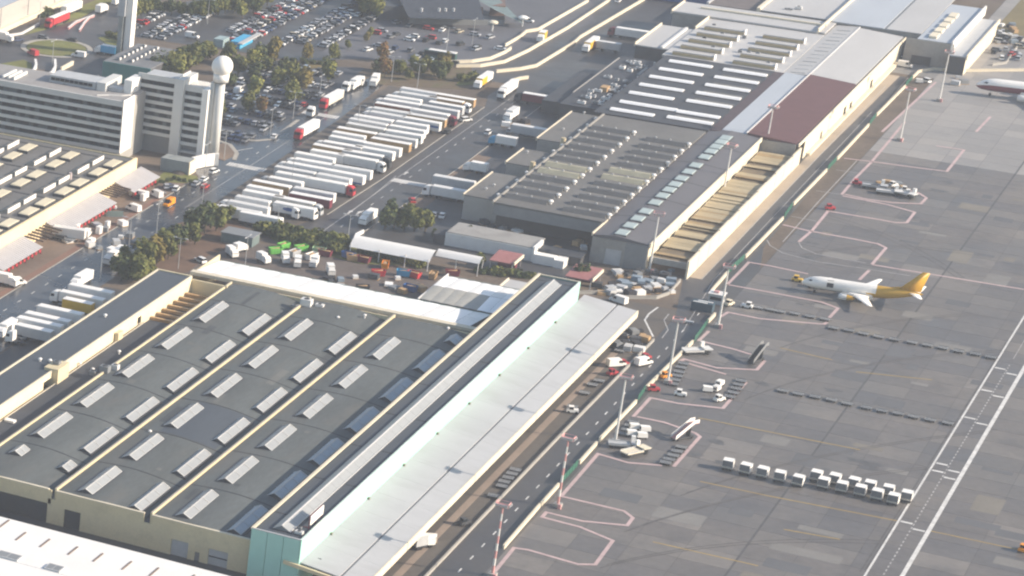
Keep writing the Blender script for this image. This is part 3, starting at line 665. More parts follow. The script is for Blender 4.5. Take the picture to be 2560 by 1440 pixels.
# ---- 4. milky plastic canopies behind the hall
P = thing('plastic_canopy', 'long white corrugated plastic canopy behind the dark warehouse roof', 'canopy', (-245, 745, 0))
def wavy(x0, x1, y0, y1, z0, z1, nx, amp, M, name='roof_sheet', par=P):
    step = (x1-x0)/nx
    for k in range(nx):
        q = MB(); vs_ = []; m_ = 6
        for i in range(m_+1):
            t = i/m_; x = x0+step*(k+t*0.985); dz = amp*abs(math.sin(math.pi*t))
            vs_ += [(x, y0, z0+dz), (x, (y0+y1)/2, (z0+z1)/2+dz*1.3), (x, y1, z1+dz)]
        q.add(vs_, [(3*i, 3*i+3, 3*i+4, 3*i+1) for i in range(m_)]+[(3*i+1, 3*i+4, 3*i+5, 3*i+2) for i in range(m_)])
        part(name, q, M[k % len(M)] if isinstance(M, list) else M, par, smooth=True)
PL2 = mat('clouded_plastic_sheet', (0.76, 0.75, 0.73), 0.5, 0.07, 0.2)
wavy(-285.5, -205.0, 735.5, 755.0, 8.0, 5.6, 17, 0.1, [PLAST, PL2, PLAST, PLAST, PL2])
part('fascia', MB().box(-286, -199.4, 733.2, 735.3, 7.4, 8.35), BEIGEL, P)
part('gutter', MB().box(-285.5, -205, 755.0, 755.5, 5.0, 5.6), DGREEN, P)
part('end_wall', MB().box(-286.2, -285.8, 731, 755, 0, 7.4), BEIGE, P)
pc_me = MB().box(-0.12, 0.12, -0.12, 0.12, 0, 5.4).mesh('post', METAL)
for k in range(14): put('post', pc_me, P, (-285+6.1*k, 755.9, 0))
P2 = thing('glazed_shed', 'white and grey corrugated shed roof tucked between the plastic canopy and mint block', 'shed', (-214, 770, 0))
wavy(-226.0, -199.6, 756.5, 768.0, 5.6, 6.3, 8, 0.1, [mat('grey_fibre_sheet', (0.33, 0.325, 0.30), 0.7, 0.1, 0.3)]*5+[PLAST]*3, par=P2)
wavy(-226.0, -199.6, 768.2, 781.5, 6.3, 5.2, 8, 0.1, [PLAST, PL2], par=P2)
part('edge_beam', MB().box(-226.4, -226.05, 756, 782, 4.8, 5.9), OFFW, P2)
part('back_fascia', MB().box(-226.4, -199.4, 781.7, 782.1, 4.3, 5.3), mat('grey_green_sheet', (0.17, 0.20, 0.18)), P2)
part('wall', MB().box(-199.6, -199.3, 731, 782, 0, 5), GREYW, P2)
for k in range(6): put('post', pc_me, P2, (-226.8, 757+4.6*k, 0))
P3 = thing('small_shed', 'small pale flat-roofed shed just behind the mint block', 'shed', (-205, 789, 0))
a = at(1255, 692, 4.0); part('roof', MB().box(-211.5, -201, 784, 793, 3.6, 4.0), LROOF, P3); part('wall', MB().box(-211.2, -201.3, 784.3, 792.7, 0, 3.6), GREYW, P3); part('parapet', MB().box(-211.9, -211.5, 784, 793, 3.4, 4.4), CREAM, P3)
# ---- 5. white roof at the very bottom left
Bw = thing('white_roofed_shed', 'white-roofed shed with dark roof slits along the bottom edge', 'shed', (-235, 520, 0))
part('roof', MB().box(-330, -192, 440, 548.5, 6.4, 7.0), WROOF, Bw)
part('wall', MB().box(-329.6, -192.4, 440.4, 548.2, 0, 6.4), CREAM, Bw)
sl_me = MB().box(-0.22, 0.22, -2.6, 2.6, -0.2, 0.12).mesh('roof_slit', mat('rust_slit', (0.20, 0.15, 0.12)))
for q in ((10, 1310), (52, 1341), (112, 1358), (182, 1377), (245, 1394), (317, 1414), (385, 1430), (475, 1448)):
    p = at(*q, 7.0); put('roof_slit', sl_me, Bw, (p.x, p.y, 7.0))
for q in ((22, 1390, 2.8), (136, 1420, 1.9)):
    p = at(q[0], q[1], 7.2); hch = part('roof_hatch', MB().box(p.x-q[2], p.x+q[2], p.y-1.5, p.y+1.5, 6.9, 7.4), LGREY, Bw)
    part('glazing', MB().box(p.x-q[2]+0.3, p.x-0.1, p.y-1.2, p.y+1.2, 7.4, 7.44).box(p.x+0.1, p.x+q[2]-0.3, p.y-1.2, p.y+1.2, 7.4, 7.44), MGREY, hch)
part('ridge_cap', MB().box(-330, -192, 527.8, 528.2, 7.0, 7.06), WROOF, Bw)
# ---- 6. west warehouse with awnings
Wh = thing('west_warehouse', 'grey-roofed warehouse at the left edge with rows of cream skylights and a sunlit cream wall', 'warehouse', (-370, 780, 0))
part('roof', MB().box(-420, -345.8, 640, 828.0, 7.2, 7.6), ROOFG, Wh)
for y in (824.0, 799.0, 774.0, 749.0, 724.0, 699.0): part('roof_valley', MB().box(-420, -346.2, y-0.5, y+0.5, 7.55, 7.66), SEAM, Wh)
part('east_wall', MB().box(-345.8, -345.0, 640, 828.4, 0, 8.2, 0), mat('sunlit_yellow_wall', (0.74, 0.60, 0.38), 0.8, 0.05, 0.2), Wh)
part('back_wall', MB().box(-420, -345.8, 828.0, 828.4, 0, 8.0), BEIGE, Wh)
ylist = (817.2, 806.0, 792.2, 781.3, 767.4, 756.4, 742.5, 731.3, 717.5, 706.5)
cm_ = MB(); cm_.box(-1.9, 1.9, -4.2, 4.2, 0, 1.0); cu_me = cm_.mesh('skylight', DGREY)
cg_me = MB().hull([(-1.75, -4.0, 1.0), (1.75, -4.0, 1.0), (1.75, 4.0, 1.0), (-1.75, 4.0, 1.0)], [(-1.5, -3.7, 1.3), (1.5, -3.7, 1.15), (1.5, 3.7, 1.15), (-1.5, 3.7, 1.3)]).mesh('glazing', mat('cream_glazing', (0.62, 0.55, 0.40), 0.5, 0.06))
for xs in (-348.6, -363.6, -378.7, -393.8):
    for y in ylist:
        if not inframe((xs, y, 8), 60): continue
        o = put('skylight', cu_me, Wh, (xs, y, 7.5)); link('glazing', cg_me, o)
rg = MB(); rg.hull([(-1.9, -4.3, 0), (1.6, -4.3, 0), (1.6, 4.3, 0), (-1.9, 4.3, 0)], [(0.9, -4.0, 1.5), (1.5, -4.0, 1.5), (1.5, 4.0, 1.5), (0.9, 4.0, 1.5)]); rg_me = rg.mesh('north_light', mat('tan_grey_sheet', (0.27, 0.24, 0.20), 0.6))
rw_me = MB().box(1.6, 1.75, -4.2, 4.2, 0.3, 1.6).mesh('glazing', WHITE)
for xs in (-355.4, -370.6, -385.7):
    for y in ylist:
        if not inframe((xs, y, 8), 60): continue
        o = put('north_light', rg_me, Wh, (xs, y, 7.6)); link('glazing', rw_me, o)
pp = at(175, 448, 7.6); part('roof_stack', MB().cyl((pp.x, pp.y, 7.5), (pp.x, pp.y, 9.8), 0.55, n=10), mat('pinkish_metal', (0.5, 0.42, 0.42)), Wh)
awm = mat('lilac_corrugated_sheet', (0.42, 0.41, 0.42), 0.55, 0.06, 0.3)
for (ya, yb) in ((811.4, 832.0), (761.0, 798.4), (718.6, 745.2), (672, 705)):
    aw = thing('awning', {811.4: 'corrugated pale grey lean-to awning at the far end of the west warehouse', 761.0: 'longest corrugated pale grey awning midway along the west warehouse', 718.6: 'corrugated pale grey awning at the left edge of the photo', 672: 'corrugated awning nearest the camera at the west warehouse'}[ya], 'awning', (-342.5, ya, 0), 0, 'awnings along the west warehouse')
    nn = int((yb-ya)/1.25)
    for k in range(nn):
        a = ya+(yb-ya)*k/nn; b = ya+(yb-ya)*(k+1)/nn
        part('roof_sheet', MB().hull([(-344.9, a, 4.3), (-338.0, a, 2.1), (-338.0, b-0.1, 2.1), (-344.9, b-0.1, 4.3)], [(-344.9, a+0.18, 4.5), (-338.0, a+0.18, 2.3), (-338.0, b-0.28, 2.3), (-344.9, b-0.28, 4.5)]), awm, aw)
    for k in range(int((yb-ya)/2.6)): part('bumper', MB().box(-338.0, -337.7, ya+2.6*k, ya+2.6*k+1.2, 1.2, 2.0), REDP, aw)
    for k in range(int((yb-ya)/5.2)+1): part('post', MB().box(-338.6, -338.3, ya+5.2*k, ya+5.2*k+0.3, 0, 2.1), MAROON, aw)
for (ya, yb) in ((798.8, 811.0), (745.6, 760.6)):
    for k in range(6):
        y = ya+0.8+k*(yb-ya-1)/5.5
        part('pergola_beam', MB().hull([(-345.0, y, 3.6), (-338.6, y, 3.2), (-338.6, y+0.5, 3.2), (-345.0, y+0.5, 3.6)], [(-345.0, y, 4.1), (-338.6, y, 3.6), (-338.6, y+0.5, 3.6), (-345.0, y+0.5, 4.1)]), mat('dark_brown_steel', (0.10, 0.075, 0.065)), Wh)
# ---- 7. office block with ribbon windows
def ribbon_block(t, x0, x1, y0, y1, nfl, zb, fh, wx, M=WCONC, split=(), wname='window', cut=0.0):
    """storeys of white spandrels with recessed ribbon windows on the -y face"""
    me = [MB().box(0, wx-0.14, 0.0, 0.12, 0.0, fh*0.56).mesh(wname, m_) for m_ in (GLASS, GLASS, GLASSL)]
    for k in range(nfl):
        z = zb+fh*k
        part('spandrel', MB().box(x0, x1, y0, y0+0.5, z, z+fh*0.43), M, t)
        n = int((x1-x0-0.8)/wx); off = (x1-x0-n*wx)/2
        for i in range(n):
            xx = x0+off+i*wx
            if inframe((xx, y0, z), 30): put(wname, RN.choice(me), t, (xx+0.07, y0+0.3, z+fh*0.435))
    part('core_wall', MB().box(x0+0.1, x1-0.1, y0+0.5, y0+1.0, zb, zb+fh*nfl), DGREY, t)
    part('roof_spandrel', MB().box(x0, x1, y0, y0+0.5, zb+fh*nfl, zb+fh*nfl+1.9), M, t)
Of = thing('office_block', 'wide white office block with seven ribbon-window storeys and sunlit blank end wall', 'office building', (-385, 850, 0))
oy0 = 844.3; ox1 = -358.4
OZ, OF_ = 3.3, 2.62
ribbon_block(Of, -432, ox1-0.05, oy0, 862, 6, OZ, OF_, 1.72)
for k in range(7):
    z0 = OZ+k*OF_; part('end_panel', MB().box(ox1, ox1+0.35, oy0-0.1, 853.0, z0+0.05, z0+OF_-0.05 if k < 6 else 21.3), WHITE, Of)
part('roof', MB().box(-432, ox1, oy0+0.6, 864.5, 20.2, 20.6), mat('grey_gravel_roof', (0.27, 0.26, 0.255), 0.9, 0.1, 0.2), Of)
part('inner_wall', MB().box(-432, ox1, 864.0, 864.5, 0, 20.2), WCONC2, Of); part('end_core', MB().box(ox1-0.5, ox1, oy0+1.0, 864, 0, 20.2), WCONC2, Of)
part('ground_floor', MB().box(-432, ox1-1.0, oy0+1.5, 863.5, 0, 3.2), MGREY, Of)
for k in range(10): part('pilotis', MB().box(ox1-1.0-6*k, ox1-0.4-6*k, oy0+0.2, oy0+0.8, 0, 3.25), WCONC2, Of)
part('penthouse', MB().box(-389.5, -372.5, 853.5, 861.5, 20.6, 23.0), LGREY, Of)
for k in range(9): part('penthouse_window', MB().box(-388.9+1.7*k, -387.4+1.7*k, 853.35, 853.5, 21.4, 22.4), GLASS, Of)
part('lift_house', MB().box(-372.0, -368.8, 853, 866, 20.6, 23.4), WCONC, Of)
part('lift_house', MB().box(-363.4, -360.6, 855.5, 864, 20.6, 25.0), WHITE, Of)
part('lift_link', MB().box(-368.6, -363.5, 855, 858, 20.6, 21.8), LGREY, Of)
part('roof_curb', strip_mb([(-369, 847), (-366, 849.5), (-362, 851.5), (-360, 854)], 0.3, 20.95, h=0.35), OFFW, Of)
for q in ((235, 222), (263, 221), (258, 217)): p = at(*q, 20.6); acunit(Of, p.x, p.y, 20.6, 1.4, 1.2, 1.0)
for q in ((175, 182), (216, 216), (160, 212), (245, 192)): p = at(*q, 20.6); vent(Of, p.x, p.y, 20.6, 0.6, MGREY)
for k in range(3): part('roof_louvre', MB().box(-404.5+2.0*k, -403.8+2.0*k, 848, 858, 20.6, 21.6), OFFW, Of)
Wg = thing('office_wing', 'white office wing with two blank pillars beside the radome tower', 'office building', (-347, 862, 0))
wy0 = 862.6
ribbon_block(Wg, -361.6, -347.9, wy0, 874, 7, 6.0, 2.62, 1.5)
part('pillar', MB().box(-347.9, -344.6, wy0-1.6, wy0+10, 0, 26.6), WCONC, Wg)
ribbon_block(Wg, -344.55, -338.3, wy0-0.4, 872, 7, 4.6, 2.62, 1.5)
part('lower_slab', MB().box(-344.55, -338.3, wy0-0.4, wy0+1.2, 2.0, 2.5), WCONC, Wg)
part('corner_pillar', MB().box(-338.25, -336.1, wy0-1.0, wy0+10, 0, 24.4), WHITE, Wg)
part('roof', MB().box(-361.6, -347.9, wy0+0.5, 876, 24.0, 24.4), LGREY, Wg); part('body', MB().box(-361.5, -338.3, wy0+1.3, 876, 0, 23.2), MGREY, Wg)
for k in range(7): part('roof_louvre', MB().box(-344.0+0.9*k, -343.6+0.9*k, wy0+0.2, wy0+9, 23.3, 24.4), OFFW, Wg)
bal_me = MB().box(0, 1.7, 0, 1.8, 0, 0.9).mesh('balcony', OFFW)
for k in range(8): put('balcony', bal_me, Wg, (-336.0, wy0+4.5, 2.6+2.62*k))
part('roof_bar', MB().box(-347.2, -346.9, wy0-0.2, wy0+9, 26.6, 27.2), OFFW, Wg)
part('podium', MB().box(-343.9, -334.0, 845.5, 851, 0, 4.3), mat('grey_granite', (0.24, 0.26, 0.26)), Wg); part('podium_end', MB().box(-334.0, -333.6, 845.3, 851, 0, 4.4), CREAM, Wg)
part('entry_stair', strip_mb([(-335.5, 852), (-333.6, 857), (-331.4, 860.5), (-330.0, 861)], 1.2, 4.2, h=4.0), WHITE, Wg)
Rd = thing('radome_tower', 'slender white radar tower topped by a white radome ball', 'radar tower', (-333.6, 865.2, 0))
mb = MB(); mb.cyl((-333.6, 865.2, 0), (-333.6, 865.2, 26.9), 1.7, 1.55, 20); part('shaft', mb, WCONC, Rd, True)
part('side_duct', MB().box(-336.6, -335.1, 864.2, 866.2, 0, 26.6), WCONC, Rd)
part('collar', MB().lathe([(1.5, 26.7), (2.5, 26.95), (2.5, 27.15), (1.5, 27.2)], (-333.6, 865.2, 0), 20), DGREY, Rd)
part('drum', MB().lathe([(0.1, 27.15), (2.5, 27.15), (2.6, 29.8), (0.1, 29.9)], (-333.6, 865.2, 0), 24), WHITE, Rd, True)
part('radome', MB().lathe([(3.45*math.sin(t), 32.2-3.45*math.cos(t)) for t in [0.72+(math.pi-0.721)*i/14 for i in range(15)]], (-333.6, 865.2, 0), 28), WHITE, Rd, True)
# ---- 8. green-walled hall, tall tower, top-left depot
Gh = thing('green_hall', 'low green-walled hall with two rows of white rooflights behind the offices', 'hall', (-398, 950, 0))
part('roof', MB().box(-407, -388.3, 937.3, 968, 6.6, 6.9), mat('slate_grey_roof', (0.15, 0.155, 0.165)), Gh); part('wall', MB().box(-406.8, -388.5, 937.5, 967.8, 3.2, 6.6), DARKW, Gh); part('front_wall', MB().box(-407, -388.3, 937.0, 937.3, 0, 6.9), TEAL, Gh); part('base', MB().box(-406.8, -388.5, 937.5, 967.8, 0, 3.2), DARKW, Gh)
gl = MB(); gl.hull([(-1.6, -0.9, 0), (1.2, -0.9, 0), (1.2, 0.9, 0), (-1.6, 0.9, 0)], [(0.6, -0.7, 1.1), (1.0, -0.7, 1.1), (1.0, 0.7, 1.1), (0.6, 0.7, 1.1)]); gl_me = gl.mesh('roof_cowl', MGREY); gw_me = MB().box(1.2, 1.32, -0.7, 0.7, 0.3, 1.0).mesh('cowl_face', WHITE)
for x in (-403.4, -398.4):
    for k in range(7): o = put('roof_cowl', gl_me, Gh, (x, 941.5+3.7*k, 6.9)); link('cowl_face', gw_me, o)
Tw = thing('concrete_tower', 'tall slim concrete tower beside the roundabout, sunlit on one side', 'tower', (-414, 972, 0))
part('shaft', MB().box(-416.4, -414.6, 970.0, 974.2, 0, 19.4), mat('shade_toned_concrete', (0.26, 0.28, 0.27)), Tw); part('lit_shaft', MB().box(-414.1, -411.6, 971.0, 974.8, 2.4, 24.0), WHITE, Tw); part('slot', MB().box(-414.6, -414.1, 972.4, 974.0, 0, 21), DGREY, Tw); part('base', MB().box(-414.0, -412.0, 971.4, 974.4, 0, 2.4), CREAM, Tw); part('head', MB().box(-416.9, -414.1, 969.7, 974.6, 15.5, 25.0), LGREY, Tw)  # white sunlit side, darker unlit side: the light is put into the colours
TL = thing('grey_depot', 'long grey sheet-clad depot with a pale lower canopy in the top left corner', 'depot', (-467, 1000, 0))
part('roof', MB().box(-520, -467.2, 935, 1140, 9.6, 10.0), LROOFB, TL); part('east_wall', MB().box(-467.2, -466.8, 935, 1140, 2.5, 10.2), mat('pinkish_grey_sheet', (0.40, 0.375, 0.35), 0.7, 0.05, 0.05, 0.03), TL); part('canopy', MB().box(-466.8, -465.2, 935, 1140, 1.8, 2.6), CREAM, TL); part('base_wall', MB().box(-467.0, -466.6, 935, 1140, 0, 1.8), CREAM, TL)
pipe_me = MB().box(0, 0.15, -0.15, 0.15, 0, 7.4).mesh('downpipe', MGREY)
for k in range(8): put('downpipe', pipe_me, TL, (-466.8, 950+24*k, 2.6))
# ---- 9. saw-roofed hall
B2 = thing('ridged_hall', 'grey-roofed hall with two columns of long dark roof ridges and small white vents', 'hall', (-222, 900, 0))
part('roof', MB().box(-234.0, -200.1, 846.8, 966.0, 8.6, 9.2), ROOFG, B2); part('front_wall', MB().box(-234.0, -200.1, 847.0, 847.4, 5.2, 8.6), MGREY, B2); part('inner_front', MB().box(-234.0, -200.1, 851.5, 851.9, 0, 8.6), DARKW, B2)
part('west_wall', MB().box(-234.0, -233.6, 852, 966, 0, 8.6), GREYW, B2); part('back_wall', MB().box(-233.6, -200.1, 965.6, 966, 0, 8.6), GREYW, B2)
for (ya, yb) in ((853.2, 881.8), (895.4, 914.0), (928.5, 967.8)):
    part('side_wing_wall', MB().box(-245.2, -234.2, ya, yb, 0, 7.6), WCONC2 if ya < 860 else GREYW, B2); part('side_wing_roof', MB().box(-245.4, -234.2, ya-0.1, yb+0.1, 7.6, 7.9), ROOFG, B2); part('side_wing_coping', MB().box(-245.8, -245.4, ya-0.1, yb+0.1, 7.2, 8.2), CREAM, B2)
part('ridge_coping', MB().box(-234.6, -234.0, 846.6, 966.2, 8.4, 9.5), KERB, B2)
r = MB(); r.hull([(-6.6, -2.1, 0), (6.6, -2.1, 0), (6.6, 2.1, 0), (-6.6, 2.1, 0)], [(-6.4, -0.7, 1.15), (6.4, -0.7, 1.15), (6.4, 0.5, 1.15), (-6.4, 0.5, 1.15)])
rd_me = r.mesh('roof_ridge', [mat('dark_grey_sheet', (0.115, 0.116, 0.116), 0.6, 0.15, 0.3)]); ry_me = r.mesh('roof_ridge', [mat('yellow_grey_sheet', (0.36, 0.335, 0.245), 0.6, 0.15, 0.3)])
for ci, (xc, ys) in enumerate(((-226.2, (855, 863, 871.2, 879.8, 888.2, 896.3, 904.7, 912.8, 921.0, 930.0, 938.7, 947.2)), (-207.4, (852.0, 859.7, 868.2, 876.5, 884.7, 893.4, 901.7, 910.0, 918.2, 926.5, 934.8, 944.0)))):
    for k, y in enumerate(ys):
        yl = (ci == 0 and k in (4, 5)) or (ci == 1 and k in (6, 5))
        o = put('roof_ridge', ry_me if yl else rd_me, B2, (xc, y, 9.2)); vent(B2, xc+7.3, y, 9.2, 1.35)
        for dx in (-3.4, 1.2): vent(B2, xc+dx, y-0.2, 10.25, 0.55, LGREY)
for k in range(12): vent(B2, -235.6, 856+9.6*k, 7.9 if k % 3 else 8.2, 1.1, OFFW)
for q in ((1235, 465), (1215, 474), (1408, 325), (1460, 284), (1318, 382)): p = at(*q, 8.0); vent(B2, p.x, p.y, 7.9, 0.8, LGREY)
for y in (893.8, 927.0): part('roof_tank', MB().cyl((-236.4, y, 6.5), (-236.4, y, 10.0), 1.0, 0.8, 10), mat('tan_drum', (0.5, 0.42, 0.28)), B2)
Pu = thing('mauve_roofed_hall', 'mauve-grey roofed hall with a line of square skylights down its middle', 'hall', (-192, 900, 0))
part('roof', MB().add([(-200.0, 835.2, 8.5), (-193.0, 835.2, 9.3), (-183.3, 835.2, 8.3), (-200.0, 971.5, 8.5), (-193.0, 971.5, 9.3), (-183.3, 971.5, 8.3), (-200.0, 835.2, 8.1), (-183.3, 835.2, 7.9), (-200, 971.5, 8.1), (-183.3, 971.5, 7.9)], [(0, 1, 4, 3), (1, 2, 5, 4), (0, 6, 7, 2, 1), (3, 4, 5, 9, 8), (2, 7, 9, 5), (6, 0, 3, 8)]), ROOFP, Pu)
for y in (858.0, 881.0, 904.0, 927.0, 950.0): part('roof_seam', MB().add([(-200.0, y-0.2, 8.54), (-193.0, y-0.2, 9.34), (-183.3, y-0.2, 8.34), (-200.0, y+0.2, 8.54), (-193.0, y+0.2, 9.34), (-183.3, y+0.2, 8.34)], [(0, 1, 4, 3), (1, 2, 5, 4)]), SEAM, Pu)
part('front_wall', wall_x(-200.0, -183.4, 835.3, 0, 7.85, [(-195.8, -190.9, 0, 5.0)]), GREYW, Pu); part('front_door', MB().box(-195.8, -190.9, 835.6, 835.8, 0, 5.0), LGREY, Pu); part('dark_front', MB().box(-190.0, -183.5, 835.05, 835.28, 0, 7.8), MGREY, Pu)
part('west_wall', MB().box(-200.0, -199.7, 835.8, 971, 0, 8.05), GREYW, Pu); part('east_wall', MB().box(-183.7, -183.35, 835.8, 971, 0, 7.9), CREAM, Pu); part('corner_coping', MB().box(-200.4, -200.0, 835.2, 851, 8.0, 9.0), CREAM, Pu); part('edge_coping', MB().box(-183.3, -182.85, 835.2, 971.5, 7.3, 8.7), CREAM, Pu)
sq = MB(); sq.box(-1.9, 1.9, -2.85, 2.85, -0.2, 0.3); sq_me = sq.mesh('skylight', DGREY); sg_me = MB().hull([(-1.75, -2.7, 0.3), (1.75, -2.7, 0.3), (1.75, 2.7, 0.3), (-1.75, 2.7, 0.3)], [(-1.55, -2.5, 0.5), (1.55, -2.5, 0.5), (1.55, 2.5, 0.5), (-1.55, 2.5, 0.5)]).mesh('glazing', mat('greenish_glazing', (0.36, 0.42, 0.41), 0.3, 0.06))
for k, y in enumerate((839.0, 847.3, 855.6, 864.2, 875.0, 883.5, 891.0, 898.0, 905.6, 914.4, 922.9, 934.3, 942, 948.5, 955, 961.0)):
    o = put('skylight', sq_me, Pu, (-192.4, y, 9.2)); link('glazing', sg_me, o)
Pit = thing('yellow_dock_roof', 'low dock roof of yellowed sheets with dark gaps beside the apron road', 'dock', (-177, 900, 0))
y = 838.0; k = 0
while y < 974:
    w = RN.choice((0.9, 1.4, 2.0, 2.6, 3.6)); gap = RN.random() < 0.34
    if not gap: part('roof_sheet', MB().box(-182.6, -171.7, y, min(y+w, 975)-0.12, 4.2+RN.uniform(0, .12), 4.5), YROOF if RN.random() < 0.85 else mat('tan_sheet', (0.30, 0.22, 0.12)), Pit)
    else: part('roof_sheet', MB().box(-182.6, -171.7, y, min(y+w, 975)-0.12, 3.75, 3.9), mat('shade_tan_sheet', (0.17, 0.135, 0.09)), Pit)  # darker sheets in the gaps, shadow put into their colour
    y += w
for k in range(12):
    part('wall_panel', MB().box(-171.6, -171.0, 835.0+11.9*k, 835.0+11.9*(k+1)-0.25, 0, 5.6+0.25*(k % 2)), CREAM, Pit)
part('front_wall', MB().box(-183, -171.7, 836.6, 837.2, 2.6, 4.4), GREYW, Pit); part('floor', MB().box(-183, -171.7, 837.3, 975, 0.05, 0.3), PAVE, Pit)
# ---- 10. black-roofed hall with white strip skylights
B3 = thing('black_roofed_hall', 'near-black roofed hall with two columns of bright white strip skylights', 'hall', (-218, 1010, 0))
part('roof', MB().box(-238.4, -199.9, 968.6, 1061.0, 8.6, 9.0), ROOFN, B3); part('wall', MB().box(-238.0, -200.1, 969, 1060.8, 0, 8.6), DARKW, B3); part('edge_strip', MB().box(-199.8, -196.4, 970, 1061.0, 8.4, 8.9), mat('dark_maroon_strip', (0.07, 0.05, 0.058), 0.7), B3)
def strip_light(x0, x1, y, slope=0.0, w=3.1):
    f = part('skylight', MB().box(x0, x1, y-w/2-0.2, y+w/2+0.2, 8.9, 9.25), DGREY, B3); ng = max(2, int((x1-x0)/3.5))
    for i in range(ng): 
        xa = x0+(x1-x0)*i/ng; xb = x0+(x1-x0)*(i+1)/ng-0.06
        part('glazing', MB().hull([(xa, y-w/2, 9.25), (xb, y-w/2, 9.25), (xb, y+w/2, 9.25), (xa, y+w/2, 9.25)], [(xa, y-w/4, 9.75), (xb, y-w/4, 9.75), (xb, y+w/4, 9.75), (xa, y+w/4, 9.75)]), PLAST, f)
for y in (1051.9, 1038.6, 1025.8, 1012.8, 999.8): strip_light(-234.9, -219.6, y)
strip_light(-234.3, -214.9, 986.0); strip_light(-214.7, -200.3, 985.2); strip_light(-234.3, -219.6, 974.6)
for y in (1051.5, 1039.0, 1026.3, 1013.6, 1001.0, 976.0): strip_light(-215.5, -200.3, y); part('roof_patch', MB().box(-214, -200.6, y+2.6, y+5.6, 8.95, 9.03), ROOFG, B3)
ann = part('side_annex_roof', MB().box(-254, -238.6, 983, 1061, 5.6, 6.0), ROOFN, B3); part('side_annex_wall', MB().box(-253.8, -238.6, 983.2, 1060.8, 0, 5.6), DARKW, B3); part('lower_annex', MB().box(-262, -254.2, 990, 1036, 0, 4.4, 0, 1), [DARKW, ROOFN], B3); part('annex_coping', MB().box(-254.5, -254.1, 1000, 1058, 5.5, 6.2), GREYW, B3)
for i in range(40):
    x = RN.uniform(-250, -239.6); y = RN.uniform(985, 1058)
    acunit(B3, x, y, 6.0, RN.choice((1.2, 1.8, 2.6)), RN.choice((1.0, 1.4, 2.2)), RN.choice((0.8, 1.2)), RN.choice((WHITE, OFFW, OFFW, LGREY, MGREY, TAN)))
part('duct', MB().box(-247, -244.5, 1007, 1011, 6.0, 7.6), TAN, B3); part('duct', MB().box(-241.5, -240.4, 1034, 1046, 6.0, 7.2), MGREY, B3)
# ---- 11. pale-roofed terminal with maroon roof section
B4 = thing('pale_roofed_terminal', 'long pale grey cargo terminal with a maroon roof section and bright wall along the apron', 'terminal', (-185, 1050, 0))
part('flat_strip', MB().box(-196.3, -188.2, 972.5, 1061.8, 8.5, 8.9), LROOFB, B4)
def gable(name, xa, xr, xb, ya, yb, za, zr, zb, M): part(name, MB().add([(xa, ya, za), (xr, ya, zr), (xb, ya, zb), (xa, yb, za), (xr, yb, zr), (xb, yb, zb), (xa, ya, za-0.5), (xb, ya, zb-0.5), (xa, yb, za-0.5), (xb, yb, zb-0.5)], [(0, 1, 4, 3), (1, 2, 5, 4), (0, 6, 7, 2, 1), (3, 4, 5, 9, 8), (2, 7, 9, 5), (6, 0, 3, 8)]), M, B4)
part('maroon_roof', MB().hull([(-188.1, 972.6, 8.2), (-172.2, 972.6, 7.8), (-172.2, 1063.4, 7.8), (-188.1, 1063.4, 8.2)], [(-188.1, 972.6, 9.2), (-172.2, 972.6, 8.2), (-172.2, 1063.4, 8.2), (-188.1, 1063.4, 9.2)]), BROWN, B4)
part('east_roof', MB().hull([(-188.1, 1063.6, 8.2), (-172.2, 1063.6, 7.8), (-172.2, 1146.0, 7.8), (-188.1, 1146.0, 8.2)], [(-188.1, 1063.6, 9.2), (-172.2, 1063.6, 8.2), (-172.2, 1146.0, 8.2), (-188.1, 1146.0, 9.2)]), LROOF, B4)
part('ridge_cap', MB().box(-188.5, -188.0, 972, 1147, 9.2, 9.4), OFFW, B4)
part('west_slope', MB().hull([(-197.0, 1062.0, 8.0), (-188.6, 1062.0, 8.2), (-188.6, 1147.5, 8.2), (-197.0, 1147.5, 8.0)], [(-197.0, 1062.0, 8.6), (-188.6, 1062.0, 9.2), (-188.6, 1147.5, 9.2), (-197.0, 1147.5, 8.6)]), LROOF, B4)
for k in range(13):
    y = 1064+6.2*k; part('roof_mark', MB().hull([(-195+0.1*k % 2, y, 8.76), (-190, y, 9.06), (-190, y+0.4, 9.06), (-195, y+0.4, 8.76)], [(-195, y, 8.86), (-190, y, 9.22), (-190, y+0.4, 9.22), (-195, y+0.4, 8.86)]), MGREY if k % 3 == 0 else LGREY, B4)
part('apron_wall', wall_y(985, 1146, -171.6, 0, 7.2, [(1010, 1013, 0, 3.2), (1046, 1050, 0, 3.6), (1056, 1060, 0, 3.0), (1090, 1094, 0, 3.5)]), CREAM, B4)
part('south_wall', MB().box(-188.0, -172.1, 972.2, 972.5, 0, 7.8), BLUE if False else GREYW, B4); part('wall_gutter', MB().box(-172.15, -171.7, 973, 1146, 7.3, 7.75), DGREY, B4); part('wall_crest', MB().box(-171.55, -171.2, 973, 1147, 7.0, 8.0), CREAM, B4)
part('apron_plinth', MB().box(-171.5, -170.3, 990, 1140, 0, 0.9), CREAM, B4)
part('central_roof', MB().box(-240.0, -197.1, 1061.4, 1128.0, 8.3, 8.8), LROOF, B4); part('central_wall', MB().box(-239.8, -197.2, 1061.6, 1127.8, 0, 8.3), GREYW, B4)
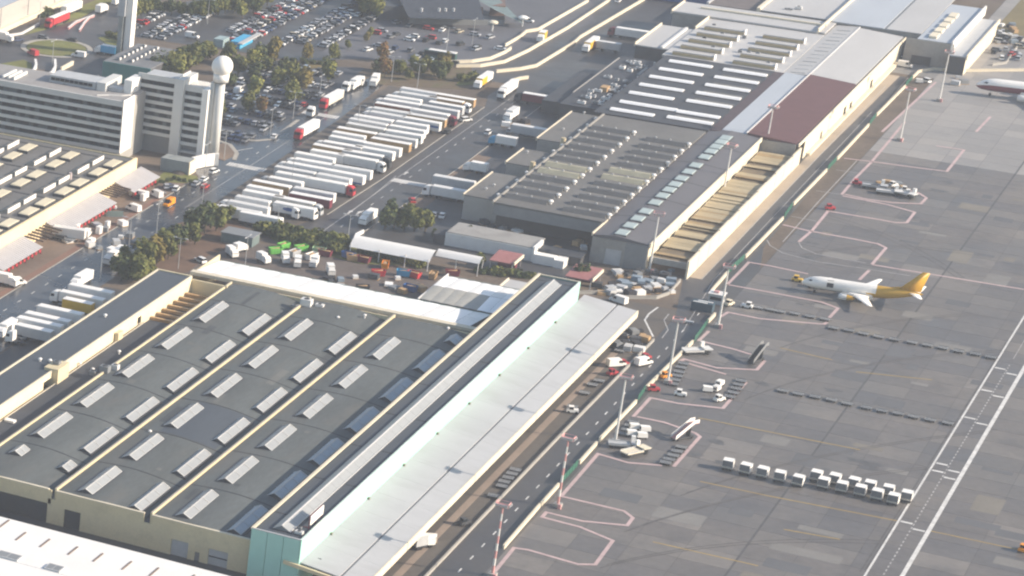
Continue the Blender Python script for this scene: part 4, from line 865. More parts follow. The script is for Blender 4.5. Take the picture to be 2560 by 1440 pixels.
mon = MB(); mon.hull([(-7.4, -1.6, 0), (7.4, -1.6, 0), (7.4, 1.6, 0), (-7.4, 1.6, 0)], [(-7.2, -1.2, 1.5), (7.2, -1.2, 1.5), (7.2, 1.2, 1.5), (-7.2, 1.2, 1.5)]); mon_me = mon.mesh('roof_monitor', LROOF); mw_me = MB().box(-7.3, 7.3, -1.75, -1.6, 0.1, 1.2).mesh('monitor_window', mat('tan_glazing', (0.42, 0.33, 0.19), 0.5, 0.1, 0.5)); me_me = MB().box(7.4, 7.7, -1.5, 1.5, 0, 1.9).mesh('monitor_end', WHITE)
for xc in (-229.6, -208.0):
    for k in range(5):
        o = put('roof_monitor', mon_me, B4, (xc, 1065.0+11.3*k, 8.8)); link('monitor_window', mw_me, o); link('monitor_end', me_me, o)
for i in range(10): acunit(B4, RN.uniform(-236, -200), 1070.5+11.3*RN.randint(0, 4), 8.8, 1.4, 1.2, 1.0, MGREY)
part('cross_roof', MB().box(-254.0, -197.1, 1128.2, 1146.8, 9.0, 9.6), LROOF, B4); part('cross_wall', MB().box(-253.8, -197.3, 1128.6, 1146.4, 0, 9.0), GREYW, B4); part('cross_parapet', MB().box(-254.4, -254.0, 1128, 1147, 8.6, 10.2), CREAM, B4); part('cross_ridge', MB().box(-246, -199, 1138.5, 1139.5, 9.6, 10.3), CREAM, B4)
part('north_wall', MB().box(-254.0, -197.1, 1146.9, 1147.3, 0, 9.3), GREYW, B4)
part('west_block_roof', MB().box(-252.6, -240.2, 1072.0, 1108.6, 8.0, 8.4), LROOF, B4); part('west_block_wall', MB().box(-252.4, -240.2, 1072.2, 1108.4, 0, 8.0), DARKW, B4); part('west_block_parapet', MB().box(-253.0, -252.6, 1072, 1108.8, 7.8, 9.2), CREAM, B4); part('west_block_rib', MB().box(-243.6, -242.6, 1072.2, 1108, 8.4, 9.0), OFFW, B4); part('west_block_parapet', MB().box(-240.2, -239.8, 1108.0, 1128.0, 7.8, 9.8), CREAM, B4)
part('link_roof', MB().box(-240.2, -234.0, 1063, 1072, 7.6, 8.1), LROOF, B4)
# ---- 12. far pale halls
F1 = thing('bluish_roofed_hall', 'far bluish-white roofed hall with square rooflights near its bright edge', 'hall', (-175, 1180, 0))
part('roof', MB().box(-199.4, -180.0, 1148, 1260, 9.4, 9.8), LROOFB, F1); part('roof', MB().box(-179.0, -166.5, 1148, 1260, 9.4, 9.8), LROOF, F1); part('roof', MB().box(-166.3, -154.0, 1140, 1206, 9.2, 9.6), LROOFB, F1); part('roof_valley', MB().box(-180.0, -179.0, 1148, 1260, 9.2, 9.5), MGREY, F1)
part('south_wall', MB().box(-170, -153.0, 1139.6, 1140.0, 0, 9.4), GREYW, F1); part('wall', MB().box(-199.2, -154.2, 1148.3, 1205.8, 0, 9.2), GREYW, F1); part('east_parapet', MB().box(-154.0, -153.4, 1139, 1207, 7.0, 10.6), WHITE, F1)
part('side_roof', MB().box(-153.3, -147.2, 1133, 1200, 6.6, 7.0), LGREY, F1); part('side_parapet', MB().box(-147.2, -146.7, 1132, 1200, 6.0, 7.8), CREAM, F1); part('side_front', MB().box(-153.0, -147.2, 1132.6, 1133.0, 0, 6.6), DGREY, F1); part('side_wall', MB().box(-147.4, -147.2, 1133, 1199, 0, 6.6), CREAM, F1); part('west_parapet', MB().box(-200.0, -199.4, 1128.0, 1262, 8.8, 10.8), CREAM, F1)
fl_me = MB().box(-1.4, 1.4, -3.6, 3.6, 0, 0.9).mesh('rooflight', CREAM)
for k in range(5): put('rooflight', fl_me, F1, (-161.6, 1147+9.4*k, 9.6))
part('dark_opening', MB().box(-167.0, -160.0, 1139.4, 1139.6, 0, 3.4), DGREY, F1)
F2 = thing('grey_north_hall', 'far pale grey flat-roofed hall at the top edge behind the terminal', 'hall', (-225, 1180, 0))
part('roof', MB().box(-226, -200.6, 1150, 1280, 9.3, 9.7), LROOF, F2); part('roof', MB().box(-246, -227.5, 1152, 1280, 8.4, 8.7), mat('brown_grey_roof', (0.13, 0.11, 0.105)), F2); part('parapet', MB().box(-227.5, -226.1, 1150, 1280, 8.6, 10.4), CREAM, F2); part('wall', MB().box(-245.8, -200.8, 1150.4, 1279, 0, 8.4), GREYW, F2); part('parapet', MB().box(-247.0, -246.1, 1152, 1280, 8.0, 9.4), LGREY, F2)
acunit(F2, -214, 1160, 9.7, 2.5, 1.6, 1.2); acunit(F2, -217, 1157, 9.7, 3.0, 1, 0.6, MGREY)
F3 = thing('blue_roofed_building', 'blue-grey roofed building at the top edge left of the terminal', 'building', (-268, 1200, 0))
part('roof', MB().box(-290, -252, 1185, 1240, 6.2, 6.6), mat('slate_blue_roof', (0.10, 0.14, 0.18), 0.5), F3); part('wall', MB().box(-289.7, -252.3, 1185.3, 1239.7, 0, 6.2), BLUE, F3)
# ---- 13. dark building at the top middle
T1 = thing('dark_slate_building', 'dark slate-roofed building with an orange tile band at the top middle', 'building', (-325, 1090, 0))
q = px([(958, 52), (1005, 0), (1195, 0), (1240, 60)], 0)
z0 = 0
def quadroof(a, b, c, d): return MB().add([a, b, c, d], [(0, 1, 2, 3)])
A_, B_, C_, D_ = at(1022, 44, 4.5), at(1210, 50, 4.5), at(1190, -30, 9), at(985, -30, 9)
part('slate_roof', quadroof(A_, B_, C_, D_), mat('slate_roof', (0.05, 0.06, 0.078), 0.9, 0.15, 0.5, spec=0.1), T1); 
A2, B2_, C2, D2_ = at(930, 58, 0.5), at(1018, 54, 1.0), at(983, -30, 9), at(915, -30, 9)
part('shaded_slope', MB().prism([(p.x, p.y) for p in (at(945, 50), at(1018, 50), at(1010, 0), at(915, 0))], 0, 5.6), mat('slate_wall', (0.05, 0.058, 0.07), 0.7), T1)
part('tile_band', MB().prism([(p.x, p.y) for p in (at(1022, 49, 0), at(1205, 51, 0), at(1205, 36, 0), at(1030, 34, 0))], 0, 3.0), BRICK, T1); part('front_wall', MB().prism([(p.x, p.y) for p in (at(1022, 60, 0), at(1260, 64, 0), at(1260, 54, 0), at(1026, 50, 0))], 0, 2.2), MGREY, T1)
part('dormer', MB().prism([(p.x, p.y) for p in (at(1222, 45, 0), at(1260, 46, 0), at(1258, 30, 0), at(1224, 29, 0))], 0, 5.0), mat('brown_brick', (0.15, 0.10, 0.085)), T1); part('teal_roof', quadroof(at(1195, 0, 6), at(1240, 26, 6), at(1310, 60, 2), at(1240, -10, 6)), mat('teal_grey_roof', (0.14, 0.19, 0.20)), T1)
for qx in (1052, 1096, 1112, 1132): pq = at(qx, 38, 4.0); part('roof_cowl', MB().box(pq.x-0.4, pq.x+0.4, pq.y-0.3, pq.y+0.3, 3.6, 6.8), OFFW, T1)
# ---- 14. small buildings between the halls
Tn = thing('arched_canopy', 'white barrel-vaulted canopy standing in the planted strip', 'canopy', (-242, 801, 0))
def vault(x0, x1, y0, y1, z0, rise, M, name):
    n = 10; vs_ = []
    for i in range(n+1):
        t = i/n; yy = y0+(y1-y0)*t; zz = z0+rise*math.sin(math.pi*t); vs_ += [(x0, yy, zz), (x1, yy, zz)]
    part(name, MB().add(vs_, [(2*i, 2*i+1, 2*i+3, 2*i+2) for i in range(n)]), M, Tn, True)
vault(-261.3, -236.5, 796.6, 806.0, 3.2, 2.2, WROOF, 'vault'); vault(-236.4, -223.0, 801.2, 806.4, 4.0, 1.4, WROOF, 'vault')
po_me = MB().box(-0.12, 0.12, -0.12, 0.12, 0, 4).mesh('post', OFFW)
for x, y in ((-261, 797), (-252, 797), (-244, 797), (-237, 797), (-223.4, 801.6), (-223.4, 805.8), (-230, 801.6)): put('post', po_me, Tn, (x, y, 0))
Lw = thing('white_low_building', 'long low white building with an L-shaped white annex wall', 'building', (-228, 830, 0))
part('roof', MB().box(-240.8, -214.0, 824.8, 836, 4.0, 4.3), GREYW, Lw); part('wall', MB().box(-241, -214.3, 824.5, 835.8, 0, 4.0), OFFW, Lw); part('end_wall', MB().box(-214.3, -213.6, 824.3, 833, 0, 4.7), WHITE, Lw); part('annex', MB().box(-213.6, -207.2, 823.5, 826.5, 0, 2.8), WHITE, Lw); part('annex', MB().box(-207.2, -204.2, 823.0, 828.5, 0, 2.4), WHITE, Lw)
for i, (x0, x1, y0, y1, lb) in enumerate(((-222.4, -215.2, 808.9, 818.0, 'dusty red canopy roof on posts beside the white vaulted canopy'), (-199.4, -191.6, 807.6, 818.4, 'dusty red canopy roof with a pale edge near the mauve-roofed hall'))):
    Rr = thing('red_canopy', lb, 'canopy', ((x0+x1)/2, y0, 0), 0, 'red canopies')
    part('roof', MB().hull([(x0, y0, 3.1), (x1, y0, 3.1), (x1, y1, 3.8), (x0, y1, 3.8)], [(x0, y0, 3.35), (x1, y0, 3.35), (x1, y1, 4.05), (x0, y1, 4.05)]), REDR, Rr); part('edge', MB().box(x1, x1+0.4, y0, y1, 3.0, 3.9), CREAM, Rr)
    for x in (x0+0.3, x1-0.3):
        for y in (y0+0.3, y1-0.3): part('post', MB().box(x-0.12, x+0.12, y-0.12, y+0.12, 0, 3.1), METAL, Rr)
    part('counter', MB().box(x0+1, x1-1, y1-3, y1-1, 0, 2.4), MAROON, Rr)
for q, lb in (((1390, 650), 'long dark slatted shed roof between the two red canopies'), ((1150, 612), 'long dark green shed roof behind the white vault')):
    p = at(*q); Sh = thing('dark_shed', lb, 'shed', (p.x, p.y, 0), 0, 'dark sheds')
    part('roof', MB().hull([(p.x-8, p.y-2.6, 2.6), (p.x+8, p.y-2.6, 2.6), (p.x+8, p.y+2.6, 2.6), (p.x-8, p.y+2.6, 2.6)], [(p.x-8, p.y-2.6, 2.8), (p.x+8, p.y-2.6, 2.8), (p.x+8, p.y+2.6, 3.2), (p.x-8, p.y+2.6, 3.2)]), DGREY, Sh); part('wall', MB().box(p.x-7.8, p.x+7.8, p.y-2.4, p.y+2.4, 0, 2.6), DARKW, Sh)
p = at(598, 607); Gr = thing('glazed_cabin', 'grey-green glazed cabin at the back of the recycling yard', 'cabin', (p.x, p.y, 0)); part('wall', MB().box(p.x-5, p.x+5, p.y-2.5, p.y+3.5, 0, 3.0), mat('grey_green_panel', (0.13, 0.17, 0.17)), Gr); part('roof', MB().box(-5.3+p.x, p.x+5.3, p.y-2.8, p.y+3.8, 3.0, 3.3), MGREY, Gr)
p = at(612, 98); Bs = thing('blue_kiosk', 'blue kiosk with white roof at the foot of the long car park', 'kiosk', (p.x, p.y, 0)); p = at(600, 108); part('wall', MB().box(-386.5, -382.5, 1008, 1021, 0, 2.6), LBLUE, Bs); part('roof', MB().hull([(-382.4, 1005, 2.6), (-380.4, 1005, 2.6), (-380.4, 1024, 2.6), (-382.4, 1024, 2.6)], [(-382.4, 1005, 3.0), (-380.4, 1005, 3.0), (-380.4, 1024, 3.0), (-382.4, 1024, 3.0)]), LROOF, Bs); part('pavilion', MB().box(-392.5, -388.5, 1006, 1012, 0, 3), mat('grey_cyan_panel', (0.25, 0.33, 0.34)), Bs)
p = at(433, 24); Wb = thing('white_pavilion', 'long low white pavilion behind the hedge near the tall tower', 'pavilion', (p.x, p.y, 0)); part('wall', MB().box(p.x-6, p.x+4.5, p.y-1.5, p.y+1.5, 0, 1.6), WHITE, Wb); part('roof', MB().box(p.x-6.2, p.x+4.7, p.y-1.7, p.y+1.7, 1.6, 1.8), LGREY, Wb)
# ================================================================== VEHICLES AND GROUND EQUIPMENT
ORD = ['first', 'second', 'third', 'fourth', 'fifth', 'sixth', 'seventh', 'eighth', 'ninth', 'tenth', 'eleventh', 'twelfth', 'thirteenth', 'fourteenth', 'fifteenth', 'sixteenth', 'seventeenth', 'eighteenth', 'nineteenth', 'twentieth',
       'twenty-first', 'twenty-second', 'twenty-third', 'twenty-fourth', 'twenty-fifth', 'twenty-sixth', 'twenty-seventh', 'twenty-eighth', 'twenty-ninth', 'thirtieth']
def wheels(mb, xs, hw, r=0.48, w=0.3, mi=0):
    for x in xs:
        for s in (-1, 1): mb.cyl((x, s*hw, r), (x, s*(hw-w), r), r, n=8, mi=mi)
def newroot(name, cat): return thing(name, '', cat)
PROTO = {}
def add_trailer(t, x0, L, side, roof, band=None):
    b = MB(); x1 = x0+L; w = 1.275
    b.hull([(x0, -w, 1.15), (x1, -w, 1.15), (x1, w, 1.15), (x0, w, 1.15)], [(x0+0.02, -w, 3.86), (x1-0.02, -w, 3.86), (x1-0.02, w, 3.86), (x0+0.02, w, 3.86)])
    b.hull([(x0+0.02, -w, 3.86), (x1-0.02, -w, 3.86), (x1-0.02, w, 3.86), (x0+0.02, w, 3.86)], [(x0+0.15, -w+0.13, 4.0), (x1-0.15, -w+0.13, 4.0), (x1-0.15, w-0.13, 4.0), (x0+0.15, w-0.13, 4.0)], 1)
    bd = lpart('trailer_body', b, [side, roof], t)
    if band:
        q = MB()
        for s in (-1, 1): q.box(x0+.3, x1-.3, s*1.28-.012, s*1.28+.012, *((1.25, 1.75) if band[1] == 0 else (2.2, 3.0)))
        link('side_band', q.mesh('side_band', band[0]), bd)
    g = MB(); g.box(x0+0.3, x1-0.4, -0.5, 0.5, 0.85, 1.15, 1); wheels(g, (x0+1.6, x0+2.9, x0+4.2), 1.22); g.box(x1-3.4, x1-3.1, -1.0, 1.0, 0.1, 0.9, 1); g.box(x0, x0+0.12, -1.2, 1.2, 0.45, 1.0, 1)
    g.box(x0+5.2, x1-4.0, -1.24, -1.18, 0.45, 1.05, 1); g.box(x0+5.2, x1-4.0, 1.18, 1.24, 0.45, 1.05, 1)
    lpart('running_gear', g, [BLACK, DGREY], t)
    d = MB()
    for k in range(2): d.box(x0-0.04, x0, -1.2+1.22*k, -0.02+1.22*k, 1.25, 3.8)
    lpart('rear_doors', d, OFFW, t)
def add_cab(t, xf, paint, tall=3.6):
    """tractor unit, front at xf"""
    c = MB(); w = 1.22
    c.hull([(xf-2.3, -w, 0.9), (xf, -w, 0.55), (xf, w, 0.55), (xf-2.3, w, 0.9)], [(xf-2.3, -w, 2.0), (xf+0.02, -w, 2.0), (xf+0.02, w, 2.0), (xf-2.3, w, 2.0)])
    c.hull([(xf-2.3, -w, 2.0), (xf+0.02, -w, 2.0), (xf+0.02, w, 2.0), (xf-2.3, w, 2.0)], [(xf-2.3, -w+0.06, tall-0.5), (xf-0.22, -w+0.06, tall-0.5), (xf-0.22, w-0.06, tall-0.5), (xf-2.3, w-0.06, tall-0.5)])
    c.hull([(xf-2.3, -w+0.06, tall-0.5), (xf-0.22, -w+0.06, tall-0.5), (xf-0.22, w-0.06, tall-0.5), (xf-2.3, w-0.06, tall-0.5)], [(xf-2.2, -w+0.2, tall+0.15), (xf-0.95, -w+0.2, tall), (xf-0.95, w-0.2, tall), (xf-2.2, w-0.2, tall+0.15)])
    cab = lpart('cab', c, paint, t)
    g = MB(); g.add([(xf+0.03, -1.1, 2.05), (xf+0.03, 1.1, 2.05), (xf-0.19, 1.05, tall-0.58), (xf-0.19, -1.05, tall-0.58)], [(0, 1, 2, 3)])
    for s in (-1, 1): g.add([(xf-1.3, s*1.235, 2.1), (xf-0.15, s*1.235, 2.1), (xf-0.28, s*1.185, tall-0.7), (xf-1.3, s*1.185, tall-0.7)], [(0, 1, 2, 3)])
    link('windscreen', g.mesh('windscreen', GLASS), cab)
    h = MB(); h.box(xf-5.9, xf-0.3, -0.45, 0.45, 0.6, 0.95, 1); wheels(h, (xf-1.3, xf-4.9), 1.2, 0.5, 0.35); h.box(xf-3.4, xf-2.5, -1.15, 1.15, 0.45, 1.0, 1); h.box(xf-0.05, xf+0.08, -1.2, 1.2, 0.35, 0.75, 1)
    lpart('tractor_chassis', h, [BLACK, DGREY], t)
def semi(side, roof, cabm=None, L=13.6, decal=None, band=None):
    key = ('semi', side.name, roof.name, cabm and cabm.name, L, decal and decal.name, band and (band[0].name, band[1]))
    if key not in PROTO:
        t = newroot('lorry' if cabm else 'trailer', 'lorry' if cabm else 'trailer')
        x1 = L/2 if not cabm else L/2-1.0; add_trailer(t, x1-L, L, side, roof, band)
        if cabm: add_cab(t, x1+2.75, cabm)
        if decal:
            for s in (-1, 1):
                d = MB(); n = 14; vs_ = [(x1-L*0.62+1.9*math.cos(2*math.pi*i/n), s*1.29, 2.55+0.6*math.sin(2*math.pi*i/n)) for i in range(n)]; d.add(vs_, [tuple(range(n))]); lpart('decal', d, decal, t)
        PROTO[key] = Proto(t)
    return PROTO[key]
def tractor(cabm):
    key = ('tractor', cabm.name)
    if key not in PROTO:
        t = newroot('tractor_unit', 'lorry'); add_cab(t, 2.9, cabm); PROTO[key] = Proto(t)
    return PROTO[key]
def boxtruck(cabm, side, roof, L=6.5, side2=None):
    key = ('box', cabm.name, side.name, roof.name, L, side2 and side2.name)
    if key not in PROTO:
        t = newroot('box_lorry', 'lorry'); x1 = L/2-0.6; x0 = -L/2-0.6; w = 1.22
        cuts = [(x0, x1, side)] if side2 is None else [(x0, x0+L*0.52, side2), (x0+L*0.52+0.15, x1, side)]
        for a, b_, M in cuts:
            b = MB(); b.box(a, b_, -w, w, 1.0, 3.55); b.box(a+0.05, b_-0.05, -w+0.05, w-0.05, 3.55, 3.64, 1); lpart('cargo_box', b, [M, roof], t)
        g = MB(); g.box(x0+0.2, x1+1.0, -0.5, 0.5, 0.65, 1.0, 1); wheels(g, (x0+1.6, x1+0.9), 1.2, 0.45); lpart('running_gear', g, [BLACK, DGREY], t)
        add_cab(t, x1+2.4, cabm, 2.9); PROTO[key] = Proto(t)
    return PROTO[key]
def van(paint, L=5.4, h=2.3):
    key = ('van', paint.name, L, h)
    if key not in PROTO:
        t = newroot('van', 'van'); x0 = -L/2; x1 = L/2; w = 0.98
        b = MB(); b.hull([(x0, -w, 0.4), (x1-1.3, -w, 0.4), (x1-1.3, w, 0.4), (x0, w, 0.4)], [(x0+0.1, -w+0.1, h), (x1-1.75, -w+0.1, h), (x1-1.75, w-0.1, h), (x0+0.1, w-0.1, h)])
        b.hull([(x1-1.32, -w, 0.4), (x1, -w+0.08, 0.4), (x1, w-0.08, 0.4), (x1-1.32, w, 0.4)], [(x1-1.36, -w+0.03, 1.25), (x1-0.1, -w+0.12, 1.0), (x1-0.1, w-0.12, 1.0), (x1-1.36, w-0.03, 1.25)])
        bd = lpart('body', b, paint, t)
        g = MB(); g.add([(x1-0.75, -0.82, 1.2), (x1-0.75, 0.82, 1.2), (x1-1.7, 0.78, h-0.06), (x1-1.7, -0.78, h-0.06)], [(0, 1, 2, 3)])
        for s in (-1, 1): g.add([(x1-2.5, s*0.99, 1.25), (x1-1.35, s*0.99, 1.25), (x1-1.8, s*0.93, h-0.35), (x1-2.5, s*0.93, h-0.35)], [(0, 1, 2, 3)])
        lpart('window', g, GLASS, t); q = MB(); wheels(q, (x0+1.0, x1-0.95), 0.95, 0.34, 0.24); lpart('wheel_set', q, BLACK, t); PROTO[key] = Proto(t)
    return PROTO[key]
def car_mesh(paint, kind=0):
    L = (4.2, 4.6, 4.4)[kind]; hh = (1.48, 1.42, 1.68)[kind]; w = 0.88; x0 = -L/2; x1 = L/2
    b = MB()
    b.hull([(x0+0.05, -w+0.05, 0.22), (x1-0.05, -w+0.08, 0.22), (x1-0.05, w-0.08, 0.22), (x0+0.05, w-0.05, 0.22)], [(x0, -w, 0.62), (x1, -w+0.06, 0.58), (x1, w-0.06, 0.58), (x0, w, 0.62)])
    b.hull([(x0, -w, 0.62), (x1, -w+0.06, 0.58), (x1, w-0.06, 0.58), (x0, w, 0.62)], [(x0+0.12, -w+0.04, 0.93), (x1-0.35, -w+0.1, 0.82), (x1-0.35, w-0.1, 0.82), (x0+0.12, w-0.04, 0.93)])
    ra = x0+(0.45, 1.05, 0.25)[kind]; fa = x1-1.75; rb = x0+(0.12, 0.45, 0.12)[kind]; fb = x1-1.0
    b.hull([(rb, -w+0.05, 0.9), (fb, -w+0.1, 0.86), (fb, w-0.1, 0.86), (rb, w-0.05, 0.9)], [(ra, -w+0.22, hh-0.05), (fa, -w+0.22, hh-0.05), (fa, w-0.22, hh-0.05), (ra, w-0.22, hh-0.05)], 1)
    b.hull([(ra-0.03, -w+0.2, hh-0.06), (fa+0.05, -w+0.2, hh-0.06), (fa+0.05, w-0.2, hh-0.06), (ra-0.03, w-0.2, hh-0.06)], [(ra+0.08, -w+0.28, hh), (fa-0.1, -w+0.28, hh), (fa-0.1, w-0.28, hh), (ra+0.08, w-0.28, hh)])
    wheels(b, (x0+0.8, x1-0.85), 0.87, 0.31, 0.2, 2)
    return b
CARP = {}
for n, c, m_ in (('white', (0.72, 0.72, 0.71), 0), ('silver', (0.42, 0.43, 0.45), 0.3), ('grey', (0.16, 0.165, 0.18), 0.2), ('black', (0.018, 0.019, 0.022), 0), ('dark blue', (0.025, 0.045, 0.11), 0.1), ('red', (0.42, 0.03, 0.03), 0), ('pale blue', (0.28, 0.36, 0.45), 0.2), ('beige', (0.42, 0.37, 0.28), 0.1)):
    CARP[n] = mat('car_paint_'+n.replace(' ', '_'), c, 0.5, 0.04, 0.5, 0.02, metal=m_, spec=0.6)
CARM = {}
def car_me(col, kind):
    if (col, kind) not in CARM: CARM[(col, kind)] = car_mesh(CARP[col], kind).mesh('car', [CARP[col], GLASS, BLACK])
    return CARM[(col, kind)]
CARNAMES = list(CARP); CARW = [20, 22, 20, 18, 9, 4, 5, 2]
CARWD = [5, 13, 26, 28, 14, 2, 10, 1]
KNAME = ('hatchback', 'saloon', 'estate')
cars = []          # (x, y, z, rz, colour, kind, place text)
def carcol(): return RN.choices(CARNAMES, CARW)[0]
def car(x, y, rz, col, place, kind=None, z=0.03, own=None): cars.append((x, y, z, rz, col or carcol(), RN.choice((0, 0, 1, 2)) if kind is None else kind, place, own))
# tree car park: rows along X, nearest row first
ROWN = ['nearest', 'second', 'third', 'fourth', 'fifth', 'sixth', 'seventh', 'eighth', 'ninth', 'tenth', 'eleventh', 'twelfth', 'thirteenth', 'fourteenth', 'fifteenth', 'sixteenth']
def dark(): return RN.choices(CARNAMES, CARWD)[0]
y = 893.0; k = 0
while y < 1004:
    for dy in (0.0, 5.2):
        xl = -366.5; xr = -332.8 if y+dy < 985 else -336
        x = xl; n_ = 0
        while x < xr:
            if RN.random() < 0.86 and not (y < 905 and x < -345):
                if inframe((x, y+dy, 0), 10): n_ += 1
                car(x+RN.uniform(-.15, .15), y+dy+RN.uniform(-.3, .3), D2R(90) if RN.random() < .5 else D2R(-90), dark(), '%s from left, %s row in the tree-dotted car park' % (ORD[max(0, n_-1)], ROWN[k]))
            x += 2.55
        k += 1
    y += 16.2
for i, (xr, ya, yb) in enumerate(((-428.6, 1003, 1040), (-419.0, 1004, 1058), (-413.6, 1004, 1060), (-395.0, 1030, 1100), (-390.0, 1016, 1112), (-384.8, 1010, 1112), (-372.3, 1023, 1112), (-366.9, 1030, 1088), (-358.0, 1030, 1100))):
    y = ya; n_ = 0
    while y < yb:
        if RN.random() < 0.9:
            n_ += 1; car(xr+RN.uniform(-.3, .3), y, 0 if RN.random() < .5 else math.pi, None, '%s from near end, %s row from left in the long car park' % ((ORD+['%dth' % q for q in range(31, 60)])[n_-1], ROWN[i].replace('nearest', 'first')))
        y += 2.55
op = []
for i in range(60):
    gx = RN.choice((-348, -341, -334, -328.5, -322, -316.5, -309)); gy = RN.choice((1034, 1042, 1060, 1066, 1081)) + RN.uniform(-2, 2)
    if all(abs(gx-c[0])+abs(gy-c[1]) > 4.5 for c in op): op.append((gx+RN.uniform(-1, 1), gy, RN.choice((0, 180, 90, 75))))
op.sort(key=lambda q: proj((q[0], q[1], 0))[0])
for i, q in enumerate(op): car(q[0], q[1], D2R(q[2]), None, '%s from left in the open car park near the bus' % ORD[min(i, 29)] if i < 30 else '%s from right in the open car park near the bus' % ORD[len(op)-1-i])
op = []
for i in range(28):
    p = at(RN.uniform(2478, 2556), RN.uniform(80, 152))
    if all((p-q).length > 2.8 for q in op): op.append(p)
op.sort(key=lambda q: proj(q)[0])
for i, p in enumerate(op): car(p.x, p.y, D2R(RN.choice((90, 80, 100, 0))), None, '%s from left on the top right yard' % ORD[i], z=0.05)
# individually placed cars: px, heading, colour, kind, label
for qx, qy, h, col, kd, lb in (
    (512, 470, 90, 'red', 0, 'red car driving past the office tower on the wet main road'), (535, 432, 80, 'white', 2, 'white car turning at the crossing below the radar tower'), (509, 452, 90, 'white', 1, 'white car right behind the red car on the main road'), (490, 463, 90, 'silver', 0, 'silver car at the kerb beside the red car'),
    (45, 103, 60, 'dark blue', 1, 'dark blue car circling the roundabout on its left'), (180, 103, 170, 'black', 1, 'black car on the far side of the roundabout'), (108, 97, 0, 'grey', 0, 'grey car behind the roundabout lawn'),
    (415, 470, 120, 'silver', 0, 'silver car parked by the lawn next to the far awning'), (440, 476, 100, 'white', 2, 'white car by the hedge of the west yard'), (398, 487, 60, 'grey', 1, 'grey car parked in the middle of the west yard'), (425, 470, 60, 'dark blue', 1, 'dark blue car parked among cars in the west yard'),
    (345, 497, 180, 'black', 1, 'black car under the long shadow in the west yard'), (685, 345, 100, 'white', 1, 'white car waiting at the junction of the main road'), (1220, 335, 90, 'white', 2, 'white car in shade beside the ridged hall'), (1275, 330, 90, 'silver', 0, 'silver car near lorries in the shaded yard'),
    (1165, 303, 60, 'white', 2, 'white car at the right side of the lorry park'), (1117, 333, 90, 'black', 0, 'black car on the kerb of the lorry road'), (895, 40, 90, 'white', 1, 'white car near the shaded slate wall'),
    (1320, 55, 0, 'white', 2, 'white car beside the flyover ramp'), (1250, 125, 10, 'white', 1, 'white car where the flyover ramps meet'), (1545, 5, 90, 'white', 1, 'white car on the far road at the top edge'),
    (1030, 505, 120, 'red', 0, 'red car parked by the trees on the brown verge'), (1105, 543, 100, 'white', 1, 'white car parked in front of the green-edged trees'), (1085, 541, 100, 'silver', 1, 'silver car next to the trees near the low white building'),
    (2312, 205, 150, 'white', 2, 'white car behind the blast wall corner on the pale apron'), (2265, 148, 170, 'white', 1, 'white car parked below the grey far hall'), (2240, 143, 170, 'silver', 0, 'silver car at the foot of the far hall'),
    (500, 655, 150, 'white', 2, 'white car by the corner of the plastic canopy'), (28, 712, 60, 'silver', 0, 'silver car parked between white vans at left edge'), (48, 845, 150, 'silver', 1, 'silver car in the loading strip by the annex')):
    p = at(qx, qy); car(p.x, p.y, D2R(h), col, '', kd, 0.05, lb)
cars.sort(key=lambda c: (c[7] is None, math.hypot(c[0], c[1])))
restm = {}
for i, (x, y, z, rz, col, kd, place, own) in enumerate(cars):
    if not inframe((x, y, 0), 20): continue
    if i < 296:
        o = link('car', car_me(col, kd), None, (x, y, z), rz)
        if own: tag(o, own, 'car', 'cars on the roads and yards')
        else: tag(o, '%s %s, %s' % (col, KNAME[kd], place), 'car', 'cars parked '+place[place.rindex(' in the ' if ' in the ' in place else ' on the ')+1:])
    else:
        src = car_mesh(CARP[col], kd); c_, s_ = math.cos(rz), math.sin(rz)
        restm.setdefault(col, MB())
        q = restm[col]; o_ = len(q.v); q.v += [(x+c_*v[0]-s_*v[1], y+s_*v[0]+c_*v[1], z+v[2]) for v in src.v]; q.f += [tuple(j+o_ for j in f) for f in src.f]; q.mi += src.mi
if restm:
    al = MB(); ml = []
    for col, q in restm.items():
        o_ = len(al.v); b_ = len(ml); al.v += q.v; al.f += [tuple(j+o_ for j in f) for f in q.f]; al.mi += [b_+j for j in q.mi]; ml += [CARP[col], GLASS, BLACK]
    struct('distant_parked_cars', al, ml, 'stuff')
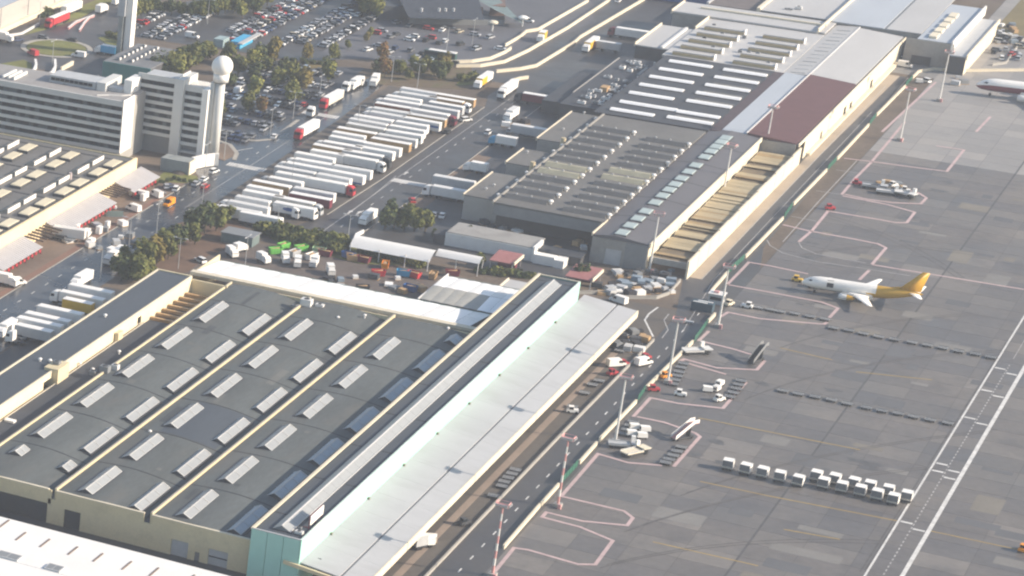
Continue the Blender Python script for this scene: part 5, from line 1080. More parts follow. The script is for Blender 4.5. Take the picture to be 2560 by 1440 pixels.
# lorry park
SIDES = [WHITE, WHITE, OFFW, OFFW, LGREY, WHITE, mat('cream_tarpaulin', (0.58, 0.54, 0.46)), TAN, mat('pale_blue_tarpaulin', (0.42, 0.48, 0.56)), mat('russet_tarpaulin', (0.24, 0.10, 0.06))]
SW = [12, 10, 10, 8, 6, 8, 5, 2, 2, 2]
CABS = [(WHITE, 'white'), (WHITE, 'white'), (WHITE, 'white'), (OFFW, 'off-white'), (LGREY, 'light grey'), (OFFW, 'off-white'), (DGREY, 'dark grey'), (MAROON, 'dark red')]
CN = {WHITE.name: 'white', OFFW.name: 'off-white', LGREY.name: 'light grey', 'cream_tarpaulin': 'cream', TAN.name: 'tan-sided', MAROON.name: 'dark-red-sided', 'pale_blue_tarpaulin': 'pale blue', 'russet_tarpaulin': 'russet-sided'}
def lot_row(n, y0, y1, xc, head, where, jit, forced):
    for k in range(n):
        y = y0+(y1-y0)*k/(n-1)+RN.uniform(-.55, .55)
        if k in forced: S, cab = forced[k]
        else:
            S = RN.choices(SIDES, SW)[0]; cab = RN.choice(CABS) if RN.random() < 0.30 else None
        if S is None: continue
        roof = WHITE if RN.random() < 0.8 else OFFW
        if k not in forced and RN.random() < 0.05: continue
        x = xc+RN.uniform(-jit, jit); dx = math.copysign(1.0, math.cos(head))
        pr = semi(S, roof, cab and cab[0], RN.choice((13.6, 13.6, 12.6, 11.4)) if k not in forced else 13.6, BLUE if (k == 0 and 'right' in where) else None, None if (k in forced or RN.random() < .72) else (RN.choice((REDP, BLUE, MGREY, DGREEN, LGREY)), RN.choice((0, 1)))); sc = CN[S.name]
        if cab: pr.place((x-dx*0.2, y, 0.03), head+RN.uniform(-.03, .03), '%s lorry with %s cab, %s from near end of the %s' % (sc, cab[1], ORD[k], where), 'lorries and trailers in the lorry park')
        else: pr.place((x, y, 0.03), head+RN.uniform(-.03, .03), '%s trailer without cab, %s from near end of the %s' % (sc, ORD[k], where), 'lorries and trailers in the lorry park')
lot_row(28, 810.5, 978.0, -302.6, math.pi, 'left lorry row', 1.1, {0: (WHITE, (WHITE, 'white')), 1: (mat('brown_grey_tarpaulin', (0.25, 0.21, 0.18)), None), 8: (LGREY, None), 13: (TAN, None), 23: (SIDES[9], None)} if False else {0: (WHITE, (WHITE, 'white')), 13: (TAN, None), 23: (SIDES[9], None), 8: (LGREY, None)})
lot_row(26, 823.5, 978.0, -289.4, 0.0, 'right lorry row', 1.1, {0: (WHITE, None), 2: (MAROON, None), 3: (OFFW, None), 5: (WHITE, (REDP, 'red')), 20: (TAN, None), 14: (TAN, None), 11: (LGREY, (DGREY, 'dark grey')), 21: (WHITE, (MAROON, 'dark red'))})
p = at(655, 545); semi(WHITE, WHITE, None).place((-294.0, 808.2, 0.03), math.pi, 'white trailer nearest the camera at the front corner of the lorry park', 'lorries and trailers in the lorry park')
for qx, qy, lb in ((728, 545, 'white tractor unit without trailer at the front of the lorry park, left of two'), (768, 548, 'white tractor unit without trailer at the front of the lorry park, right of two')):
    p = at(qx, qy); tractor(WHITE).place((p.x, p.y, 0.03), D2R(-8), lb, 'white tractor units')
# lorries on the roads: builder, px of centre, heading, label
LZ = [
 (semi(WHITE, WHITE, REDP), 766, 338, -92, 'white lorry with red cab driving on the main road beside the lorry park'),
 (semi(SIDES[6], WHITE, REDP), 828, 262, -92, 'cream lorry with red cab queueing along the tree car park'),
 (tractor(WHITE), 780, 290, -92, 'white tractor unit in front of the queueing cream lorry'),
 (tractor(WHITE), 868, 228, -92, 'white tractor unit just behind the queueing cream lorry'), (boxtruck(WHITE, WHITE, WHITE, 6.5), 888, 220, -92, 'white box lorry in the middle of the queue by the car park'), (tractor(OFFW), 904, 213, -92, 'off-white tractor unit near the end of the queue'), (boxtruck(WHITE, OFFW, WHITE, 5.5), 936, 212, -80, 'small white lorry last in the queue at the road bend'),
 (boxtruck(WHITE, WHITE, WHITE, 8.0), 205, 712, -92, 'white box lorry driving on the main road at the left edge'), (boxtruck(OFFW, WHITE, WHITE, 9.0), 288, 652, -92, 'white rounded coach-like lorry beside the roadside trees'),
 (boxtruck(WHITE, WHITE, WHITE, 7.0), 920, 556, -92, 'white box lorry on the lorry road next to the trees'), (boxtruck(WHITE, WHITE, OFFW, 7.0), 1278, 297, -92, 'white box lorry entering the shaded yard of the ridged hall'),
 (semi(WHITE, WHITE, WHITE), 1268, 236, -90, 'white lorry leaving towards the lorry road under the flyover'), (boxtruck(WHITE, YELLOW, WHITE, 12.5, WHITE), 1208, 212, -90, 'white lorry with a yellow front swap body at the grass island'),
 (boxtruck(WHITE, YELLOW, WHITE, 12.0, WHITE), 1476, 122, -90, 'white and yellow lorry beside the flyover wall'), (boxtruck(WHITE, YELLOW, WHITE, 5.0), 1354, 102, -85, 'short yellow lorry between the flyover walls'), (boxtruck(MAROON, LGREY, OFFW, 9.0), 1516, 128, 180, 'light grey lorry with dark red front by the black-roofed hall'), (semi(OFFW, WHITE, MAROON), 1575, 98, 180, 'off-white lorry with dark red front docked at the pale terminal'),
 (semi(MAROON, WHITE, DGREY), 1345, 264, 180, 'dark purple-red lorry in shade docked at the black-roofed hall'), (boxtruck(LBLUE, WHITE, WHITE, 7.0), 1260, 366, 180, 'white lorry with blue cab docked at the ridged hall'), (boxtruck(WHITE, WHITE, WHITE, 5.5), 1192, 432, 180, 'white box lorry docked at the middle notch of the ridged hall'), (semi(LGREY, OFFW, None), 1325, 345, 180, 'light grey trailer docked at the far notch of the ridged hall'), (semi(OFFW, OFFW, WHITE), 1122, 500, 180, 'off-white lorry in shade at the front corner of the ridged hall'), (semi(LGREY, OFFW, None), 1132, 475, 180, 'light grey trailer in shade behind the off-white lorry'),
 (semi(REDP, WHITE, REDP), 143, 62, -92, 'red lorry arriving at the roundabout beside the grey depot'), (semi(WHITE, WHITE, None), 178, 33, -92, 'white trailer parked along the grey depot'), (boxtruck(WHITE, WHITE, WHITE, 5.0), 252, 33, 90, 'small white lorry on the road behind the tall tower'), (boxtruck(WHITE, LBLUE, WHITE, 6.0), 268, 137, 180, 'white-roofed lorry with a bright blue side below the tall tower'),
 (boxtruck(WHITE, WHITE, WHITE, 5.0), 5, 103, 0, 'white lorry cut by the left edge at the roundabout'),
 (boxtruck(WHITE, WHITE, WHITE, 7.0), 18, 835, -92, 'white box lorry parked on the road side of the loading strip'), (semi(WHITE, WHITE, None), 226, 752, 0, 'white trailer docked at the annex, farthest of the row'), (semi(WHITE, WHITE, WHITE), 196, 768, 180, 'white lorry docked at the annex, second from the far end'), (semi(YELLOW, WHITE, None, 9.0), 194, 784, 0, 'yellow-sided trailer docked at the annex'),
 (semi(WHITE, WHITE, None), 150, 806, 0, 'white trailer docked at the annex just nearer than the yellow one'), (semi(OFFW, WHITE, None), 118, 824, 0, 'off-white trailer docked at the annex in the middle of the row'), (semi(WHITE, WHITE, None), 98, 836, 0, 'white trailer docked tight beside the off-white trailer at the annex'), (semi(LGREY, WHITE, None, 11.0), 84, 852, 0, 'light grey trailer docked at the annex, nearest of the row'), (tractor(WHITE), 40, 860, 180, 'white tractor unit waiting by the nearest docked trailer'),
 (boxtruck(WHITE, WHITE, WHITE, 5.5), 8, 712, 0, 'white box lorry in the west yard cut by the left edge'), (semi(OFFW, OFFW, None, 10.0), 172, 600, 10, 'off-white low trailer in the west yard near the pergola beams'),
 (boxtruck(WHITE, OFFW, WHITE, 5.0), 2160, 0, 90, 'small white lorry on the far road behind the bluish hall'),
]
for pr, qx, qy, h, lb in LZ:
    p = at(qx, qy); pr.place((p.x, p.y, 0.03), D2R(h), lb, 'lorries on the roads and docks')
VZ = [(ORANGE, 422, 514, -92, 'bright orange van driving at the edge of the west yard'), (WHITE, 350, 493, 170, 'white van in the west yard beside a tall white panel'), (WHITE, 333, 527, 160, 'white van parked near the kerb of the west yard'), (OFFW, 390, 492, 150, 'off-white van next to the parked cars in the west yard'), (WHITE, 217, 590, 100, 'white van at the near end of the west yard pavement'), (OFFW, 270, 522, 20, 'off-white van in front of the longest awning'),
      (REDP, 82, 138, 150, 'red van going round the roundabout at left'), (WHITE, 196, 143, 185, 'white van going round the roundabout at right'), (WHITE, 595, 232, 90, 'white van among trees in the car park behind the radar tower'), (WHITE, 705, 590, 80, 'white van beside the hedge at the front of the lorry park'), (WHITE, 43, 712, 50, 'white van parked at the bottom of the west yard'),
      (WHITE, 2262, 168, 0, 'white van at the end of the pale terminal wall'), (WHITE, 1608, 912, 60, 'white van with a red tractor behind it on the service road'), (WHITE, 1540, 916, 45, 'white van beside a red tractor under the canopy edge'), (WHITE, 1545, 757, 160, 'white van parked behind the far end of the canopy'),
      (WHITE, 290, 10, 90, 'white van on the far road near the depot'), (DGREEN, 520, 392, 100, 'dark green van in shade at the foot of the radar tower'), (WHITE, 480, 95, 0, 'white van at the top of the long car park')]
for M, qx, qy, h, lb in VZ:
    p = at(qx, qy); van(M).place((p.x, p.y, 0.05), D2R(h), lb, 'vans on roads and yards')
# bus
bt = thing('bus', 'dark green bus with a white roof in the open car park', 'bus', at(1103, 148), 0)
lpart('body', MB().box(-6.5, 5.5, -1.25, 1.25, 0.4, 3.0), mat('bus_green', (0.03, 0.075, 0.065), 0.4), bt); lpart('roof', MB().box(-5.0, 5.5, -1.2, 1.2, 3.0, 3.25), WHITE, bt); lpart('window_band', MB().box(-6.3, 5.3, -1.28, 1.28, 1.5, 2.6), GLASS, bt); q = MB(); wheels(q, (-4, 3.6), 1.2, 0.5); lpart('wheel_set', q, BLACK, bt)
# air cargo containers on dollies
def dolly_parts(t):
    f = MB(); f.box(-1.35, 1.35, -1.2, -1.05, 0.42, 0.55); f.box(-1.35, 1.35, 1.05, 1.2, 0.42, 0.55)
    f.box(-1.35, 1.35, -1.05, 1.05, 0.40, 0.47); f.box(1.35, 2.0, -0.04, 0.04, 0.3, 0.36); lpart('frame', f, mat('dolly_steel', (0.075, 0.08, 0.088), 0.5), t)
    r_ = MB()
    for k in range(7): r_.cyl((-1.2+.4*k, -1.0, .5), (-1.2+.4*k, 1.0, .5), .05, n=5)
    lpart('roller_bed', r_, METAL, t); w = MB(); wheels(w, (-.95, .95), 1.0, 0.2, 0.15); lpart('wheel_set', w, BLACK, t); return t
DOL = Proto(dolly_parts(newroot('cargo_dolly', 'dolly')))
ct = newroot('cargo_container', 'container'); b = MB()
b.add([(-1.25, -0.85, 0.62), (1.25, -0.85, 0.62), (1.25, -1.2, 1.1), (-1.25, -1.2, 1.1), (-1.25, -1.2, 2.75), (1.25, -1.2, 2.75), (-1.25, 1.2, 2.75), (1.25, 1.2, 2.75), (-1.25, 1.2, 0.62), (1.25, 1.2, 0.62)], [(0, 1, 2, 3), (3, 2, 5, 4), (4, 5, 7, 6), (6, 7, 9, 8), (8, 9, 1, 0), (1, 9, 7, 5, 2), (0, 3, 4, 6, 8)])
lpart('shell', b, WHITE, ct); e = MB()
for x in (-1.27, 1.21): e.box(x, x+0.06, -1.22, -1.14, 1.1, 2.77); e.box(x, x+0.06, 1.14, 1.22, 0.62, 2.77); e.box(x, x+0.06, -1.22, 1.22, 2.69, 2.78)
lpart('edge_frame', e, METAL, ct); lpart('shade_panel', MB().box(-1.18, 1.18, -1.23, -1.2, 1.15, 2.66), mat('painted_shade_grey', (0.14, 0.145, 0.155), .6), ct); dolly_parts(ct)  # dark front panel paints the shade on the container's unlit side
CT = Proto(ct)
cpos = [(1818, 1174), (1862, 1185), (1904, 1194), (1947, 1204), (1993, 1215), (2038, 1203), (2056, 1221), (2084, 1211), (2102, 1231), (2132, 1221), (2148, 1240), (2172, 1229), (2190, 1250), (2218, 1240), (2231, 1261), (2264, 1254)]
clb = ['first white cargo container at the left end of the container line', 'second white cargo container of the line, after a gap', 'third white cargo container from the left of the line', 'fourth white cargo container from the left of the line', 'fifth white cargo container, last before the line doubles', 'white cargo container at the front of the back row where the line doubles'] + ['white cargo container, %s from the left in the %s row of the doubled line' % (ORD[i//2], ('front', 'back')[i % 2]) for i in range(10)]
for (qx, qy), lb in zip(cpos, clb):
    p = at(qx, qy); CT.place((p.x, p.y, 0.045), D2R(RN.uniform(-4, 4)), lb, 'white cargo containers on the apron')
def dline(pts, where, grp, h=0.0, own=True):
    for i, (qx, qy) in enumerate(pts):
        p = at(qx, qy); DOL.place((p.x, p.y, 0.045), D2R(h+RN.uniform(-3, 3)), 'empty grey dolly, %s from the left in %s' % (ORD[i], where), grp)
dline([(1895, 772), (1925, 777), (1950, 782), (1986, 787), (2025, 794), (2062, 801), (2083, 823), (2122, 829), (2158, 837), (2196, 845), (2236, 852), (2279, 859), (2318, 866), (2357, 873), (2396, 881), (2438, 888), (2476, 896)], 'the long dolly line behind the aircraft', 'empty dollies in the long line')
dline([(1957, 980), (1995, 988), (2037, 995), (2078, 1003), (2117, 1012), (2165, 1022), (2204, 1030), (2245, 1037), (2283, 1045), (2325, 1053), (2369, 1061)], 'the shorter dolly line on the mid apron', 'empty dollies in the shorter line')
for pts, where in (([(1233, 1243), (1254, 1219), (1260, 1208), (1270, 1198), (1279, 1188), (1288, 1178)], 'the stack row under the loading canopy'), ([(1682, 963), (1687, 953), (1693, 943), (1698, 933), (1702, 922), (1708, 912)], 'the row beside a lamp mast'), ([(1824, 995), (1832, 985), (1840, 975), (1846, 965), (1852, 955)], 'the row inside the hexagonal stand lines'), ([(1663, 1160), (1672, 1152), (1682, 1142), (1692, 1132), (1702, 1121)], 'the row near the white stairs'), ([(1558, 1088), (1566, 1078), (1574, 1068), (1582, 1058)], 'the row near the second lamp mast'), ([(1430, 1020), (1480, 965), (1497, 955), (1460, 985)], 'the scattered row under the canopy edge'), ([(1535, 865), (1545, 855), (1553, 846), (1560, 838), (1575, 826), (1548, 880)], 'the crowded row at canopy end')):
    for i, (qx, qy) in enumerate(pts):
        p = at(qx, qy); DOL.place((p.x, p.y, 0.045), D2R(4), 'empty dolly, %s from near end of %s' % (ORD[i], where), 'empty dollies in small rows')
# ground equipment: generic small tractor, loader, stairs, generator
def tug(M, name='baggage_tractor'):
    key = ('tug', M.name)
    if key not in PROTO:
        t = newroot(name, 'tractor'); lpart('body', MB().hull([(-1.5, -.8, .35), (1.6, -.8, .35), (1.6, .8, .35), (-1.5, .8, .35)], [(-1.5, -.78, 1.0), (1.5, -.7, 1.05), (1.5, .7, 1.05), (-1.5, .78, 1.0)]), M, t)
        c = MB(); c.box(-1.0, .3, -.7, .7, 1.75, 1.87); 
        for x in (-0.95, 0.2):
            for y in (-0.65, 0.58): c.box(x, x+.07, y, y+.07, 1.0, 1.75)
        lpart('cab_roof', c, M, t); lpart('cab_glass', MB().box(-.85, .22, -.6, .6, 1.05, 1.7), GLASS, t); w = MB(); wheels(w, (-1.0, 1.0), .8, .35, .25); lpart('wheel_set', w, BLACK, t); PROTO[key] = Proto(t)
    return PROTO[key]
def genset(M):
    key = ('gpu', M.name)
    if key not in PROTO:
        t = newroot('ground_power_unit', 'generator'); lpart('cabinet', MB().hull([(-1.3, -.8, .45), (1.3, -.8, .45), (1.3, .8, .45), (-1.3, .8, .45)], [(-1.25, -.72, 1.7), (1.2, -.72, 1.55), (1.2, .72, 1.55), (-1.25, .72, 1.7)]), M, t); lpart('drawbar', MB().box(1.3, 2.3, -.05, .05, .4, .5), DGREY, t)
        lpart('grille', MB().box(-1.31, -1.28, -.5, .5, .7, 1.4), DGREY, t); w = MB(); wheels(w, (-.8, .8), .78, .28, .2); lpart('wheel_set', w, BLACK, t); PROTO[key] = Proto(t)
    return PROTO[key]
def loader(M):
    key = ('loader', M.name)
    if key not in PROTO:
        t = newroot('cargo_loader', 'loader'); lpart('main_deck', MB().box(-3.2, 2.2, -1.4, 1.4, 1.0, 1.25), M, t); lpart('bridge_deck', MB().box(2.3, 4.6, -1.4, 1.4, 1.5, 1.75), M, t); lpart('chassis', MB().box(-3.0, 4.4, -1.0, 1.0, .4, .8), DGREY, t); c = MB(); c.box(2.4, 3.4, 1.4, 2.2, 1.7, 2.9); lpart('operator_cab', c, WHITE, t)
        s = MB(); s.cyl((-2, -1.1, .8), (1.5, -1.1, 1.0), .1, n=6).cyl((-2, 1.1, .8), (1.5, 1.1, 1.0), .1, n=6); lpart('lift_arm', s, MGREY, t); w = MB(); wheels(w, (-2.4, 3.4), 1.2, .45); lpart('wheel_set', w, BLACK, t)
        r_ = MB()
        for y in (-1.38, 1.34): r_.box(-3.2, 2.2, y, y+.05, 1.25, 1.6)
        lpart('side_rail', r_, METAL, t); PROTO[key] = Proto(t)
    return PROTO[key]
def stairs(M, M2):
    key = ('stairs', M.name)
    if key not in PROTO:
        t = newroot('passenger_stairs', 'aircraft stairs'); n = 14
        for s in (-1, 1): lpart('side_panel', MB().hull([(-3.2, s*.8, .6), (2.4, s*.8, 4.0), (2.4, s*.86, 4.0), (-3.2, s*.86, .6)], [(-3.2, s*.8, 1.7), (2.4, s*.8, 5.1), (2.4, s*.86, 5.1), (-3.2, s*.86, 1.7)]), M, t)
        st = MB()
        for i in range(n): st.box(-3.2+5.6*i/n, -3.2+5.6*(i+1)/n, -.79, .79, .55+3.5*i/n, .62+3.5*(i+1)/n)
        lpart('step_flight', st, M2, t); lpart('platform', MB().box(2.4, 4.0, -.85, .85, 4.0, 4.15), M2, t); r_ = MB()
        for s in (-.85, .8): r_.box(2.4, 4.0, s, s+.05, 4.15, 5.1)
        lpart('platform_rail', r_, M, t); c = MB(); c.box(-3.4, 3.0, -.8, .8, .35, .7); c.box(1.6, 1.8, -.7, .7, .7, 3.5); lpart('chassis', c, DGREY, t); w = MB(); wheels(w, (-2.3, 2.2), .85, .35); lpart('wheel_set', w, BLACK, t); PROTO[key] = Proto(t)
    return PROTO[key]
for pr, qx, qy, h, lb, gp in (
    (tug(YELLOW, 'pushback_tractor'), 1992, 704, 0, 'yellow pushback tractor at the nose of the white and yellow aircraft', None), (tug(WHITE), 1867, 770, 180, 'white tractor pulling the long dolly line', None), (tug(CREAM), 1822, 764, 70, 'cream tractor beside the guard booth', None),
    (tug(WHITE), 1797, 1003, 60, 'white tractor at the bottom corner of the hexagonal stand', None), (tug(REDP), 1633, 978, 30, 'red tractor by the green gate of the blast wall', None), (tug(ORANGE), 1663, 945, 60, 'orange tractor beside the lamp mast base', None), (tug(WHITE), 1700, 990, 10, 'white tractor left of the hexagonal stand', None),
    (genset(WHITE), 1768, 980, 20, 'white power unit left of the dollies in the hexagonal stand', 1), (genset(WHITE), 1798, 965, 80, 'white power unit above the others in the hexagonal stand', 1), (genset(OFFW), 1790, 978, 80, 'off-white power unit in the middle of the hexagonal stand', 1), (genset(WHITE), 1585, 1074, 30, 'white power unit, top left of four near the second mast', 1), (genset(WHITE), 1612, 1080, 30, 'white power unit, top right of four near the second mast', 1), (genset(WHITE), 1578, 1090, 30, 'white power unit, bottom left of four near the second mast', 1), (genset(WHITE), 1604, 1096, 30, 'white power unit, bottom right of four near the second mast', 1),
    (loader(OFFW), 1735, 885, 40, 'off-white cargo loader between the lamp mast and stand lines', 2), (loader(CREAM), 1582, 1138, 60, 'cream cargo loader by the corner of the stand line', 2), (loader(LGREY), 1552, 1120, 20, 'light grey cargo loader at the mast base', 2), (loader(OFFW), 2215, 486, 8, 'off-white cargo loader in the equipment cluster on the far stand', 2), (loader(LGREY), 2180, 472, 8, 'light grey cargo loader left in the far equipment cluster', 2), (loader(OFFW), 2255, 490, -20, 'off-white cargo loader right in the far equipment cluster', 2),
    (tug(WHITE), 2262, 480, 10, 'white tractor at the right of the far equipment cluster', None), (tug(WHITE), 2232, 467, 60, 'white tractor at the top of the far equipment cluster', None), (tug(REDP), 2141, 462, 10, 'red tractor at the far stand line corner', None), (tug(REDP), 2074, 524, 30, 'red tractor by the second far stand line', None),
    (stairs(WHITE, PINKP), 1706, 1098, 58, 'white passenger stairs standing on the near stand', 3), (stairs(MGREY, DGREY), 1890, 905, 75, 'dark grey passenger stairs at the right corner of the stand lines', 3),
    (genset(OFFW), 2297, 208, 20, 'off-white power unit near the blast wall corner', 1), (loader(LGREY), 2045, 720, 10, 'light grey belt loader under the front of the aircraft', 2), (tug(OFFW), 2080, 726, 10, 'off-white tractor under the aircraft wing', None),
    (tug(ORANGE), 2557, 1378, 80, 'orange tractor at the right edge of the photo', None), (tug(WHITE), 1430, 1032, 20, 'white tractor parked under the canopy edge', None), (tug(REDP), 1530, 938, 60, 'red tractor under the canopy edge', None), (tug(REDP), 1613, 899, 60, 'red tractor just behind the white van on the service road', None), (tug(REDP), 1557, 915, 45, 'red tractor beside the white van under the canopy edge', None), (tug(DGREY), 1160, 1312, 60, 'dark grey tractor beside the low kerb wall', None)):
    p = at(qx, qy); pr.place((p.x, p.y, 0.045), D2R(h), lb, {None: 'tractors on the apron', 1: 'power units on the apron', 2: 'loaders on the apron', 3: 'passenger stairs'}[gp])
# ------------------------------------------------------------------ aircraft
def aircraft(name, label, loc, rz, tailm, bellym, cut, door):
    t = thing(name, label, 'aircraft', loc, rz, 'cargo aircraft'); n = 22; L = 33.2
    st = [(-0.0, .02, 2.55), (.25, .42, 2.6), (.9, .95, 2.72), (1.9, 1.38, 2.88), (3.2, 1.7, 3.05), (4.8, 1.86, 3.12), (6.5, 1.88, 3.13), (9, 1.88, 3.13), (12, 1.88, 3.13), (15, 1.88, 3.13), (18, 1.88, 3.13), (20.5, 1.88, 3.13), (22.0, 1.85, 3.16), (24.0, 1.72, 3.3), (26.0, 1.48, 3.52), (28.0, 1.18, 3.78), (30.0, .82, 4.05), (31.6, .5, 4.22), (32.6, .22, 4.32), (33.0, .04, 4.34)]
    mb = MB(); 
    for x, r_, zc in st:
        for k in range(n): a = 2*math.pi*k/n; mb.v.append((L/2-x, r_*.93*math.sin(a), zc+r_*math.cos(a)*.97))
    for j in range(len(st)-1):
        for k in range(n):
            mb.f.append((j*n+k, j*n+(k+1) % n, (j+1)*n+(k+1) % n, (j+1)*n+k)); zc = math.cos(2*math.pi*(k+.5)/n)
            xm = (st[j][0]+st[j+1][0])/2
            mb.mi.append(1 if xm > cut+(1.3 if zc < 0 else 0)*-1 else (2 if (bellym is not None and -0.85 < zc < 0.12) else 0))
    fz = lpart('fuselage', mb, [WHITE, tailm, bellym or WHITE], t, True)
    g = MB()
    for s in (-1, 1):
        g.add([(L/2-1.75, s*.28, 3.93), (L/2-1.75, s*.98, 3.72), (L/2-2.55, s*1.12, 4.0), (L/2-2.45, s*.3, 4.42)], [(0, 1, 2, 3)])
        g.add([(L/2-1.8, s*1.03, 3.66), (L/2-2.7, s*1.42, 3.6), (L/2-3.0, s*1.38, 3.98), (L/2-2.5, s*1.15, 4.0)], [(0, 1, 2, 3)])
    link('cockpit_window', g.mesh('cockpit_window', GLASS), fz)
    if door:
        d = MB(); a0 = D2R(52)
        for s in (1,): d.add([(L/2-7.1, s*1.84, 2.75), (L/2-8.9, s*1.84, 2.75), (L/2-8.9, s*1.75, 4.0), (L/2-7.1, s*1.75, 4.0), (L/2-7.1, s*1.95, 2.75), (L/2-8.9, s*1.95, 2.75), (L/2-8.9, s*1.86, 4.0), (L/2-7.1, s*1.86, 4.0)], [(4, 5, 6, 7), (0, 4, 7, 3), (1, 2, 6, 5), (3, 7, 6, 2)])
        link('cargo_door_opening', d.mesh('cargo_door_opening', DGREY), fz)
        d2 = MB(); d2.hull([(L/2-7.1, 1.6, 4.62), (L/2-8.9, 1.6, 4.62), (L/2-8.9, 2.5, 5.1), (L/2-7.1, 2.5, 5.1)], [(L/2-7.1, 1.6, 4.7), (L/2-8.9, 1.6, 4.7), (L/2-8.9, 2.5, 5.18), (L/2-7.1, 2.5, 5.18)]); link('cargo_door', d2.mesh('cargo_door', WHITE), fz)
    def foil(P, Q, tp, tq, M, nm, ax='z', par=t):
        """P/Q: leading and trailing edge points of root and tip"""
        w = MB(); up = Vector((0, 0, 1)) if ax == 'z' else Vector((0, 1, 0)); ring = []
        for (le, te), th in ((P, tp), (Q, tq)):
            le = Vector(le); te = Vector(te)
            for f_, hh in ((0, 0), (.12, .7), (.4, 1), (1, 0), (.4, -.7), (.12, -.6)): ring.append(le.lerp(te, f_)+up*(hh*th/2))
        w.add(ring, [(i, (i+1) % 6, (i+1) % 6+6, i+6) for i in range(6)]+[tuple(range(5, -1, -1)), tuple(range(6, 12))]); return lpart(nm, w, M, par, True)
    for s in (-1, 1):
        foil(((4.6, s*1.2, 1.95), (-2.4, s*1.2, 1.9)), ((1.6, s*4.9, 2.2), (-2.35, s*4.9, 2.2)), .8, .5, WHITE, 'wing_root'); foil(((1.6, s*4.9, 2.2), (-2.35, s*4.9, 2.2)), ((-3.0, s*13.4, 2.75), (-4.35, s*13.4, 2.75)), .5, .18, WHITE, 'wing'); 
        foil(((-12.4, s*.6, 4.35), (-15.4, s*.4, 4.35)), ((-15.2, s*6.3, 4.9), (-16.6, s*6.3, 4.9)), .35, .12, WHITE, 'tailplane')
        e = MB(); prof = [(.62, 0), (.86, .25), (.92, 1.0), (.9, 2.2), (.7, 3.4), (.45, 4.1), (.02, 4.5)]; nn = 16
        for r_, x in prof:
            for k in range(nn): a = 2*math.pi*k/nn; e.v.append((5.6-x, s*4.85+r_*math.sin(a), 1.55+r_*math.cos(a)))
        for j in range(len(prof)-1):
            for k in range(nn): e.f.append((j*nn+k, j*nn+(k+1) % nn, (j+1)*nn+(k+1) % nn, (j+1)*nn+k)); e.mi.append(1 if j >= 3 else 0)
        e.add([(5.55, s*4.85+.6*math.sin(2*math.pi*k/nn), 1.55+.6*math.cos(2*math.pi*k/nn)) for k in range(nn)], [tuple(range(nn))], 2)
        lpart('engine', e, [OFFW, tailm if not bellym else OFFW, DGREY], t, True); lpart('pylon', MB().box(1.6, 4.4, s*4.85-.12, s*4.85+.12, 2.1, 2.75), OFFW, t)
        gm = MB(); gm.cyl((-.6, s*2.6, 0.5), (-.6, s*2.4, 1.9), .12, n=6, mi=1)
        for dy in (-.3, .3): gm.cyl((-.6, s*2.6+dy-.17, .5), (-.6, s*2.6+dy+.17, .5), .5, n=12)
        lpart('main_gear', gm, [BLACK, METAL], t)
    foil(((-9.4, 0, 4.7), (-15.6, 0, 4.9)), ((-15.0, 0, 10.9), (-17.0, 0, 10.9)), .5, .2, tailm, 'tail_fin', 'y'); foil(((-6.6, 0, 4.85), (-10.4, 0, 4.7)), ((-10.3, 0, 5.75), (-10.7, 0, 5.75)), .2, .1, tailm, 'fin_fillet', 'y')
    gm = MB(); gm.cyl((12.6, 0, .4), (12.5, 0, 1.6), .1, n=6, mi=1)
    for dy in (-.25, .25): gm.cyl((12.6, dy-.12, .4), (12.6, dy+.12, .4), .38, n=12)
    lpart('nose_gear', gm, [BLACK, METAL], t); lpart('wing_box', MB().hull([(5.5, -1.7, 1.05), (-3.5, -1.7, 1.05), (-3.5, 1.7, 1.05), (5.5, 1.7, 1.05)], [(4.8, -1.9, 2.4), (-3.0, -1.9, 2.4), (-3.0, 1.9, 2.4), (4.8, 1.9, 2.4)]), WHITE, t); return t
TAILY = mat('mustard_livery', (0.50, 0.285, 0.03), 0.4, 0.04, 0.3)
n_ = at(2003, 704, 2.6); tl = at(2311, 737, 4.4); dv = (n_-tl); hd = math.atan2(dv.y, dv.x)
mid = (n_+tl)/2
aircraft('cargo_aircraft', 'white cargo aircraft with mustard-yellow tail parked on the apron', (mid.x, mid.y, 0.045), hd, TAILY, None, 20.0, True)
n2 = at(2440, 212, 3.4); h2 = hd+D2R(1.0)
ac2 = aircraft('cargo_aircraft', 'white aircraft with a dark red belly stripe cut by the right edge', (n2.x-math.cos(h2)*16.6*1.3, n2.y-math.sin(h2)*16.6*1.3, 0.045), h2, WHITE, MAROON, 99, False)
ac2.scale = (1.3, 1.3, 1.3)
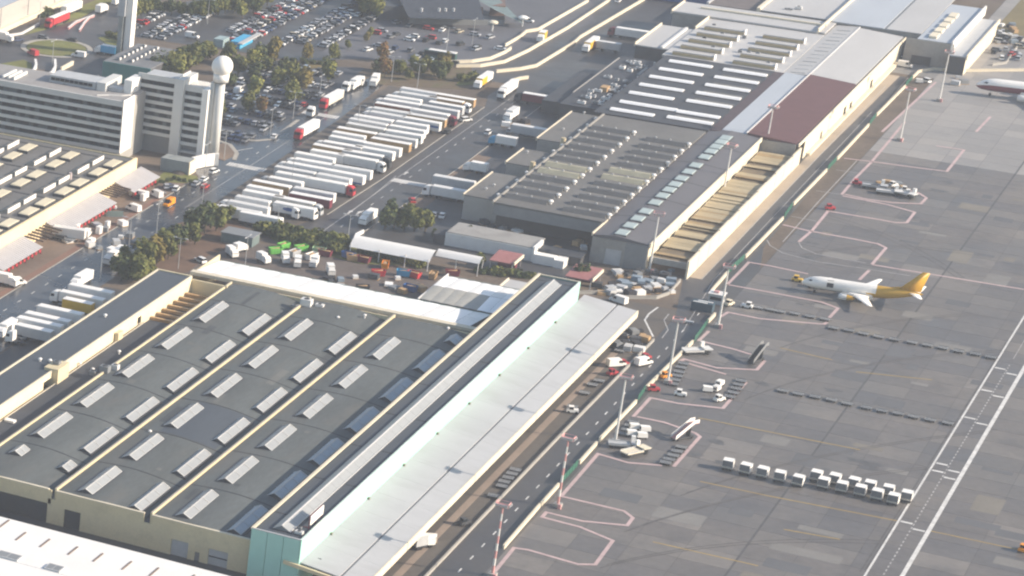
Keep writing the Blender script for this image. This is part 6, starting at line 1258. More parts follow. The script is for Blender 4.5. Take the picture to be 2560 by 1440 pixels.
# ================================================================== MASTS, WALLS, TREES, CLUTTER
def mast(banded, H=17.6):
    t = newroot('floodlight_mast', 'light mast'); b = MB(); n = 9
    for k in range(n):
        z0 = 0.9+(H-0.9)*k/n; z1 = 0.9+(H-0.9)*(k+1)/n; b.cyl((0, 0, z0), (0, 0, z1), .34-.16*k/n, .34-.16*(k+1)/n, 10, 1 if banded and k % 2 == 0 else 0, cap=(k == n-1))
    lpart('pole', b, [OFFW, mat('faded_pink_red', (0.55, 0.28, 0.27))], t); lpart('base_block', MB().box(-.9, .9, -.9, .9, 0, .9), WCONC2, t)
    p = MB(); p.box(-1.5, 1.5, -1.0, 1.0, H, H+.1)
    for x in (-1.5, 1.44): p.box(x, x+.06, -1, 1, H+.1, H+1.0)
    for y in (-1.0, .94): p.box(-1.5, 1.5, y, y+.06, H+.1, H+.18).box(-1.5, 1.5, y, y+.06, H+.85, H+.95)
    lpart('platform', p, PINKP, t)
    fm = MB().hull([(-.3, -.12, -.28), (.3, -.12, -.28), (.3, .12, -.28), (-.3, .12, -.28)], [(-.35, -.2, .28), (.35, -.2, .28), (.35, .05, .28), (-.35, .05, .28)]).mesh('floodlight', METAL)
    for k in range(4): link('floodlight', fm, t, (-1.1+.73*k, -1.15, H+.45), 0)
    for k in range(2): link('floodlight', fm, t, (1.65, -.5+1.0*k, H+.45), D2R(90))
    lpart('cabinet', MB().box(.5, 1.3, -1.5, -.95, 0, 1.2), PINKP, t); return Proto(t)
MA, MBd = mast(False), mast(True)
mp = [(-153.0, 597.2, 1, 'nearest red-and-white banded floodlight mast at the bottom edge'), (-152.5, 645.5, 1, 'second red-and-white banded floodlight mast from the bottom edge'), (-152.5, 694.5, 0, 'floodlight mast beside the near white power units'), (-152.8, 745.5, 0, 'floodlight mast beside the off-white cargo loader'), (-152.8, 798.5, 0, 'floodlight mast beside the guard booth'),
      (-182.2, 836.0, 0, 'floodlight mast at the front corner of the mauve-roofed hall'), (-182.3, 922, 0, 'floodlight mast halfway along the yellow dock roof'), (-182.3, 977, 0, 'floodlight mast in front of the maroon roof'), (-148.8, 1028, 0, 'floodlight mast on the pale apron, nearer of two'), (-147.5, 1090, 0, 'floodlight mast on the pale apron, farther of two')]
for x, y, bd, lb in mp: (MBd if bd else MA).place((x, y, 0.03), D2R(RN.uniform(-10, 10)), lb, 'floodlight masts along the apron')
def lamp(H=9.5):
    t = newroot('street_lamp', 'street lamp'); lpart('pole', MB().cyl((0, 0, 0), (0, 0, H), .13, .08, 8), METAL, t); lpart('arm', MB().cyl((0, 0, H-.1), (1.5, 0, H+.1), .06, .05, 6).cyl((0, 0, H-.1), (-1.5, 0, H+.1), .06, .05, 6), METAL, t)
    lm = MB().hull([(-.5, -.2, -.1), (.5, -.2, -.1), (.5, .2, -.1), (-.5, .2, -.1)], [(-.45, -.14, .1), (.45, -.14, .1), (.45, .14, .1), (-.45, .14, .1)]).mesh('lamp_head', LGREY)
    for x in (1.8, -1.8): link('lamp_head', lm, t, (x, 0, H+.12)); 
    return Proto(t)
LP = lamp()
for qx, qy, lb in ((322, 620, 'street lamp between the main road and roadside trees'), (391, 582, 'street lamp at the road edge by the dark trees'), (503, 532, 'street lamp by the lorry park corner on the main road'), (250, 702, 'tall street lamp next to the white box lorry at left'), (868, 612, 'street lamp beside the hedge and white vaulted canopy'), (1042, 224, 'street lamp standing at the far end of the lorry park'), (727, 470, 'street lamp among the lorries near the lorry park front'), (892, 330, 'street lamp among the lorries in the middle'), (797, 255, 'street lamp at the queueing lorries'), (732, 297, 'street lamp at the car park corner by the junction'), (675, 340, 'street lamp beside the junction kerb'), (512, 430, 'street lamp below the office podium'), (445, 672, 'pale post lamp behind the annex corner'), (1115, 130, 'street lamp in the open car park near the bus'), (1180, 110, 'street lamp in the open car park by the ramp'), (978, 205, 'street lamp in the scrub strip'), (690, 590, 'street lamp behind the recycling yard'), (612, 668, 'street lamp at the plastic canopy edge, left'), (560, 398, 'street lamp on the gravel island'), (518, 60, 'street lamp in the middle of the long car park'), (98, 62, 'street lamp by the depot wall'), (130, 165, 'street lamp on the slip road below the roundabout')):
    p = at(qx, qy); LP.place((p.x, p.y, 0), D2R(RN.choice((0, 10, 90))), lb, 'street lamps')
# blast walls
def lowwall(name, label, pts, h, w, M, cap, grp, cat='wall'):
    c = sum((Vector((p[0], p[1], 0)) for p in pts), Vector((0, 0, 0)))/len(pts); t = thing(name, label, cat, (c.x, c.y, 0), 0, grp)
    part('panel', strip_mb(pts, w, h, h=h), M, t); part('coping', strip_mb(pts, w+.16, h+.14, h=.14), cap, t); return t
BW = [([(1258, 1374), (1349, 1268)], 'near end of the blast wall at the bottom edge'), ([(1352, 1266), (1396, 1217)], 'short blast wall section beside the second banded mast'), ([(1448, 1161), (1491, 1113)], 'short blast wall section below the cream loader'), ([(1498, 1104), (1590, 1008)], 'blast wall section beside the four power units'), ([(1615, 974), (1731, 859)], 'blast wall section behind the orange tractor'), ([(1770, 808), (1787, 790)], 'tiny blast wall stub at the guard booth'), ([(1777, 733), (1817, 687)], 'blast wall section above the guard booth'), ([(1863, 646), (1957, 549)], 'blast wall section at the dock roof corner'), ([(1983, 514), (2066, 429)], 'blast wall section beside the yellow dock roof'), ([(2092, 401), (2171, 316)], 'blast wall section facing the maroon roof'), ([(2191, 291), (2262, 219)], 'blast wall section facing the pale terminal wall'), ([(2281, 197), (2296, 182), (2332, 176), (2395, 180), (2560, 178)], 'curved blast wall at the top right of the apron')]
for pts, lb in BW: lowwall('blast_wall', lb, [(p.x, p.y) for p in px(pts)], 0.95, .4, CREAM, BEIGEL, 'blast wall sections along the apron')
def gate(pts, lb):
    a, b = px(pts); t = thing('green_gate', lb, 'gate', tuple((a+b)/2), 0, 'green gates between blast wall sections'); n = max(2, int((b-a).length/2.4))
    for k in range(n):
        p, q = a.lerp(b, k/n), a.lerp(b, (k+.92)/n); part('fence_panel', strip_mb([p, q], .06, 1.9, h=1.8), DGREEN, t); part('post', MB().box(p.x-.08, p.x+.08, p.y-.08, p.y+.08, 0, 2.1), DGREEN, t)
for pts, lb in (([(1400, 1213), (1444, 1165)], 'green mesh gate between the two near short wall sections'), ([(1594, 1004), (1612, 978)], 'green mesh gate beside the red tractor'), ([(1735, 856), (1768, 811)], 'green mesh gate below the guard booth'), ([(1820, 684), (1860, 649)], 'green mesh gate at the service road bend'), ([(1960, 546), (1980, 518)], 'green mesh gate by the first far stand'), ([(2068, 427), (2090, 404)], 'green mesh gate opposite the dock roof end'), ([(2173, 314), (2189, 294)], 'green mesh gate opposite the maroon roof'), ([(2263, 217), (2280, 199)], 'green mesh gate before the curved wall')): gate(pts, lb)
lowwall('kerb_wall', 'low pale wall between the loading yard and service road', [(-165.3, 420), (-165.3, 690), (-164.7, 776)], 0.75, .3, WCONC2, KERB, 'low walls')
lowwall('kerb_wall', 'low pale wall curving round the cargo yard behind the canopy', [(p.x, p.y) for p in px([(1445, 735), (1500, 735), (1560, 747), (1640, 748), (1672, 737), (1700, 705)])], .9, .3, WCONC2, KERB, 'low walls')
lowwall('kerb_wall', 'low pale curved wall at the far top right yard', [(p.x, p.y) for p in px([(2480, 165), (2515, 160), (2535, 130), (2560, 100)])], .9, .3, WCONC2, KERB, 'low walls')
# flyover ramp walls
for pts, lb in (([(1120, 159), (1180, 157), (1225, 150), (1262, 134), (1277, 124)], 'beige ramp parapet curving up from the car park, left'), ([(1140, 169), (1200, 168), (1260, 158), (1320, 130), (1420, 72), (1525, 2)], 'long beige flyover parapet, middle of three'), ([(1240, 182), (1300, 176), (1340, 168), (1435, 110), (1450, 96), (1612, 0)], 'long beige flyover parapet, right of three'), ([(1262, 117), (1300, 95), (1315, 82), (1345, 77), (1470, 5)], 'beige flyover parapet beside the open car park, leftmost'), ([(1275, 207), (1300, 200), (1320, 197)], 'short bright white parapet beside a white lorry')):
    lowwall('flyover_parapet', lb, [(p.x, p.y) for p in px(pts, 0)], 1.1, .45, CREAM, BEIGEL, 'flyover parapets')
lowwall('slip_road_wall', 'bright curved white wall left of the slip road below the roundabout', [(p.x, p.y) for p in px([(88, 157), (90, 170), (85, 182), (70, 190)])], 1.4, .7, WHITE, WHITE, 'white slip road walls'); lowwall('slip_road_wall', 'bright curved white wall right of the slip road below the roundabout', [(p.x, p.y) for p in px([(137, 157), (138, 175), (130, 188), (112, 198)])], 1.4, .7, WHITE, WHITE, 'white slip road walls'); lowwall('slip_road_wall', 'straight pale wall behind the office block roof', [(p.x, p.y) for p in px([(152, 178), (182, 162)])], 1.4, .6, CREAM, CREAM, 'white slip road walls')
lowwall('slip_road_wall', 'pale kerb wall below the grey depot', [(p.x, p.y) for p in px([(0, 95), (55, 86), (98, 62)])], .7, .5, OFFW, OFFW, 'white slip road walls')
for pts, lb in (([(170, 74), (190, 58), (235, 42)], 'pink and white barrier beside the roundabout approach, longer'), ([(198, 80), (212, 58), (222, 48)], 'pink and white barrier beside the roundabout approach, shorter')): lowwall('road_barrier', lb, [(p.x, p.y) for p in px(pts)], .8, .5, PINKP, OFFW, 'road barriers', 'barrier')
lowwall('garden_wall', 'curved white wall at the left end of the vaulted canopy', [(p.x, p.y) for p in px([(908, 583), (890, 592), (886, 602), (898, 612)])], 1.0, .4, WHITE, WHITE, 'garden walls')
# guard booth & mast-side gear
p = at(1790, 757); gb = thing('guard_booth', 'grey-white guard booth with flat roof at the gap in the blast wall', 'booth', (p.x, p.y, 0)); lpart('wall', MB().box(-2, 2, -1.6, 1.6, 0, 2.9), LGREY, gb); lpart('roof', MB().box(-2.3, 2.3, -1.9, 1.9, 2.9, 3.1), OFFW, gb); lpart('window', MB().box(-1.6, 1.6, -1.63, -1.6, 1.2, 2.2).box(2.0, 2.03, -1.1, 1.1, 1.2, 2.2), GLASS, gb); lpart('door', MB().box(-.4, .4, 1.6, 1.63, 0, 2.0), MAROON, gb); lpart('roof_unit', MB().box(-1, 0.4, -.6, .6, 3.1, 3.6), PINKP, gb)
p = at(1755, 775); sc_ = thing('storage_container', 'dark blue-green storage container with pale roof strips beside the guard booth', 'container', (p.x, p.y, 0)); lpart('shell', MB().box(-3, 3, -1.5, 1.5, 0, 2.5), mat('dark_navy_sheet', (0.03, 0.06, 0.085)), sc_); lpart('roof_strip', MB().box(-2.6, 1.4, -1.3, -.6, 2.5, 2.6).box(-1.6, 2.6, .1, .8, 2.5, 2.6), OFFW, sc_)
p = at(1715, 806); hb = thing('barrier_rail', 'white flat barrier lying beside the storage container', 'barrier', (p.x, p.y, 0)); lpart('board', MB().box(-2.0, 2.0, -.6, .6, .3, .6), LGREY, hb); lpart('foot', MB().box(-1.6, -1.2, -.5, .5, 0, .3).box(1.2, 1.6, -.5, .5, 0, .3), DGREY, hb)
# trees
LEAF = {}
for n, a, b_ in (('olive', (0.095, 0.108, 0.034), (0.135, 0.135, 0.042)), ('autumn', (0.145, 0.122, 0.036), (0.175, 0.135, 0.042)), ('rust', (0.18, 0.10, 0.04), (0.15, 0.11, 0.04)), ('dark', (0.055, 0.075, 0.034), (0.085, 0.10, 0.042)), ('yellowgreen', (0.19, 0.185, 0.05), (0.13, 0.145, 0.045))):
    LEAF[n] = [mat('leaf_%s_%d' % (n, i), c, 0.85, 0.35, 0.35, 0.2, spec=0.1) for i, c in enumerate((a, b_))]
BARK = mat('bark', (0.09, 0.07, 0.05), 0.9)
def crown_mb(seed, w, h, zb, n=640, q=.5, lobes=8):
    r = random.Random(seed); mb = MB(); L = []
    for i in range(lobes):
        a = r.uniform(0, 6.283); d = r.uniform(0.1, .55)*w; L.append((d*math.cos(a), d*math.sin(a), zb+h*r.uniform(.28, .72), w*r.uniform(.42, .62), h*r.uniform(.24, .36)))
    for i in range(n):
        cx, cy, cz, rr, rh = r.choice(L); u = Vector((r.gauss(0, 1), r.gauss(0, 1), r.gauss(0, 1))).normalized()*(r.uniform(.55, 1.05)); p = Vector((cx+u.x*rr, cy+u.y*rr, cz+u.z*rh))
        if p.z < zb*.8: continue
        nn = (u+Vector((r.gauss(0, .5), r.gauss(0, .5), r.gauss(0, .5)+.3))).normalized(); a = nn.orthogonal().normalized(); b = nn.cross(a); s = q*r.uniform(.6, 1.3); t_ = r.uniform(0, 6.28); a, b = a*math.cos(t_)+b*math.sin(t_), b*math.cos(t_)-a*math.sin(t_)
        mb.add([p-a*s-b*s*.6, p+a*s-b*s*.5, p+a*s*.8+b*s*.6+nn*.15, p-a*s*.7+b*s*.7], [(0, 1, 2, 3)], 0 if r.random() < .55 else 1)
    return mb
TRP = {}
def tree(kind, v):
    key = (kind, v)
    if key not in TRP:
        t = newroot('tree', 'tree'); b = MB(); b.cyl((0, 0, 0), (.1, .05, 2.6), .26, .18, 7).cyl((.1, .05, 2.5), (.9, .4, 4.6), .13, .05, 5).cyl((.1, .05, 2.5), (-.7, -.5, 4.8), .13, .05, 5).cyl((.1, .05, 2.5), (.1, .6, 5.2), .12, .05, 5)
        lpart('trunk', b, BARK, t); lpart('crown', crown_mb(sum(map(ord, kind))+v*13, 3.3, 7.0, 0.9), LEAF[kind], t); TRP[key] = Proto(t)
    return TRP[key]
KD = {'olive': 'olive-green', 'autumn': 'yellow-brown autumn', 'rust': 'rust-orange', 'dark': 'dark green', 'yellowgreen': 'yellow-green'}
def plant(qx, qy, s, kind, where, grp):
    p = at(qx, qy); o = tree(kind, RN.randint(0, 2)).place((p.x, p.y, 0), RN.uniform(0, 6.28), '%s tree %s' % (KD[kind], where), grp); o.scale = (s*RN.uniform(.9, 1.1), s*RN.uniform(.9, 1.1), s*RN.uniform(.9, 1.1))
G1 = 'trees between the main road and the annex'
for qx, qy, s, k, w in ((303, 702, 1.15, 'dark', 'nearest the white box lorry'), (330, 697, 1.1, 'olive', 'second from the near end of the roadside group'), (355, 684, 1.2, 'olive', 'in the near half of the roadside group'), (392, 660, 1.15, 'autumn', 'in the middle of the roadside group'), (420, 648, 1.1, 'olive', 'at the right of the roadside group middle'), (372, 700, 1.0, 'yellowgreen', 'closest to the annex corner'), (345, 708, 1.0, 'olive', 'behind the annex roof edge'), (410, 625, 1.0, 'olive', 'in the far half of the roadside group'), (440, 622, 1.05, 'dark', 'at the far end of the roadside group'), (487, 612, .8, 'olive', 'standing alone right of the roadside group'), (483, 586, 1.1, 'dark', 'in the far dark clump by the road, left'), (512, 585, 1.2, 'dark', 'in the far dark clump by the road, middle'), (540, 578, 1.15, 'olive', 'in the far dark clump by the road, right'), (565, 560, .9, 'olive', 'touching the lorry park front corner'), (315, 672, .95, 'olive', 'leaning over the white coach-like lorry')): plant(qx, qy, s, k, w, G1)
G2 = 'trees in the tree-dotted car park'
for qx, qy, s, k, w in ((649, 158, 1.15, 'dark', 'left of the big pair at the top of the car park'), (677, 160, 1.25, 'autumn', 'right of the big pair at the top of the car park'), (630, 172, 1.05, 'yellowgreen', 'just below the big pair, left'), (594, 190, 1.15, 'olive', 'right beside the radome ball'), (632, 198, .95, 'dark', 'below the yellow-green one near the radome'), (565, 160, 1.1, 'olive', 'behind the radome ball'), (662, 185, .8, 'olive', 'small, in the upper car park middle'), (706, 188, .8, 'dark', 'slim, left of the twin trees'), (734, 208, 1.1, 'olive', 'left of the twin trees in the middle rows'), (758, 227, 1.3, 'autumn', 'right of the twin trees in the middle rows'), (820, 204, 1.1, 'yellowgreen', 'at the right side of the car park'), (694, 222, 1.0, 'olive', 'left below the twin trees'), (634, 242, 1.15, 'yellowgreen', 'in the middle of the car park left half'), (577, 218, .9, 'dark', 'right of the radar tower neck'), (613, 280, .9, 'olive', 'low in the car park, left'), (651, 287, .85, 'rust', 'low in the car park, right'), (731, 258, 1.05, 'olive', 'above the queueing cream lorry'), (765, 150, .85, 'autumn', 'beside the dry grass strip, left'), (835, 152, .8, 'olive', 'beside the dry grass strip, right'), (552, 290, .8, 'olive', 'half hidden by the radar tower')): plant(qx, qy, s, k, w, G2)
G3 = 'trees between the green hall and offices'
for i, (qx, qy, s, k) in enumerate(((398, 198, 1.2, 'dark'), (418, 200, 1.2, 'olive'), (430, 190, 1.3, 'olive'), (450, 184, 1.25, 'olive'), (466, 174, 1.2, 'dark'), (478, 168, 1.2, 'olive'), (495, 158, 1.1, 'dark'), (508, 152, 1.0, 'olive'), (440, 203, 1.0, 'yellowgreen'), (412, 178, 1.1, 'dark'), (455, 160, 1.1, 'dark'), (526, 145, .9, 'olive'))): plant(qx, qy, s, k, 'in the thick grove behind the offices, %s from the left-hand side' % ORD[i], G3)
G4 = 'trees in the hedge above the long car park'
for i, (qx, qy, s, k) in enumerate(((338, 46, .9, 'yellowgreen'), (352, 40, .9, 'olive'), (368, 36, .9, 'olive'), (385, 34, .9, 'dark'), (405, 36, .8, 'olive'), (428, 38, .8, 'dark'), (452, 40, .8, 'olive'), (478, 42, .9, 'dark'), (500, 44, .9, 'olive'), (525, 42, 1.0, 'dark'), (545, 38, 1.0, 'olive'), (562, 34, .9, 'yellowgreen'), (585, 34, .9, 'olive'), (605, 46, 1.0, 'yellowgreen'), (632, 34, 1.0, 'dark'), (650, 22, 1.0, 'olive'), (668, 14, .9, 'yellowgreen'), (575, 20, .9, 'olive'), (610, 14, 1.0, 'dark'), (640, 4, 1.0, 'olive'))): plant(qx, qy, s, k, 'in the hedge above the long car park, %s from the left' % ORD[i], G4)
G5 = 'trees in the scrub strip beyond the lorry park'
for i, (qx, qy, s, k) in enumerate(((945, 178, .8, 'dark'), (955, 152, 1.0, 'rust'), (962, 192, .9, 'rust'), (985, 182, .7, 'dark'), (1000, 186, .8, 'olive'), (1035, 178, .9, 'yellowgreen'), (1048, 190, .8, 'olive'), (1068, 176, .8, 'olive'), (1085, 190, .8, 'dark'), (1105, 172, .9, 'autumn'), (1110, 195, .9, 'olive'), (1098, 200, .8, 'dark'), (1022, 200, .6, 'olive'), (915, 104, .5, 'autumn'), (925, 92, .5, 'yellowgreen'), (870, 122, .5, 'olive'))): plant(qx, qy, s, k, 'in the scrub strip beyond the lorry park, %s of its line' % ORD[i], G5)
G6 = 'trees beside the slate building'
for i, (qx, qy, s, k) in enumerate(((905, 42, 1.3, 'olive'), (925, 36, 1.4, 'yellowgreen'), (940, 48, 1.2, 'yellowgreen'), (900, 15, 1.4, 'yellowgreen'), (925, 12, 1.4, 'olive'), (945, 25, 1.2, 'dark'), (885, 8, 1.2, 'olive'))): plant(qx, qy, s, k, 'beside the slate building at the top, %s of seven' % ORD[i], G6)
G7 = 'trees left of the low white building'
for i, (qx, qy, s, k, w) in enumerate(((962, 572, 1.0, 'dark', 'nearest the white box lorry on the lorry road'), (985, 570, 1.15, 'dark', 'second of the clump left of the low white building'), (1010, 574, 1.15, 'olive', 'middle of the clump left of the low white building'), (1035, 578, 1.1, 'olive', 'fourth of the clump left of the low white building'), (1062, 580, .95, 'olive', 'rightmost of the clump left of the low white building'), (1450, 705, .8, 'dark', 'below the right-hand red canopy'), (1200, 668, .6, 'olive', 'below the left-hand red canopy'), (1165, 600, .6, 'dark', 'small, against the low white building'))): plant(qx, qy, s, k, w, G7)
# hedges: rows of bushes
BSH = {}
def bush(kind, v):
    key = (kind, v)
    if key not in BSH:
        t = newroot('bush', 'bush'); lpart('foliage', crown_mb(31+v*7+len(kind), 2.6, 3.6, -.2, 260, .5, 6), LEAF[kind], t); lpart('stem', MB().cyl((0, 0, 0), (0, 0, 1.2), .08, .05, 6), BARK, t); BSH[key] = Proto(t)
    return BSH[key]
def hedge(pts, n, s, kinds, where, grp):
    P = px(pts); seg = [(P[i+1]-P[i]).length for i in range(len(P)-1)]; T = sum(seg)
    for k in range(n):
        d = T*(k+.5)/n; i = 0
        while d > seg[i]: d -= seg[i]; i += 1
        p = P[i].lerp(P[i+1], d/seg[i]); kd = RN.choice(kinds)
        o = bush(kd, RN.randint(0, 1)).place((p.x+RN.uniform(-.5, .5), p.y+RN.uniform(-.8, .8), 0), RN.uniform(0, 6.28), '%s bush, %s along %s' % (KD[kd], ORD[k], where), grp); sc = s*RN.uniform(.8, 1.2); o.scale = (sc, sc, sc*RN.uniform(.8, 1.1))
hedge([(650, 585), (760, 600), (860, 625)], 18, 1.25, ['dark', 'dark', 'olive'], 'the dark hedge behind the recycling yard', 'bushes of the dark hedge'); hedge([(700, 602), (790, 620), (850, 635)], 10, 1.0, ['dark', 'olive'], 'the inner hedge of the recycling yard', 'bushes of the inner hedge')
hedge([(900, 632), (1000, 655), (1060, 672)], 12, .95, ['olive', 'yellowgreen', 'dark'], 'the green strip below the vaulted canopy', 'bushes below the vaulted canopy'); hedge([(1180, 680), (1260, 690), (1345, 695)], 10, .7, ['olive', 'dark', 'yellowgreen'], 'the strip behind the mint block', 'bushes behind the mint block')
hedge([(1080, 585), (1150, 605), (1230, 622)], 10, .7, ['dark', 'olive'], 'the strip behind the vaulted canopy', 'bushes behind the vaulted canopy'); hedge([(1150, 205), (1168, 200), (1185, 196)], 5, .8, ['dark', 'olive'], 'the grass island', 'bushes on the grass island'); hedge([(330, 120), (285, 95), (262, 90)], 6, .8, ['olive', 'dark'], 'the lawn at the foot of the tall tower', 'bushes below the tall tower'); hedge([(840, 163), (760, 160), (715, 152)], 8, .55, ['dark'], 'the green fence line of the car park', 'bushes on the car park fence')
hedge([(385, 462), (440, 448), (480, 458)], 9, .35, ['dark'], 'the edge of the lawn by the podium', 'low bushes by the podium'); hedge([(100, 45), (130, 38), (112, 40)], 4, .8, ['dark', 'olive'], 'the foot of the grey depot', 'bushes at the grey depot')
# cut grass mound on the podium lawn
p = at(450, 433); md = struct('soil_mound', MB().lathe([(2.6, 0), (2.0, .6), (1.0, .95), (.02, 1.05)], (p.x, p.y, 0.1), 14), EARTH)
# recycling yard clutter
def skip(M):
    key = ('skip', M.name)
    if key not in PROTO:
        t = newroot('waste_skip', 'skip'); b = MB()
        for a in ((0, 1), (1, 2), (2, 3), (3, 0)):
            lo = [(-2.6, -1.1, .25), (2.6, -1.1, .25), (2.6, 1.1, .25), (-2.6, 1.1, .25)]; hi = [(-3.0, -1.25, 2.0), (3.0, -1.25, 2.0), (3.0, 1.25, 2.0), (-3.0, 1.25, 2.0)]
            i, j = a; li, lj, hi_, hj = map(Vector, (lo[i], lo[j], hi[i], hi[j])); c = Vector((0, 0, 1)); inn = lambda v: Vector((v.x*.96, v.y*.93, v.z)); b.hull([li, lj, inn(lj), inn(li)], [hi_, hj, inn(hj), inn(hi_)])
        b.box(-2.6, 2.6, -1.1, 1.1, .15, .27); lpart('hopper', b, M, t); lpart('load', MB().hull([(-2.4, -1.0, .4), (2.4, -1.0, .4), (2.4, 1.0, .4), (-2.4, 1.0, .4)], [(-1.8, -.8, 1.7), (1.6, -.7, 1.5), (2.0, .7, 1.9), (-1.9, .8, 1.6)]), TAN, t)
        rm_ = MB().box(-.08, .08, -.04, .04, .5, 1.95).mesh('rib', M)
        for x in (-2.0, -.7, .7, 2.0):
            for s in (-1.26, 1.26): link('rib', rm_, t, (x, s, 0))
        PROTO[key] = Proto(t)
    return PROTO[key]
def crate(M, sx, sy, sz):
    key = ('crate', M.name, sx, sy, sz)
    if key not in PROTO:
        t = newroot('cargo_pallet', 'pallet'); lpart('load', MB().hull([(-sx, -sy, .15), (sx, -sy, .15), (sx, sy, .15), (-sx, sy, .15)], [(-sx*.95, -sy*.95, sz), (sx*.93, -sy*.95, sz*.97), (sx*.95, sy*.92, sz), (-sx*.94, sy*.95, sz*.95)]), M, t); lpart('base', MB().box(-sx-.1, sx+.1, -sy-.1, sy+.1, 0, .15), TAN, t); PROTO[key] = Proto(t)
    return PROTO[key]
GR = 'skips and machines in the recycling yard'
for M, qx, qy, h, lb in ((GREEN, 688, 634, 60, 'bright green skip raised at the hedge, left of two'), (GREEN, 708, 622, 60, 'bright green skip at the hedge, right of two'), (GREEN, 752, 628, 70, 'bright green skip with orange load by the dark hedge'), (mat('pale_green_paint', (0.35, 0.5, 0.3)), 797, 634, 10, 'pale green skip behind the dark red one'), (MAROON, 812, 640, 0, 'dark red skip in the recycling yard'), (TAN, 882, 652, 30, 'orange-tan skip at the right of the recycling yard'), (ORANGE, 962, 670, 90, 'orange skip standing near the green strip'), (MAROON, 908, 656, 10, 'dark red skip beside the orange-tan one'), (LGREY, 735, 640, 60, 'light grey skip under the green one'), (WHITE, 778, 648, 60, 'white skip with a red edge in the recycling yard'), (LBLUE, 1008, 690, 5, 'blue-green skip near the shed corner'), (REDP, 1034, 694, 5, 'red skip beside the blue-green one'), (BLUE, 870, 645, 0, 'dark blue skip in shade of the hedge'), (TAN, 1082, 696, 80, 'brown skip behind the posts of the shed'), (DGREY, 905, 728, 0, 'dark grey skip lying in the yard'), (BLUE, 1025, 728, 5, 'dark blue sheet-covered skip next to the shed'), (MAROON, 1130, 690, 20, 'dark red skip in the planted strip'), (REDP, 945, 690, 20, 'red skip in the middle right of the yard')):
    p = at(qx, qy); o = skip(M).place((p.x, p.y, 0.03), D2R(h+RN.uniform(-25, 25)), lb, GR); o.scale = (.68, .8, .95)
for M, qx, qy, h, lb in ((WHITE, 597, 630, 70, 'white lorry by the glazed cabin'), (WHITE, 577, 640, -40, 'white van-like lorry parked by the plastic canopy corner'), (WHITE, 655, 655, -30, 'white lorry with open back in the recycling yard'), (WHITE, 712, 655, -60, 'white box lorry behind the plastic canopy, left of two'), (WHITE, 743, 665, -70, 'white box lorry behind the plastic canopy, right of two'), (OFFW, 785, 665, -80, 'off-white lorry in the middle of the recycling yard'), (OFFW, 825, 685, -60, 'off-white lorry with a rounded back in the recycling yard')):
    p = at(qx, qy); o = boxtruck(M, OFFW, WHITE, 3.6).place((p.x, p.y, 0.03), D2R(h), lb, 'small lorries in the recycling yard'); o.scale = (.8, .85, .82)
# cargo pallets in front of the mauve-roofed hall and other piles
PC = [WHITE, OFFW, LGREY, MGREY, TAN, DGREY, mat('grey_blue_wrap', (0.2, 0.25, 0.3)), mat('black_wrap', (0.03, 0.03, 0.035))]; PW = [3, 4, 4, 4, 2, 4, 3, 3]
PNM = {WHITE.name: 'white', OFFW.name: 'off-white', LGREY.name: 'light grey', MGREY.name: 'mid grey', TAN.name: 'brown', DGREY.name: 'dark grey', 'grey_blue_wrap': 'blue-grey', 'black_wrap': 'black'}
def pile(box, n, where, z=.03):
    x0, y0, x1, y1 = box; done = []
    for i in range(n):
        for tr in range(20):
            p = at(RN.uniform(x0, x1), RN.uniform(y0, y1))
            if all((p-d).length > 2.6 for d in done): break
        else: continue
        done.append(p)
    done.sort(key=lambda q: proj(q)[0]); N = len(done)
    for i, p in enumerate(done):
        M = RN.choices(PC, PW)[0]; sx, sy, sz = RN.choice(((1.2, .9, 1.3), (1.5, 1.1, 1.6), (.8, .8, 1.0), (1.5, 1.2, .8)))
        od = '%s from left' % ORD[i] if i < N/2 else '%s from right' % ORD[N-1-i]
        crate(M, sx, sy, sz).place((p.x, p.y, z), D2R(RN.uniform(0, 180)), '%s wrapped pallet, %s %s' % (PNM[M.name], od, where), 'wrapped cargo pallets '+where)
pile((1540, 680, 1680, 735), 44, 'on the cluttered mauve-roofed hall yard'); pile((1490, 715, 1600, 742), 14, 'along the wall behind the canopy end'); pile((1540, 830, 1610, 880), 16, 'under the far end of the loading canopy'); pile((800, 690, 1060, 735), 14, 'scattered on the recycling yard'); pile((160, 560, 340, 625), 16, 'in the west yard near the awnings'); pile((2480, 60, 2555, 110), 14, 'in the far top right yard'); pile((2180, 455, 2260, 480), 7, 'in the far equipment cluster'); pile((1250, 300, 1330, 345), 7, 'in the shaded yard of the ridged hall'); pile((1330, 590, 1470, 640), 8, 'in the dark gap beside the ridged hall'); pile((1210, 560, 1330, 580), 8, 'below the ridged hall front'); pile((2380, 195, 2450, 215), 3, 'near the nose of the cut-off aircraft')
# pallets and a lorry by the near canopy edge
p = at(1060, 1372); boxtruck(OFFW, LGREY, OFFW, 3.4).place((p.x-1, p.y, .03), D2R(60), 'white lorry with boxes parked at the near canopy edge', 'lorries on the roads and docks')
p = at(1075, 1352); crate(WHITE, 1.5, 1.1, 1.6).place((p.x, p.y, .03), 0.3, 'white wrapped cargo pallet beside the lorry at the near canopy edge')
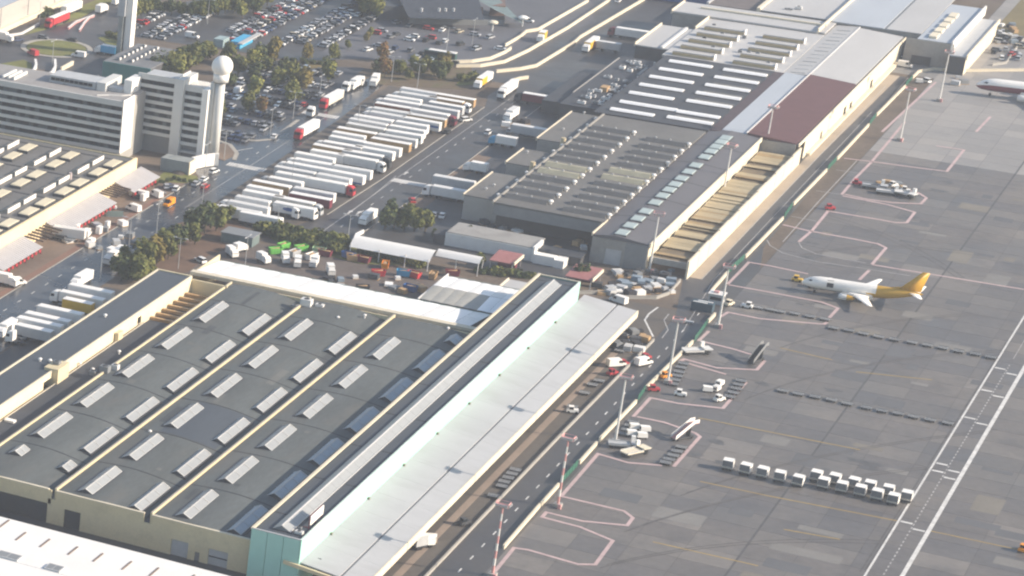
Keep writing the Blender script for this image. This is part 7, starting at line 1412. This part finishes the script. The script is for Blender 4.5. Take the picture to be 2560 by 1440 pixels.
# tall white panels in the west yard
for i, (qx, qy, w_, lb) in enumerate(((330, 488, .6, 'tall white container unit at the end of the pergola beams'), (357, 503, .6, 'white container unit beside the long shadow in the west yard'), (247, 585, .7, 'white and pink container unit near the west yard kerb'), (268, 572, .5, 'white narrow container unit behind the pink one'), (165, 575, .7, 'white and red container unit at the awning corner'), (192, 580, .5, 'small white container unit right of the awning corner'))):
    p = at(qx, qy); t = thing('container_unit', lb, 'container', (p.x, p.y, 0), D2R(-5), 'white container units in the west yard'); lpart('shell', MB().box(-w_, w_, -.9, .9, .2, 2.5), WHITE, t); lpart('foot', MB().box(-w_, -w_+.15, -.8, .8, 0, .2).box(w_-.15, w_, -.8, .8, 0, .2), DGREY, t); lpart('door', MB().box(w_, w_+.03, -.7, .7, .3, 2.3), OFFW, t)
p = at(285, 540); gs = thing('glass_shelter', 'grey-green glass stack of panes standing in the west yard', 'shelter', (p.x, p.y, 0), D2R(30)); lpart('pane', MB().box(-2.5, 2.5, -1.0, -.9, .2, 1.8), mat('grey_green_pane', (0.16, 0.21, 0.20), .3), gs); lpart('pane', MB().box(-2.0, 2.9, .4, .5, .2, 1.5), MATS['grey_green_pane'], gs); lpart('frame', MB().box(-2.6, 3.0, -1.1, .6, .05, .2), MGREY, gs)
p = at(150, 600); fl = thing('flatbed_trailer', 'grey flatbed trailer with dark load near the awning corner', 'trailer', (p.x, p.y, 0), D2R(-10)); lpart('deck', MB().box(-5, 5, -1.2, 1.2, .9, 1.1), MGREY, fl); lpart('load', MB().box(-3.5, 2, -.9, .9, 1.1, 1.7), DGREY, fl); q = MB(); wheels(q, (-3.6, -2.4, 3.5), 1.15, .45); lpart('wheel_set', q, BLACK, fl)
# roadside directional signs near the flyover
for qx, qy, lb in ((1305, 66, 'white round-topped sign structure by the flyover'), (1230, 78, 'pale flat canopy roof in the open car park')):
    p = at(qx, qy); t = thing('sign_structure', lb, 'sign', (p.x, p.y, 0)); lpart('post', MB().cyl((0, 0, 0), (0, 0, 3), .3, .3, 8), OFFW, t); lpart('top', MB().lathe([(.1, 3.0), (1.9, 3.2), (2.0, 3.7), (1.0, 4.2), (.02, 4.3)], (0, 0, 0), 14), WHITE if qx > 1300 else CREAM, t)
# ================================================================== HAZE
hz = struct('haze', MB().box(-1720, 920, -170, 2620, -1.7, 290), mat('dummy_haze', (1, 1, 1)), 'stuff')
HM = bpy.data.materials.new('haze_air'); HM.use_nodes = True; ht = HM.node_tree; ht.nodes.clear()
pv = ht.nodes.new('ShaderNodeVolumePrincipled'); pv.inputs['Density'].default_value = HAZE_D; pv.inputs['Color'].default_value = (0.80, 0.87, 1.0, 1); pv.inputs['Anisotropy'].default_value = 0.0
om = ht.nodes.new('ShaderNodeOutputMaterial'); ht.links.new(pv.outputs[0], om.inputs['Volume']); hz.data.materials.clear(); hz.data.materials.append(HM)
